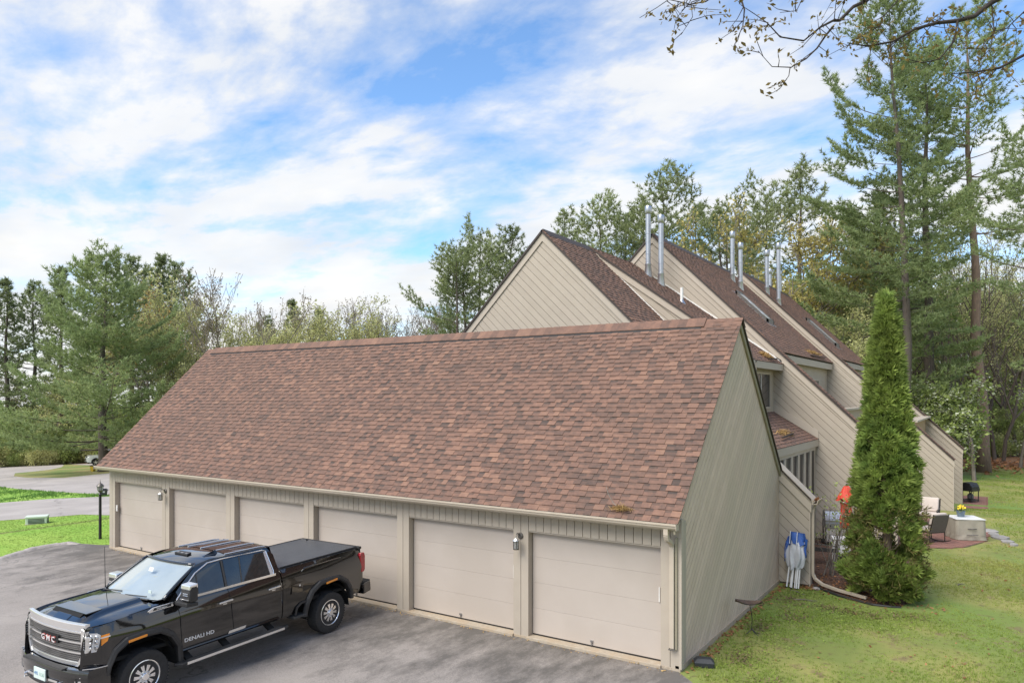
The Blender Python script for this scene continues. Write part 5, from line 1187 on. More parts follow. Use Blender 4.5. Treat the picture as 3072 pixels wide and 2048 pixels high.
# ---- rocking chairs
mat('cushion', (.60, .52, .46), (.55, .48, .42), scale=4, rough=.85, bump=.2, bscale=30)
mat('wicker', (.13, .115, .10), (.085, .075, .065), scale=60, rough=.8, bump=.5, bscale=160)
mat('dark_frame', (.03, .024, .02), scale=6, rough=.4)
def rocker(label, loc, rz):
    r = thing('rocking_chair', label, 'chair', loc, rz, 'patio rocking chairs'); o = LT(r)      # faces +x
    for sy in (-1, 1):
        y = sy*.31
        b = B(); b.tube([(-.50+.1*k, y, .012+.11*((k-5.2)/5.5)**2) for k in range(11)], .016, 6); o('runner', b, 'dark_frame')
        b = B(); b.tube([(.28, y, .05), (.30, y, .40), (.26, y, .60)], .017, 6); o('front_leg', b, 'dark_frame')
        b = B(); b.tube([(-.27, y, .04), (-.27, y, .38), (-.36, y, .66), (-.44, y, .98)], .017, 6); o('rear_leg', b, 'dark_frame')
        b = B(); b.tube([(.32, y, .58), (.24, y, .615), (0, y, .60), (-.35, y, .63)], .018, 6); o('armrest', b, 'dark_frame')
        b = B(); b.tube([(.29, y, .38), (-.02, y, .585)], .010, 5); b.tube([(-.26, y, .38), (-.02, y, .585)], .010, 5); o('arm_brace', b, 'dark_frame')
    b = B(); b.box(-.28, .30, -.30, .30, .33, .37); o('seat_frame', b, 'dark_frame')
    b = B(); b.prism([(-.30, -.29, .36), (-.27, -.29, .36), (-.43, -.29, .96), (-.47, -.29, .95)], (0, .58, 0)); o('backrest', b, 'wicker', bevel=.006)
    b = B(); b.box(-.26, .31, -.29, .29, .37, .49); o('seat_cushion', b, 'cushion', bevel=.045, smooth='all')
    b = B(); b.prism([(-.27, -.28, .48), (-.15, -.28, .50), (-.28, -.28, 1.02), (-.42, -.28, 1.01)], (0, .56, 0)); o('back_cushion', b, 'cushion', bevel=.045, smooth='all')
rocker('cushioned rocking chair with its wicker back turned, beside the covered table', (2.98, 15.75, .03), R(138))
rocker('cushioned rocking chair facing the lawn, against the diagonal-sided wall', (2.72, 19.4, .03), R(-96))
# ---- covered fire table
mat('cover_cloth', (.34, .31, .25), (.27, .245, .20), scale=3, rough=.7, bump=.3, bscale=8)
r = thing('covered_table', 'square patio table under a grey fitted cover with a white top', 'table', (3.93, 17.1, .03), R(24)); o = LT(r)
b = B(); na = 48; rows = []
for i in range(13):
    t_ = i/12; z = .70*(1-t_)+.015; rr = []
    for j in range(na):
        a_ = 2*math.pi*j/na; c_, s_ = math.cos(a_), math.sin(a_); q = .47/max(abs(c_), abs(s_))*(1-.05*(abs(math.sin(2*a_))))
        q *= 1+.07*t_+.035*t_**2*math.sin(7*a_+2)+.02*t_*math.sin(13*a_+3*t_)
        if t_ > .75: q *= 1+.03*math.sin(9*a_+8*t_)
        rr.append((q*c_, q*s_, z))
    rows.append(rr)
for i in range(12): b.add(rows[i]+rows[i+1], [(k, (k+1) % na, na+(k+1) % na, na+k) for k in range(na)])
o('cover', b, 'cover_cloth', smooth='all', fixn=False)
b = B(); b.prism([(-.47, -.47, .70), (.47, -.47, .70), (.47, .47, .70), (-.47, .47, .70)], (0, 0, .022)); o('table_top', b, 'white_paint', bevel=.005)
b = B(); b.tube([(-.12, -.515, .40), (.02, -.53, .392), (.16, -.515, .40)], .012, 6); b2 = o('handle', b, 'black_metal')
b = B(); b.tube([(-.16, -.53, .20), (.02, -.545, .19), (.20, -.53, .2)], .010, 6); o('hem_strap', b, 'tub_grey')
# ---- flower pot
mat('pot_blue', (.14, .19, .23), (.10, .14, .18), scale=10, rough=.4)
mat('petal', (.80, .62, .02), (.72, .5, .02), scale=9, rough=.6)
tx, ty = 3.93, 17.1
r = thing('flower_pot', 'blue pot of yellow pansies standing on the covered table', 'flower pot', (tx-.12, ty+.02, .753)); o = LT(r)
b = B(); b.lathe([(.10, 0), (.14, .19), (.15, .20), (.15, .22), (.13, .22), (.12, .19), (.001, .18)], 20); o('pot', b, 'pot_blue', smooth=True)
b = B(); rnd_ = random.Random(4)
for k in range(70):
    a_, q = rnd_.uniform(0, 6.28), rnd_.uniform(0, .19); c_ = Vector((q*math.cos(a_), q*math.sin(a_), .22+.10*(1-q/.2)+rnd_.uniform(-.03, .03)))
    d = Vector((rnd_.gauss(0, 1), rnd_.gauss(0, 1), .6)).normalized(); e = d.orthogonal().normalized()*.03; f_ = d.cross(e)
    b.add([c_-e, c_+d*.06-f_*.5, c_+e, c_+d*.02+f_], [(0, 1, 2, 3)], rnd_.uniform(.7, 1.2))
tag(o('foliage', b, 'leaf_green', fixn=False), kind='stuff')
for k in range(34):
    a_, q = rnd_.uniform(0, 6.28), rnd_.uniform(0, .17); c_ = Vector((q*math.cos(a_), q*math.sin(a_), .30+.08*(1-q/.17)+rnd_.uniform(-.02, .03)))
    d = Vector((rnd_.gauss(0, .5)-.1, rnd_.gauss(0, .5)-.6, .8)).normalized(); e = d.orthogonal().normalized(); f_ = d.cross(e); b = B()
    b.add([c_+d*.012]+[c_+(e*math.cos(q2*1.2566)+f_*math.sin(q2*1.2566))*.032*(1 if q2 % 1 == 0 else .5) for q2 in range(5)], [(0, 1+i, 1+(i+1) % 5) for i in range(5)]); o('flower', b, 'petal')
# ---- brick patios
mat('brick', (.26, .125, .095), (.20, .10, .08), scale=12, rough=.85, bump=.3, bscale=60, rnd=.35)
mat('brick_bed', (.14, .11, .08), scale=20, rough=.95)
def inpoly(x, y, p):
    r_ = False; j = len(p)-1
    for i in range(len(p)):
        if (p[i][1] > y) != (p[j][1] > y) and x < (p[j][0]-p[i][0])*(y-p[i][1])/(p[j][1]-p[i][1])+p[i][0]: r_ = not r_
        j = i
    return r_
BRK = B(); BRK.box(-.098, .098, -.047, .047, -.03, 0); BRKM = BRK.mesh('brick'); BRKM.materials.append(M['brick'])
def patio(poly, z, limit, ang):
    root = sheet('patio', poly, z-.012, 'brick_bed', .8); cells = []
    x0, x1 = min(p[0] for p in poly), max(p[0] for p in poly); y0, y1 = min(p[1] for p in poly), max(p[1] for p in poly)
    ca, sa = math.cos(ang), math.sin(ang); cx_, cy_ = (x0+x1)/2, (y0+y1)/2; D_ = max(x1-x0, y1-y0)*.75
    ny_ = int(D_/.1)
    for j in range(-ny_, ny_):
        for i in range(-int(D_/.2)-1, int(D_/.2)+1):
            lx, ly = (i+.5*(j % 2))*.202, j*.1005; x, y = cx_+lx*ca-ly*sa, cy_+lx*sa+ly*ca
            if inpoly(x, y, poly): cells.append((x, y))
    cells.sort(key=lambda q: (q[0]-4.57)**2+(q[1]+12.39)**2)
    for x, y in cells[:limit]:
        q = link('brick', BRKM, root, (x, y, g(x, y)+z+random.uniform(-.003, .003)), (random.gauss(0, .01), random.gauss(0, .01), ang+random.gauss(0, .01)))
    if cells[limit:]:
        b = B()
        for x, y in cells[limit:]:
            zz_ = g(x, y)+z; c8 = [(-.098, -.047), (.098, -.047), (.098, .047), (-.098, .047)]; c8 = [(x+a*ca-c*sa, y+a*sa+c*ca) for a, c in c8]
            b.add([(a, c, zz_-.02) for a, c in c8]+[(a, c, zz_) for a, c in c8], [(4, 5, 6, 7), (0, 1, 5, 4), (1, 2, 6, 5), (2, 3, 7, 6), (3, 0, 4, 7)])
        tag(obj('brick_field', b, 'brick', root, fixn=False), kind='stuff')
patio([(2.0, 14.75), (2.74, 14.62), (3.39, 14.75), (4.0, 15.4), (4.45, 16.6), (4.62, 18.2), (4.55, 19.6), (4.2, 20.9), (3.2, 21.2), (2.0, 21.2)], .03, 300, R(24))
patio([(3.47, 29.2), (4.5, 29.8), (4.62, 38.6), (2.2, 38.6), (2.2, 34.7), (3.47, 34.7)], .03, 300, 0)
# ---- flat stones
mat('stone', (.33, .31, .29), (.20, .19, .18), scale=6, rough=.9, bump=.5, bscale=14, rnd=.3)
for k, (x, y, s_) in enumerate(((4.62, 19.2, .27), (4.78, 18.5, .20), (4.95, 17.9, .24), (5.12, 17.2, .20), (5.3, 16.7, .13))):
    rnd_ = random.Random(k+20); b = B(); pl_ = [(x+s_*rnd_.uniform(.7, 1.2)*math.cos(i*.785), y+1.6*s_*rnd_.uniform(.7, 1.2)*math.sin(i*.785), g(x, y)-.02) for i in range(8)]; b.prism(pl_, (0, 0, rnd_.uniform(.05, .1)))
    tag(obj('flat_stone', b, 'stone', bevel=.015), 'flat grey stone edging the brick patio beyond the covered table', 'stone', 'stones edging the patio')
# ---- bed edging, fallen sticks, garden stone
mat('edging', (.02, .02, .02), scale=5, rough=.6)
b = B(); b.tube([(.62, 7.62, .02), (.98, 7.30, .03), (1.5, 6.86, .03), (2.0, 6.62, .02), (2.3, 6.47, .02), (2.7, 6.52, .015), (2.9, 6.62, .005)], .03, 6)
tag(obj('bed_edging', b, 'edging'), 'black plastic edging along the mulch bed under the arborvitae', 'edging')
for k, (x, y, a_, l_, lab) in enumerate(((.92, 6.0, .3, .55, 'forked dead stick lying on moss in front of the folded canopy'), (.62, 6.62, -.6, .5, 'pale dead stick lying at the feet of the folded canopy'), (4.0, 9.8, 1.2, .3, 'short pale stick lying on the lawn past the arborvitae'))):
    b = B(); c_, s_ = math.cos(a_), math.sin(a_); p = lambda t_, n_, z: (x+c_*t_*l_-s_*n_, y+s_*t_*l_+c_*n_, z)
    b.tube([p(-.5, 0, .015), p(-.1, .02, .03), p(.2, 0, .02), p(.5, .03, .015)], [.014, .012, .01, .006], 6); b.tube([p(-.1, .02, .03), p(-.25, .10, .02)], [.009, .005], 5); b.tube([p(.2, 0, .02), p(.32, -.07, .02)], [.008, .004], 5)
    tag(obj('fallen_stick', b, 'bark_grey'), lab, 'stick')
b = B(); b.lathe([(.001, -.01), (.10, .0), (.11, .02), (.08, .05), (.001, .06)], 10, (.93, 7.25, 0)); tag(obj('garden_stone', b, 'stone', smooth=True), 'round grey stone at the foot of the downspout', 'stone')
# ---- debris
def debris(name, label, cat, c_, ext, n, m, seed, ln=.14, wd=.006, up=.35, slope=0., group=None):
    rnd_ = random.Random(seed); b = B()
    for k in range(n):
        x, y = rnd_.gauss(0, ext[0]*.45), rnd_.gauss(0, ext[1]*.45); h = ext[2]*math.exp(-(x/ext[0])**2-(y/ext[1])**2)*rnd_.random()
        p = Vector((c_[0]+x, c_[1]+y, c_[2]+h+slope*x)); d = Vector((rnd_.gauss(0, 1), rnd_.gauss(0, 1), rnd_.gauss(0, up))).normalized()*ln*rnd_.uniform(.5, 1.1); w = d.cross(Vector((rnd_.gauss(0, 1), rnd_.gauss(0, 1), 1))).normalized()*wd
        b.add([p-d*.5-w, p-d*.5+w, p+d*.5], [(0, 1, 2)], rnd_.uniform(.6, 1.25))
    o_ = obj(name, b, m, fixn=False); return tag(o_, label, cat, group)
debris('needle_heap', 'heap of orange pine needles on the small dormer roof behind the garage gable', 'pine needles', (-1.72, 12.9, 6.33), (.16, .5, .05), 520, 'straw', 1, .2, .008, slope=-.7)
debris('needle_heap', 'strip of orange pine needles along the skylight roof eave', 'pine needles', (-1.85, 21.6, 6.86), (.09, 1.4, .035), 520, 'straw', 2, .2, .01, slope=-1.)
debris('needle_heap', 'orange needles scattered on the low porch roof above the slotted windows', 'pine needles', (-.75, 11.2, 3.78), (.16, .9, .03), 240, 'straw', 3, .18, .008, slope=-.6)
debris('leaf_heap', 'brown leaves in the short gutter of the low wall', 'leaves', (.88, 7.6, 2.24), (.05, .2, .05), 120, 'dead_leaf', 4, .07, .02)
debris('pine_sprig', 'dry pine sprig lying over the garage gutter near the downspout', 'pine sprig', (-1.05, -.22, 2.84), (.20, .09, .07), 420, 'straw', 5, .18, .004)
b = B(); b.tube([(-1.55, .18, 3.22), (-1.42, .02, 3.07), (-1.25, -.12, 2.93), (-1.1, -.2, 2.86)], [.004, .007, .009, .008], 6); tag(obj('twig', b, 'bark_grey'), 'bare twig stuck out of the dry pine sprig on the garage roof', 'twig')
for k, (a_, c_) in enumerate((((-1.42, 12.0, 6.16), (-1.55, 13.7, 6.24)), ((-1.6, 19.8, 6.66), (-1.62, 23.0, 6.70)), ((-.5, 9.9, 3.70), (-.62, 11.9, 3.74)))):
    b = B(); b.bar(a_, c_, .05, .04); lab = ('dark snow rail under the needle heap on the small dormer roof', 'dark snow rail holding needles on the skylight roof', 'dark snow rail on the low porch roof')[k]
    tag(obj('snow_rail', b, 'bark_dark'), lab, 'rail')
# ---- far fence
r = thing('chain_fence', 'grey chain-link fence with a steel top rail in the far woods', 'fence', (5, 74, g(5, 74))); o = LT(r)
b = B(); b.tube([(-14, 4, 1.6), (30, -6, 1.6)], .035, 6); o('top_rail', b, 'galv')
for k in range(15):
    x = -14+k*3.14; y = 4-(x+14)*10/44; b = B(); b.tube([(x, y, 0), (x, y, 1.62)], .04, 6); o('post', b, 'galv')
b = B()
for k in range(440):
    x = -14+k*.1; y = 4-(x+14)*10/44
    for sg in (1, -1):
        x2 = x+sg*1.5; y2 = 4-(x2+14)*10/44; b.add([(x, y, .05), (x+.012, y, .05), (x2+.012, y2, 1.58), (x2, y2, 1.58)], [(0, 1, 2, 3)])
tag(o('wire_mesh', b, 'galv', fixn=False), kind='stuff')
# ---- white SUV beyond the pine
mat('paint_white', (.78, .78, .79), (.75, .75, .76), scale=2, rough=.15, coat=.8)
px_, py_, _ = atz(299, 1191, 82); sv = thing('parked_suv', 'white SUV parked on the far lane behind the big pine trunk', 'car', (px_, py_, g(px_, py_)+.02), R(-112)); o = LT(sv)
def yv(x, z): return .90-.10*max(0, z-.95)**1.2-.25*max(0, abs(x)-1.85)**1.3
sp_ = [(-2.2, .45), (-2.25, .9), (-2.2, 1.12), (2.0, 1.08), (2.22, .95), (2.28, .72), (2.2, .42), (1.78, .36), (1.74, .62), (1.58, .80), (1.35, .84), (1.12, .80), (.96, .62), (.92, .36), (-.92, .36), (-.96, .62), (-1.12, .80), (-1.35, .84), (-1.58, .80), (-1.74, .62), (-1.78, .36)]
b = mir(panel(sp_, lambda x, z: (x-.9, yv(x, z), z), step=.12)); o('body', b, 'paint_white', smooth='all')
b = panel([(-2.2, -.86), (2.0, -.84), (2.15, -.5), (2.2, 0), (2.15, .5), (2.0, .84), (-2.2, .86)], lambda x, y: (x-.9, y, 1.12-.10*max(0, (x-1.0))**1.6*.6-.04*abs(y)**3), step=.15); o('hood', b, 'paint_white', smooth='all')
b = B(); cab_ = [(-2.1, 1.1), (-2.0, 1.45), (-1.7, 1.66), (.0, 1.70), (.35, 1.62), (1.05, 1.1)]
b.prism([(x-.9, -.80+.0, z) for x, z in cab_], (0, 1.6, 0)); o('glass_house', b, 'glass_dark', bevel=.04)
b = B(); b.prism([(-2.0-.9, -.72, 1.62), (-1.7-.9, -.72, 1.69), (0-.9, -.72, 1.73), (.42-.9, -.72, 1.62)], (0, 1.44, 0)); o('roof', b, 'paint_white', bevel=.03)
b = B(); b.add([(2.29-.9, -.72, .45), (2.29-.9, .72, .45), (2.24-.9, .72, .95), (2.24-.9, -.72, .95)], [(0, 1, 2, 3)]); o('front_fascia', b, 'paint_white')
b = B(); b.add([(-2.22-.9, -.8, .42), (-2.22-.9, .8, .42), (-2.2-.9, .82, 1.12), (-2.2-.9, -.82, 1.12)], [(0, 1, 2, 3)]); o('tailgate', b, 'paint_white')
b = B(); b.box(-2.15-.9, 2.1-.9, -.75, .75, .25, .42); o('underbody', b, 'well')
b = B(); b.box(2.285-.9, 2.30-.9, -.5, .5, .52, .80); o('grille', b, 'plastic_black')
for sg in (1, -1):
    b = B(); b.prism([(2.18-.9, sg*.70, .84), (1.75-.9, sg*.885, .90), (1.75-.9, sg*.885, .98), (2.18-.9, sg*.70, .94)], (0, sg*.012, 0)); o('headlight', b, 'glass_dark')
    for x in (1.35, -1.35):
        b = B(); b.tube([(x-.9+.43*math.cos(a_), sg*.90, .36+.48*math.sin(a_)) for a_ in [k*math.pi/10 for k in range(11)]], .035, 6); o('arch_trim', b, 'plastic_black')
        w = link('wheel', None, sv, (x-.9, sg*.80, .36), (0, 0, 0), False); w.empty_display_size = .1
        b = B(); b.lathe([(.23, -.1), (.34, -.1), (.36, -.07), (.36, .07), (.34, .1), (.23, .1)], 28, (0, 0, 0), 'y'); obj('tyre', b, 'tyre', w, world=False, smooth=True)
        b = B(); b.lathe([(.24, sg*.09), (.22, sg*.06), (.21, 0)], 24, (0, 0, 0), 'y'); obj('rim', b, 'chrome_soft', w, world=False)
        b = B()
        for k in range(5):
            a_ = k*1.2566+.3; b.bar((0, sg*.085, 0), (.225*math.cos(a_), sg*.09, .225*math.sin(a_)), .07, .03, up=(0, 1, 0))
        obj('spokes', b, 'chrome_soft', w, world=False)
        b = B(); b.lathe([(.001, 0), (.215, 0)], 20, (0, sg*.02, 0), 'y'); obj('disc', b, 'well', w, world=False)
    b = B(); b.prism([(.15-.9, sg*.86, 1.08), (.30-.9, sg*.86, 1.08), (.28-.9, sg*.86, 1.22), (.15-.9, sg*.86, 1.22)], (0, sg*.2, 0)); o('mirror', b, 'paint_white', bevel=.03)
# ================================================================ VEGETATION
def unit(v): return v/np.maximum(np.linalg.norm(v, axis=-1, keepdims=True), 1e-9)
def needle_mesh(P, D, rg, n=7, ln=.3, wd=.03, spread=.75, upb=.25):
    """tufts of thin triangles at points P growing along D"""
    k = len(P); P = np.repeat(P, n, 0); D = np.repeat(D, n, 0)
    d = unit(D+rg.normal(0, spread, (k*n, 3))+np.array([0, 0, upb])); L_ = ln*rg.uniform(.6, 1.15, (k*n, 1))
    w = unit(np.cross(d, rg.normal(0, 1, (k*n, 3))))*wd
    V = np.stack([P-w, P+w, P+d*L_], 1).reshape(-1, 3); F = np.arange(k*n*3).reshape(-1, 3)
    tone = np.repeat(rg.uniform(.75, 1.25, k), n)*rg.uniform(.85, 1.15, k*n)
    return V, F, tone
def leaf_mesh(P, rg, s=.08, tone=(.7, 1.25), asp=1.6, flat=0.):
    k = len(P); d = unit(rg.normal(0, 1, (k, 3))*np.array([1, 1, 1-flat*.8])); e = unit(np.cross(d, rg.normal(0, 1, (k, 3))*np.array([1-flat*.9, 1-flat*.9, 1])))
    sz = s*rg.uniform(.6, 1.3, (k, 1))
    V = np.stack([P, P+d*sz*asp*.5+e*sz*.45, P+d*sz*asp, P+d*sz*asp*.5-e*sz*.45], 1).reshape(-1, 3)
    return V, np.arange(k*4).reshape(-1, 4), rg.uniform(*tone, k)
def tree_thing(name, label, cat, trunk, crown_me, loc, rotz=0., group=None, tm='bark_pine'):
    r = thing(name, label, cat, loc, rotz, group)
    tb = obj('trunk', trunk, tm, r, world=False, smooth='all', fixn=False)
    if crown_me:
        c_ = link('crown', crown_me, r, world=False)
    return r
def pine(seed, H, r0, base, spread, ln=.30, wd=.032, whorl=.75, per=5, droop=0., lean=(0, 0), twig=.42, dens=1., mt='needles', sparse_low=0., shape=None, nn=8, oneside=None, sparse_up=0.):
    rg = np.random.default_rng(seed); tr = B(); bends = rg.normal(0, .12, (8, 2))
    def axis(z):
        t_ = z/H; k = min(6, int(t_*7)); f = t_*7-k
        return np.array([lean[0]*t_+bends[k][0]*(1-f)+bends[k+1][0]*f, lean[1]*t_+bends[k][1]*(1-f)+bends[k+1][1]*f, z])
    zs = np.linspace(0, H, 18); tr.tube([axis(z)+(np.array([0, 0, -.3]) if z == 0 else 0) for z in zs], [r0*(1.35 if z == 0 else 1)*(1-z/H)**.85+.02 for z in zs], 9)
    P, D = [], []; z = H*base; asym = rg.uniform(0, 6.28)
    if shape is None: shape = lambda t_: (1-t_)**.75*(.55+.45*min(1, t_/.18))
    while z < H*.985:
        t_ = (z-H*base)/(H*(1-base)); R_ = spread*shape(t_); z += whorl*rg.uniform(.7, 1.2)*(1-.45*t_)
        az0 = rg.uniform(0, 6.28)
        for k in range(per):
            if rg.random() < sparse_low*(1-t_)+sparse_up*t_: continue
            az = az0+k*2*math.pi/per+rg.normal(0, .3)
            Lb = R_*(rg.uniform(.45, 1.15)+.22*math.cos(az-asym-z*.35))
            if oneside is not None: Lb *= (.5+.5*max(0, math.cos(az-oneside))) if t_ < .75 else 1
            if Lb < .25: Lb = .25
            el = -.12-droop+.75*t_+rg.normal(0, .10); o_ = axis(z-rg.uniform(0, .3)); ca, sa = math.cos(az), math.sin(az)
            ns = max(4, int(Lb/.45)); pts = []
            for i in range(ns+1):
                s_ = i/ns; e_ = el+.45*s_*s_; pts.append(o_+np.array([ca*math.cos(e_)*Lb*s_, sa*math.cos(e_)*Lb*s_, math.sin(el)*Lb*s_+.22*Lb*s_*s_]))
            tr.tube(pts, [max(.008, r0*.16*(Lb/spread)*(1-.85*i/ns)) for i in range(ns+1)], 4, caps=False)
            pts = np.array(pts); s_ = .36 if Lb > 1 else .1; side = 1
            while s_ < 1.0:
                i = min(ns-1, int(s_*ns)); f = s_*ns-i; p = pts[i]*(1-f)+pts[i+1]*f; dv = unit(pts[i+1]-pts[i])
                lt = np.array([-sa, ca, 0])*side; side = -side
                tl = min(2.1, (.25+.36*Lb*(1-abs(s_-.55)*1.1)))*rg.uniform(.6, 1.15)
                td = unit(dv*.75+lt*.85+np.array([0, 0, rg.normal(.10, .09)]))
                m_ = max(2, int(tl/.17*dens)); q = (np.arange(m_)+rg.uniform(0, 1, m_))/m_
                P.append(p+td*(q*tl)[:, None]+rg.normal(0, .05, (m_, 3))); D.append(np.repeat(td[None], m_, 0))
                s_ += twig/max(Lb, .5)*rg.uniform(.6, 1.1)
            m_ = 4; q = rg.uniform(.75, 1.02, m_); P.append(o_+(pts[-1]-o_)*q[:, None]); D.append(np.repeat(dv[None], m_, 0))
    # leader
    q = rg.uniform(.93, 1., 14); P.append(np.array([axis(H*x) for x in q])+rg.normal(0, .12, (14, 3))); D.append(np.repeat(np.array([[0, 0, 1.]]), 14, 0))
    P = np.concatenate(P); D = np.concatenate(D); V, F, tn = needle_mesh(P, D, rg, nn, ln, wd)
    return tr, arrmesh('pine_crown', V, F, mt, tn)
def decid(seed, H, r0, fork=.35, levels=4, leaf=.09, nleaf=4, mt='leaf_pale', spread=.5, upr=.55, kids=3, twigr=.006, nside=5, ratio=.68, asp=1.6, lstart=None):
    rg = np.random.default_rng(seed); tr = B(); P = []
    if lstart is None: lstart = levels-1
    def grow(p, d, L_, r, lv):
        n = 4; pts = [p]; rr = [r]; q = p
        for i in range(n):
            d = unit(d+rg.normal(0, .10, 3)+np.array([0, 0, .05*upr])); q = q+d*L_/n; pts.append(q); rr.append(max(twigr, r*(1-.35*(i+1)/n)))
        tr.tube(pts, rr, nside if lv < 2 else 3, caps=False)
        if lv >= lstart:
            for i in range(1, n+1):
                for _ in range(nleaf): P.append(pts[i]+rg.normal(0, leaf*1.1, 3))
        if lv < levels:
            for k in range(kids+(1 if lv == 0 else 0)):
                t_ = 1. if k == 0 else rg.uniform(.45, 1.); i = min(n-1, int(t_*n)); f = t_*n-i; s_ = pts[i]*(1-f)+pts[i+1]*f
                az = rg.uniform(0, 6.28); lat = unit(np.cross(d, np.array([math.cos(az), math.sin(az), .1])))
                nd = unit(d*(1-spread*(0 if False else 1)*.6)+lat*spread*rg.uniform(.6, 1.2)*(.6 if k == 0 else 1)+np.array([0, 0, upr*.35]))
                grow(s_, nd, L_*ratio*rg.uniform(.8, 1.15), max(twigr, rr[i]*(.72 if k == 0 else .55)), lv+1)
    grow(np.array([0, 0, -.2]), np.array([0, 0, 1.]), H*fork, r0, 0)
    # scale to height
    zmax = max(v[2] for v in tr.v); k = H/zmax; tr.v = [(v[0]*k, v[1]*k, v[2]*k) for v in tr.v]
    P = np.array(P)*k; V, F, tn = leaf_mesh(P, rg, leaf, asp=asp)
    return tr, arrmesh('leaf_crown', V, F, mt, tn)
def bush(seed, R_, H, n, mt, leaf=.13):
    rg = np.random.default_rng(seed); tr = B(); P = []
    for k in range(9):
        a_ = rg.uniform(0, 6.28); e = np.array([math.cos(a_)*R_*rg.uniform(.2, .8), math.sin(a_)*R_*rg.uniform(.2, .8), H*rg.uniform(.6, 1)]); m_ = e*.5+np.array([0, 0, H*.12])
        tr.tube([(0, 0, -.1), m_, e], [.05, .03, .01], 4, caps=False)
        for _ in range(n//9):
            t_ = rg.uniform(.25, 1.05); P.append(e*t_+rg.normal(0, R_*.22, 3)*np.array([1, 1, .7]))
    P = np.array(P); P[:, 2] = np.abs(P[:, 2]); V, F, tn = leaf_mesh(P, rg, leaf)
    return tr, arrmesh('bush_crown', V, F, mt, tn)
def put(root, u, Z, rz=None, s=1., dz=0., first=[]):
    x, y, z = gz(u, Z); rz = random.uniform(0, 6.28) if rz is None else rz
    if root.name not in first and not root.get('placed'):
        root['placed'] = 1; root.location = (x, y, z+dz); root.rotation_euler = (0, 0, rz); root.scale = (s,)*3; return root
    r = dup(root, (x, y, z+dz), rz, s); return r
# ---- the big young pine over the lane
x, y, z = gz(306, 66.5)
tr, cr = pine(11, 19.2, .40, .06, 9.4, ln=.44, wd=.036, whorl=1.15, per=6, twig=.46, dens=1.15, lean=(.3, .2), nn=8, shape=lambda t_: (1-t_)**.52*(.85+.15*min(1, t_/.15)))
tree_thing('pine_tree', 'broad full green white pine standing by the white SUV', 'tree', tr, cr, (x, y, z))
# ---- pines at the far left and behind
tr, cr = pine(21, 21, .32, .30, 4.8, ln=.5, wd=.05, whorl=.9, per=5, twig=.62, dens=.85, mt='needles_dark', nn=7, sparse_low=.25)
pA = tree_thing('pine_tree', 'dark pine rising above the woods beyond the far road', 'tree', tr, cr, (0, 0, 0), group='pines beyond the road')
tr, cr = pine(22, 23, .34, .34, 5.4, ln=.5, wd=.05, whorl=1.0, per=5, twig=.62, dens=.85, mt='needles_dark', nn=7, sparse_low=.3, shape=lambda t_: (1-t_)**.5*(.5+.5*min(1, t_/.3)))
pB = tree_thing('pine_tree', 'dark pine rising above the woods beyond the far road', 'tree', tr, cr, (0, 0, 0), group='pines beyond the road')
for u, Z, k, s in ((20, 92, 0, .95), (105, 98, 1, .88), (185, 90, 0, .98), (400, 100, 1, 1.0), (480, 96, 0, 1.08), (530, 102, 1, .98), (-120, 92, 1, 1.0), (-260, 95, 0, 1.05), (575, 92, 0, .55), (880, 95, 0, .80), (960, 100, 0, .78), (1110, 95, 0, .62), (800, 98, 1, .66)):
    put(pA if k == 0 else pB, u, Z, s=s*1.18)
# ---- leafing trees on the left
tr, cr = decid(31, 15, .2, .34, 5, .15, 3, 'leaf_pale', spread=.6, upr=.5, kids=3, twigr=.016, lstart=3)
dA = tree_thing('leafing_tree', 'slender tree in pale yellow-green spring leaf in the woods', 'tree', tr, cr, (0, 0, 0), group='trees in pale spring leaf', tm='bark_grey')
tr, cr = decid(32, 15, .2, .30, 5, .13, 4, 'leaf_yellow', spread=.65, upr=.5, kids=3, twigr=.016, lstart=3)
dB = tree_thing('leafing_tree', 'tree in golden yellow spring leaf', 'tree', tr, cr, (0, 0, 0), group='trees in golden spring leaf', tm='bark_grey')
tr, cr = decid(33, 16, .2, .32, 5, .10, 1, 'leaf_bud', spread=.55, upr=.75, kids=3, twigr=.013, lstart=4)
dC = tree_thing('bare_tree', 'nearly bare budding tree with fine upright twigs', 'tree', tr, cr, (0, 0, 0), group='bare budding trees', tm='bark_grey')
tr, cr = decid(34, 10, .14, .24, 5, .12, 5, 'leaf_green', spread=.6, upr=.4, kids=3, twigr=.014, lstart=3)
dD = tree_thing('leafing_tree', 'low tree in fresh green leaf at the edge of the woods', 'tree', tr, cr, (0, 0, 0), group='trees in fresh green leaf', tm='bark_grey')
tr, cr = decid(35, 15, .2, .32, 5, .13, 4, 'leaf_orange', spread=.55, upr=.6, kids=3, twigr=.016, lstart=3)
dO = tree_thing('leafing_tree', 'tree flushed orange in spring bud behind the big pine', 'tree', tr, cr, (0, 0, 0), tm='bark_grey'); put(dO, 432, 84, s=1.42)
for u, Z, s in ((505, 74, .86), (560, 76, .92), (470, 72, .66), (610, 82, .80), (650, 74, .62), (745, 78, .68), (790, 84, .78), (850, 80, .70), (925, 84, .80), (985, 78, .76), (1040, 82, .84), (1090, 80, .72), (1150, 84, .66), (560, 68, .5), (520, 66, .42), (350, 84, .7), (20, 96, .6), (250, 92, .62)): put(dA, u, Z, s=s*1.42)
put(dC, 690, 64, s=1.10)
for u, Z, s in ((1190, 82, .72), (1235, 86, .78), (1280, 84, .74), (1325, 82, .70), (1165, 88, .7), (1010, 92, .85), (740, 92, .8), (1360, 90, .7)): put(dC, u, Z, s=s*1.45)
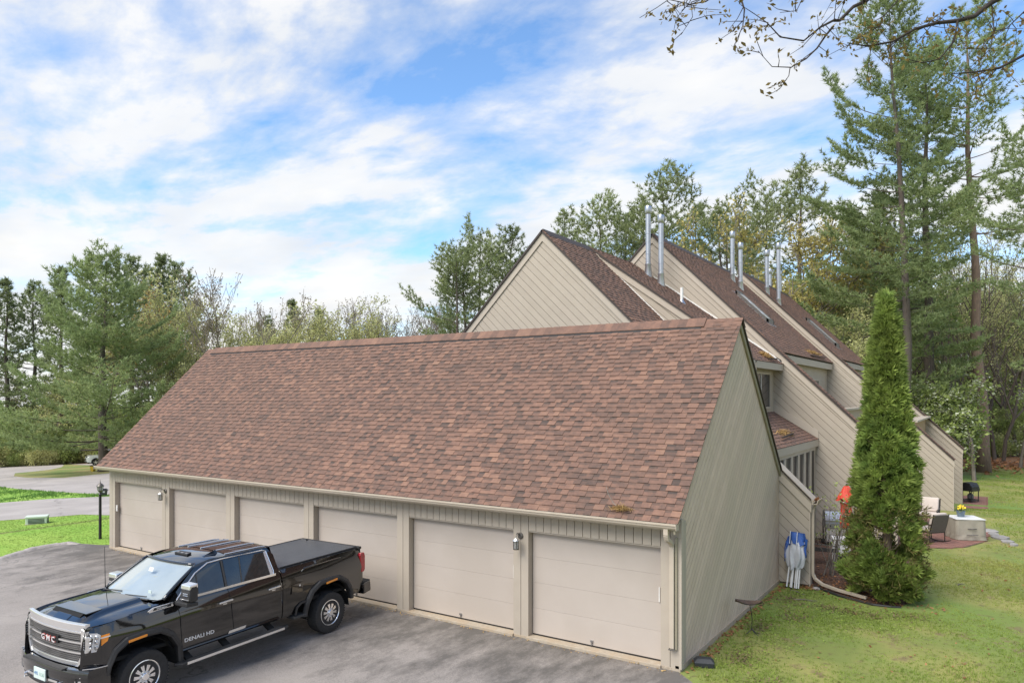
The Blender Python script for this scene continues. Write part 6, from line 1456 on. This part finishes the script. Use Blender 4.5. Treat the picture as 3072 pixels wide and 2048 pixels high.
for u, Z, s in ((-60, 90, .75), (10, 89, .7), (60, 88, .6), (110, 90, .72), (150, 88, .58), (215, 88, .62), (262, 89, .6), (330, 86, .7), (390, 84, .6), (440, 80, .62), (480, 70, .5), (-150, 90, .8), (-240, 92, .8), (620, 86, .7), (700, 82, .6)): put(dD, u, Z, s=s)
tr, cr = bush(41, 1.6, 2.6, 3200, 'leaf_green', .10)
bA = tree_thing('shrub', 'leafy green shrub in the undergrowth along the far road', 'shrub', tr, cr, (0, 0, 0), group='undergrowth shrubs', tm='bark_grey')
tr, cr = bush(42, 1.5, 2.2, 2600, 'leaf_pale', .095)
bB = tree_thing('shrub', 'pale olive shrub in the undergrowth along the far road', 'shrub', tr, cr, (0, 0, 0), group='undergrowth shrubs', tm='bark_grey')
rnd_ = random.Random(5)
for k in range(46):
    u = -330+k*16.5+rnd_.uniform(-8, 8); put(bA if rnd_.random() < .55 else bB, u, rnd_.uniform(86.5, 91), s=rnd_.uniform(.7, 1.35))
for k in range(40):
    u = -330+k*19+rnd_.uniform(-8, 8); put(bA if rnd_.random() < .5 else bB, u, rnd_.uniform(92, 99), s=rnd_.uniform(1.2, 2.2))
for k in range(40):
    put(bA if k % 3 else bB, -420+k*24+rnd_.uniform(-10, 10), rnd_.uniform(104, 118), s=rnd_.uniform(2.4, 3.6))
for k in range(34):
    u = 430+k*27+rnd_.uniform(-8, 8); put(bB if rnd_.random() < .6 else bA, u, rnd_.uniform(70, 90), s=rnd_.uniform(1.2, 2.6))
# ---- pines left of the big gable and behind the house
tr, cr = pine(51, 22, .30, .30, 6.4, ln=.42, wd=.036, whorl=.95, per=5, twig=.55, dens=.95, mt='needles_dark', nn=7, sparse_low=.35, shape=lambda t_: (1-t_)**.6*(.5+.5*min(1, t_/.25)))
pC = tree_thing('pine_tree', 'tall open-crowned pine standing behind the townhouse roofs', 'tree', tr, cr, (0, 0, 0), group='pines behind the townhouses', tm='bark_pine')
tr, cr = pine(52, 21, .28, .36, 5.6, ln=.42, wd=.036, whorl=1.1, per=5, twig=.55, dens=.95, mt='needles_far', nn=7, sparse_low=.45, shape=lambda t_: (1-t_)**.55*(.6+.4*min(1, t_/.25)))
pD = tree_thing('pine_tree', 'tall open-crowned pine standing behind the townhouse roofs', 'tree', tr, cr, (0, 0, 0), group='pines behind the townhouses', tm='bark_pine')
tr, cr = pine(53, 22, .28, .42, 6.4, ln=.42, wd=.038, whorl=1.5, per=5, twig=.5, dens=1.1, mt='needles_far', nn=7, sparse_low=.35, shape=lambda t_: (1-t_)**.42*(.7+.3*min(1, t_/.25)))
pF = tree_thing('pine_tree', 'broad flat-topped pine standing behind the townhouse roofs', 'tree', tr, cr, (0, 0, 0), group='flat-topped pines behind the townhouses', tm='bark_pine')
for u, Z, s in ((1990, 68, 1.14), (1800, 74, 1.10), (1440, 64, .88), (1370, 60, .78), (2180, 78, 1.12), (2300, 78, 1.22)): put(pF, u, Z, s=s)
for u, Z, k, s in ((1395, 62, 0, .80), (1535, 66, 0, .92), (1350, 70, 1, .66), (1700, 70, 1, 1.08), (1935, 74, 1, 1.16), (2080, 76, 1, 1.16), (2165, 70, 1, 1.08), (1880, 80, 0, 1.12), (1620, 78, 1, .9), (2400, 70, 1, 1.3), (2250, 84, 1, 1.1)): put(pC if k == 0 else pD, u, Z, s=s)
for u, Z, s in ((2295, 60, 1.42), (2350, 58, 1.45), (2420, 57, 1.42), (2480, 60, 1.3), (2230, 64, 1.1), (2180, 66, .95), (2520, 56, 1.05)): put(dB, u, Z, s=s)
for u, Z, s in ((2400, 54, .8), (2480, 52, .78), (2560, 56, .9)): put(dA, u, Z, s=s)
# ---- the big pines on the right
x, y, z = gz(2953, 57)
tr, cr = pine(61, 36, .44, .50, 7.2, ln=.40, wd=.032, whorl=1.5, per=5, twig=.46, dens=1.1, mt='needles', nn=9, sparse_low=.4, sparse_up=.32, lean=(-1.4, -.8), shape=lambda t_: (1-t_)**.45*(.75+.25*min(1, t_/.2)))
tree_thing('pine_tree', 'tall pine with a straight reddish bare trunk at the edge of the lawn', 'tree', tr, cr, (x, y, z), tm='bark_red')
x, y, z = gz(2800, 55)
tr, cr = pine(62, 32, .42, .22, 9.6, ln=.40, wd=.032, whorl=1.15, per=6, twig=.40, dens=1.2, mt='needles', nn=9, sparse_low=.2, sparse_up=.32, lean=(-.6, -.3), oneside=R(160), shape=lambda t_: (1-t_)**.5*(.85+.15*min(1, t_/.2)))
tree_thing('pine_tree', 'tall thick-trunked green pine behind the arborvitae', 'tree', tr, cr, (x, y, z))
x, y, z = gz(2735, 51)
tr, cr = pine(63, 33.5, .34, .28, 9.8, ln=.38, wd=.031, whorl=1.3, per=6, twig=.40, dens=1.2, mt='needles', nn=9, sparse_low=.3, sparse_up=.32, lean=(-1.3, -.7), oneside=R(160), shape=lambda t_: (1-t_)**.6*(.85+.15*min(1, t_/.2)))
tree_thing('pine_tree', 'tall pine leaning towards the townhouses above the arborvitae', 'tree', tr, cr, (x, y, z))
x, y, z = gz(3150, 44)
tr, cr = pine(64, 29, .34, .20, 5.4, ln=.36, wd=.029, whorl=1.5, per=5, twig=.42, dens=1.2, mt='needles', nn=8, sparse_low=.3)
tree_thing('pine_tree', 'green pine reaching in with long level boughs beside the reddish-trunked pine', 'tree', tr, cr, (x, y, z))
x, y, z = gz(2640, 58)
tr, cr = pine(65, 22, .28, .12, 6.2, ln=.40, wd=.034, whorl=.8, per=5, twig=.5, dens=1.0, mt='needles', nn=8, sparse_low=.2)
pE = tree_thing('pine_tree', 'full green pine low behind the farthest townhouse', 'tree', tr, cr, (x, y, z), group='full pines behind the farthest townhouse'); pE['placed'] = 1
put(pE, 2560, 68, s=.95); put(pE, 2750, 74, s=.9); put(pE, 3040, 82, s=.8)
# ---- right-hand woods: slim trunks, understory, dogwood
tr, cr = decid(71, 17, .17, .55, 4, .12, 6, 'leaf_green', spread=.55, upr=.6, kids=3, twigr=.014, lstart=3)
wA = tree_thing('woodland_tree', 'slim dark-trunked tree in the woods behind the lawn', 'tree', tr, cr, (0, 0, 0), group='slim trees in the woods', tm='bark_pine')
tr, cr = decid(72, 19, .2, .5, 4, .11, 3, 'leaf_pale', spread=.5, upr=.7, kids=3, twigr=.013, lstart=4)
wB = tree_thing('woodland_tree', 'slim dark-trunked tree in the woods behind the lawn', 'tree', tr, cr, (0, 0, 0), group='slim trees in the woods', tm='bark_pine')
for k in range(34):
    u = 2600+k*17.5+rnd_.uniform(-10, 10); put(wA if rnd_.random() < .45 else wB, u, rnd_.uniform(64, 96), s=rnd_.uniform(.75, 1.35))
for u, Z, s in ((2840, 66, 1.3), (2985, 68, 1.25), (3010, 66, 1.1), (3048, 72, 1.3), (2880, 70, 1.1)): put(wB, u, Z, s=s)
for u, Z, s in ((2640, 72, .55), (2740, 74, .6), (2830, 70, .5), (2900, 76, .6), (2990, 72, .5), (3060, 78, .6), (2700, 66, .5), (3120, 70, .6)): put(dD, u, Z, s=s)
for k in range(44):
    u = 2620+k*14+rnd_.uniform(-8, 8); put(bB if rnd_.random() < .6 else bA, u, rnd_.uniform(76, 104), s=rnd_.uniform(.8, 2.2))
for k in range(40):
    put(bB if k % 4 else bA, 2540+k*16+rnd_.uniform(-8, 8), rnd_.uniform(88, 118), s=rnd_.uniform(2.2, 4.2))
for u, Z, s in ((2600, 84, 1.3), (2680, 88, 1.35), (2770, 86, 1.3), (2850, 90, 1.4), (2930, 88, 1.3), (3010, 92, 1.4), (3080, 86, 1.3), (2640, 98, 1.5), (2810, 100, 1.5), (2960, 102, 1.5)): put(dA, u, Z, s=s)
for k in range(24):
    put(bB if k % 3 else bA, 2860+k*13+rnd_.uniform(-6, 6), rnd_.uniform(67, 80), s=rnd_.uniform(.6, 1.3))
tr, cr = decid(75, 7.6, .09, .2, 5, .17, 2, 'leaf_green', spread=.75, upr=.15, kids=3, twigr=.008, lstart=3)
x, y, z = gz(2925, 51); dg = tree_thing('dogwood_tree', 'small dogwood with white blossom in front of the reddish pine trunk', 'tree', tr, cr, (x, y, z), tm='bark_grey')
rg = np.random.default_rng(76); pv = np.array([v for v in tr.v if v[2] > 2.0]); P = pv[rg.integers(0, len(pv), 2400)]+rg.normal(0, .14, (2400, 3)); V, F, tn = leaf_mesh(P, rg, .19, (.9, 1.1), 1.2, flat=.9)
link('blossom', arrmesh('blossom', V, F, 'blossom', tn), dg, world=False)
d2 = dup(dg, gz(2790, 54), 2.1, 1.02); d2['label'] = 'small dogwood with white blossom behind the farthest townhouse wall'
d3 = dup(dg, gz(3060, 60), 4.0, .9); d3['label'] = 'small dogwood with white blossom under the boughs right of the reddish trunk'

# ---- arborvitae
def arborvitae():
    rg = np.random.default_rng(81); H_ = 7.4
    lob = rg.uniform(0, 6.28, 12)
    def rad(z):
        t_ = z/H_; return .80*min(1, .62+.38*(t_/.08))*(1-t_)**.78*(1-.10*math.exp(-((t_-.20)/.06)**2)+.06*math.sin(17*t_))+.03
    n = 9500; P, D = [], []
    zc = H_*(1-rg.uniform(0, 1, n)**.62)*1.0; zc = np.clip(zc, .12, H_-.02)
    for z in zc:
        a_ = rg.uniform(0, 6.28); lump = 1+.15*math.sin(5*a_+lob[int(z*1.6) % 12]+3*z)+.09*math.sin(9*a_-6*z+lob[int(z*2.3) % 12])
        if math.sin(3*a_+2.1*z+1.)+math.sin(5*a_-3.3*z) > 1.35: continue          # gaps in the foliage
        if z < 2.2 and math.sin(2.3*a_+4*z+lob[3])+.7*math.sin(7*z+2*a_) > .45: continue
        r_ = rad(z)*lump*(1-.30*rg.random()**2.2); P.append((r_*math.cos(a_), r_*math.sin(a_), z)); D.append((math.cos(a_)*.55, math.sin(a_)*.55, .75))
    P = np.array(P); D = np.array(D); k = len(P); nf = 7
    # each spray: a small upright fan of narrow leaves
    d = unit(D+rg.normal(0, .22, (k, 3))); side_ = unit(np.cross(d, rg.normal(0, 1, (k, 3)))); V = []; tn = []; sz = rg.uniform(.13, .27, k)
    base_t = rg.uniform(.6, 1.35, k)
    for j in range(nf):
        f = (j/(nf-1)-.5)*1.9; dj = unit(d*math.cos(f)+side_*math.sin(f)+rg.normal(0, .12, (k, 3))); w = unit(np.cross(dj, np.cross(d, side_)))*.020
        st = P+d*(.02*abs(f)); V.append(np.stack([st-w*.6, st+dj*(sz*.55)[:, None]-w, st+dj*sz[:, None], st+dj*(sz*.55)[:, None]+w], 1)); tn.append(base_t*rg.uniform(.85, 1.15, k))
    V = np.stack(V, 1).reshape(-1, 3); tn = np.stack(tn, 1).ravel(); F = np.arange(len(V)).reshape(-1, 4)
    tr = B(); tr.tube([(0, 0, -.2), (.03, 0, 1.5), (0, .03, 4), (0, 0, 7.0)], [.13, .10, .06, .015], 8)
    for q in range(150):
        z = rg.uniform(.3, 6.4); a_ = rg.uniform(0, 6.28); r_ = rad(z)*.86; tr.tube([(0, 0, z), (r_*.5*math.cos(a_), r_*.5*math.sin(a_), z+.12), (r_*math.cos(a_), r_*math.sin(a_), z+.42)], [.02, .013, .006], 4, caps=False)
    return tr, arrmesh('arbor_crown', V, F, 'arbor', tn)
tr, cr = arborvitae(); av = tree_thing('arborvitae', 'tall narrow bright green arborvitae at the lawn corner of the mulch bed', 'tree', tr, cr, (2.52, 7.25, 0), tm='bark_red')
rg = np.random.default_rng(83); n = 900; a_ = rg.uniform(0, 6.28, n); z = rg.uniform(.3, 2.3, n); r_ = .98*rg.uniform(.55, .95, n); P = np.stack([r_*np.cos(a_), r_*np.sin(a_), z], 1); V, F, tn = needle_mesh(P, np.stack([np.cos(a_), np.sin(a_), np.ones(n)*.2], 1), rg, 5, .16, .012); link('dry_sprays', arrmesh('dry', V, F, 'arbor_dry', tn), av, world=False)
# small evergreen leaning off its foot
tr, cr = bush(84, .38, .95, 900, 'arbor', .06)
tree_thing('evergreen_shrub', 'small dense evergreen shrub at the left foot of the arborvitae', 'shrub', tr, cr, (1.62, 8.3, 0), tm='bark_red')
# leafless shrub with a few new leaves
rg = np.random.default_rng(85); tr = B(); P = []
for k in range(10):
    a_ = rg.uniform(0, 6.28); L_ = rg.uniform(1.3, 2.5); tp = np.array([math.cos(a_)*L_*.26, math.sin(a_)*L_*.26, L_]); md = tp*.5+rg.normal(0, .08, 3)
    tr.tube([(rg.normal(0, .08), rg.normal(0, .08), -.05), md, tp], [.016, .010, .004], 5, caps=False)
    for j in range(6):
        t_ = rg.uniform(.4, 1); s_ = md+(tp-md)*max(0, (t_-.5)*2) if t_ > .5 else md*t_*2; e = s_+rg.normal(0, .2, 3)+np.array([0, 0, .18]); tr.tube([s_, e], [.006, .003], 3, caps=False)
        for q in range(3): P.append(e+rg.normal(0, .05, 3))
V, F, tn = leaf_mesh(np.array(P), rg, .055); tree_thing('budding_shrub', 'spindly shrub with a few new leaves between the low wall and the arborvitae', 'shrub', tr, arrmesh('few_leaves', V, F, 'leaf_green', tn), (.95, 9.0, 0), tm='bark_grey')

# ---- oak boughs over the yard: the trunk stands right of the view
rg = np.random.default_rng(91); ok = B(); OL = []
ZB = 9.5
A3 = lambda q, Z=ZB: np.array(atz(q[0], q[1], Z))
def limb(pts, r0, r1, Z0=ZB, Z1=ZB, wig=.02):
    n = len(pts); P = [A3(p, Z0+(Z1-Z0)*i/(n-1))+rg.normal(0, wig, 3) for i, p in enumerate(pts)]
    ok.tube(P, [r0+(r1-r0)*i/(n-1) for i in range(n)], 6, caps=False); return P
def twigs(P, n, L_=.35, clus=5):
    for k in range(n):
        i = rg.integers(0, len(P)-1); f = rg.random(); s_ = P[i]*(1-f)+P[i+1]*f; d = unit(unit(P[i+1]-P[i])*.6+rg.normal(0, .7, 3)+np.array([0, 0, -.1])); L2 = L_*rg.uniform(.4, 1.3); m_ = s_+d*L2*.5+rg.normal(0, .03, 3); e = s_+d*L2
        ok.tube([s_, m_, e], [.006, .004, .0025], 4, caps=False)
        for c_ in (e, m_) if rg.random() < .5 else (e,):
            for _ in range(clus): OL.append(c_+rg.normal(0, .022, 3))
tb = gz(4350, 11); trunk_top = np.array([tb[0], tb[1], 11.]); 
ok.tube([np.array([tb[0], tb[1], -.3]), np.array([tb[0]+.05, tb[1], 4]), np.array([tb[0], tb[1]+.1, 8]), trunk_top, trunk_top+np.array([-.3, .3, 4])], [.34, .26, .22, .16, .06], 10)
j1 = A3((3300, -330), 9.8); j2 = A3((3350, -150), 10); j3 = A3((3400, 10), 9.5); j4 = A3((2750, -210), 9.2)
for j, z_, r_ in ((j1, 9.2, .07), (j2, 8.2, .07), (j3, 7.0, .055)):
    s_ = np.array([tb[0], tb[1], z_-.8]); ok.tube([s_, s_*.5+j*.5+np.array([0, 0, .35]), j], [r_, r_*.8, r_*.62], 7, caps=False)
ok.tube([j1, A3((3000, -300), 9.4), j4], [.044, .036, .03], 6, caps=False)
P = limb([(2750, -210), (2680, -80), (2602, 0), (2563, 22), (2518, 55), (2498, 70)], .03, .017, 9.2, 9.0); twigs(P[2:], 3)
q = limb([(2498, 70), (2458, 80), (2398, 110), (2348, 108), (2300, 75), (2260, 45)], .015, .004, 9.0, 8.8); twigs(q, 10)
q = limb([(2498, 70), (2480, 110), (2450, 150), (2420, 180), (2375, 198), (2315, 198), (2270, 160)], .014, .003, 9.0, 8.7); twigs(q, 8)
q = limb([(2375, 198), (2368, 225), (2355, 243)], .006, .003, 8.75, 8.7); twigs(q, 2)
P = limb([(3350, -150), (3120, -70), (2974, 10), (2926, 45), (2871, 65), (2812, 67), (2747, 95), (2677, 132), (2597, 147), (2538, 137)], .045, .005, 10, 9.4); twigs(P[3:], 26)
q = limb([(2881, 65), (2861, 130), (2822, 174), (2767, 192), (2707, 174)], .013, .004, 9.7, 9.3); twigs(q, 10)
q = limb([(2974, 10), (2985, 90), (2960, 150), (2900, 215)], .010, .003, 9.9, 9.6); twigs(q, 9)
P = limb([(3400, 10), (3200, 100), (3072, 160), (3006, 204), (2926, 224), (2860, 225)], .035, .005, 9.5, 9.1); twigs(P[1:], 14)
q = limb([(3072, 40), (3020, 90), (2960, 100)], .01, .003, 9.5, 9.5); ok.tube([j2, A3((3150, 0), 9.7), A3((3072, 40), 9.5)], [.03, .018, .011], 5, caps=False); twigs(q, 6)
q = limb([(2750, -210), (2400, -130), (2250, -90), (2224, 0), (2229, 30), (2231, 85), (2201, 127)], .022, .003, 9.2, 8.8); twigs(q[3:], 7)
q = limb([(2400, -130), (2280, -110), (2114, 0), (2064, 15), (2035, 30)], .014, .004, 9.1, 8.7); twigs(q[2:], 7)
q = limb([(2114, 0), (2074, 10), (2072, 60), (2044, 105)], .007, .003, 8.85, 8.7); twigs(q, 4)
q = limb([(2064, 15), (2000, 2), (1970, 20), (1920, 50)], .006, .003, 8.75, 8.7); twigs(q, 6)
q = limb([(2602, 0), (2480, -60), (2420, -20), (2390, 20), (2340, 30)], .01, .003, 9.1, 9.0); twigs(q, 9)
q = limb([(2740, -120), (2700, 0), (2660, 40), (2640, 90)], .01, .003, 9.2, 9.0); twigs(q, 8)
V, F, tn = leaf_mesh(np.array(OL), rg, .037, (.6, 1.3), 1.9)
okt = thing('oak_tree', 'overhanging oak boughs with small bronze spring leaves against the sky', 'tree', (tb[0], tb[1], 0))
obj('trunk', ok, 'bark_dark', okt, smooth='all', fixn=False); link('crown', arrmesh('oak_leaves', V, F, 'oak_bud', tn), okt)

# ================================================================ GRASS, LEAVES
def grass(name, label, poly, dens, m, h=.05, w=.006, seed=1, nb=4, avoid=(), patchy=True):
    rg = np.random.default_rng(seed); xs_ = [p[0] for p in poly]; ys_ = [p[1] for p in poly]; A_ = (max(xs_)-min(xs_))*(max(ys_)-min(ys_)); n = int(A_*dens)
    X = rg.uniform(min(xs_), max(xs_), n); Y = rg.uniform(min(ys_), max(ys_), n)
    def ins(p):
        r_ = np.zeros(len(X), bool); j = len(p)-1
        for i in range(len(p)):
            c1 = (p[i][1] > Y) != (p[j][1] > Y); xi = (p[j][0]-p[i][0])*(Y-p[i][1])/(p[j][1]-p[i][1]+1e-12)+p[i][0]; r_ ^= c1 & (X < xi); j = i
        return r_
    k_ = ins(poly)
    for p in avoid: k_ &= ~ins(p)
    # patchy: taller tufts in drifts, bare moss between
    pat = np.sin(X*1.3+2*np.sin(Y*.7))+np.sin(Y*1.7+1.5*np.sin(X*.9+1))+.6*np.sin(X*4.1+Y*3.3)
    if not patchy: pat = pat*.25+.6
    k_ &= rg.uniform(-2.2, 1.6, n) < pat*1.15+.55
    X, Y, pat = X[k_], Y[k_], pat[k_]; n = len(X); hh = h*(1+.22*pat)
    P = np.repeat(np.stack([X, Y, gv(X, Y)], 1), nb, 0)+np.concatenate([rg.normal(0, .018, (n*nb, 2)), np.zeros((n*nb, 1))], 1)
    d = unit(np.concatenate([rg.normal(0, .45, (n*nb, 2)), np.ones((n*nb, 1))], 1)); L_ = (np.repeat(hh, nb)*rg.uniform(.5, 1.3, n*nb))[:, None]
    a_ = rg.uniform(0, 6.28, n*nb); wv = np.stack([np.cos(a_), np.sin(a_), np.zeros(n*nb)], 1)*w
    V = np.stack([P-wv, P+wv, P+d*L_], 1).reshape(-1, 3)
    return tag(link(name, arrmesh(name, V, np.arange(len(V)).reshape(-1, 3), m, np.repeat(rg.uniform(.75, 1.25, n), nb))), label, 'grass', kind='stuff')
patio_poly = [(2.0, 14.75), (2.74, 14.62), (3.39, 14.75), (4.0, 15.4), (4.45, 16.6), (4.62, 18.2), (4.55, 19.6), (4.2, 20.9), (3.2, 21.2), (2.0, 21.2)]
grass('grass', 'short mossy yellow-green lawn grass right of the garage', [(.12, .3), (.45, -.2), (.95, -.9), (1.4, -2.2), (1.9, -4.5), (4.5, -4.5), (7.5, 3), (9.5, 10), (8.5, 16), (4.2, 14), (2.5, 14.5), (2.0, 14.2), (3.4, 9), (3.7, 7.3), (3.3, 6.4), (2.4, 6.15), (1.4, 6.75), (.9, 7.2), (.12, 7.3)], 330, 'grass_blade', .042, .0055, 3, avoid=[drive])
grass('grass', 'lawn grass stretching back past the brick patio', [(3.3, 14.2), (8.5, 15.5), (13, 28), (14, 50), (4.6, 58), (3.5, 40), (4.7, 39.5), (4.7, 29.6), (3.5, 28.8), (3.5, 22), (5.0, 20), (4.8, 17), (4.2, 15.2)], 90, 'grass_blade', .05, .011, 5, nb=3)
grass('grass', 'bright green lush lawn grass beside the drive', [q for q in lawn if q[0] > -48], 170, 'grass_lush', .026, .010, 6, nb=3, patchy=False)
grass('grass', 'rough green grass on the strip between the two roads', [q for q in strip if q[0] > -75], 50, 'grass_strip', .11, .02, 7, nb=3)
def leaves(name, label, spots, n, m, s, seed, z0=.012):
    rg = np.random.default_rng(seed); P = []
    for k in range(n):
        c_ = spots[rg.integers(0, len(spots))]; x = c_[0]+rg.normal(0, c_[2]); y = c_[1]+rg.normal(0, c_[3]); P.append((x, y, g(x, y)+z0+rg.uniform(0, .02)))
    V, F, tn = leaf_mesh(np.array(P), rg, s, (.6, 1.3), 1.5, flat=.85)
    return tag(link(name, arrmesh(name, V, F, m, tn)), label, 'leaves', kind='stuff')
leaves('fallen_leaves', 'brown dead leaves gathered along the garage wall base', [(.14, y_*.36+.3, .05, .16) for y_ in range(20)], 260, 'dead_leaf', .055, 11)
leaves('fallen_leaves', 'dead leaves and bark on the mulch bed', [(.9, 8.2, .3, .5), (1.6, 7.4, .4, .4), (2.6, 6.9, .5, .3), (1.2, 9.5, .5, .9), (.7, 7.3, .2, .2)], 700, 'dead_leaf', .05, 12, .02)
leaves('fallen_leaves', 'scattered dead leaves on the lawn', [(2.5, 3, 1.8, 2.5), (4.5, 8, 2, 4), (5, 16, 2, 5)], 160, 'dead_leaf', .05, 13)
leaves('fallen_leaves', 'rusty leaf litter on the woodland floor behind the lawn', [(x_, 62+abs(x_-6)*.2, 3, 4) for x_ in range(-6, 26, 3)], 6000, 'dead_leaf', .22, 14, .05)
leaves('fallen_leaves', 'tan leaf crumbs along the garage door thresholds', [(-19+.5*k, -.14, .25, .05) for k in range(38)], 500, 'straw', .025, 15, .012)

leaves('soil_crumbs', 'dark bare soil and bark crumbs in patches of the mossy lawn', [(.7, 1.3, .16, .28), (1.0, 4.4, .25, .22), (1.5, 5.6, .35, .15), (.6, 5.9, .2, .25), (2.3, 5.5, .4, .14), (1.5, .2, .3, .2), (.55, 3.4, .14, .3), (3.1, 5.9, .35, .16), (2.2, -.9, .3, .18)], 1500, 'soil_bits', .035, 16, .02)
leaves('moss_bits', 'yellow moss tufts beside the garage wall', [(.8, 2.2, .4, .9), (1.2, 4.9, .6, .7), (.6, 6.5, .3, .4), (2.2, 5.2, .7, .5)], 3000, 'grass_blade', .03, 17, .012)
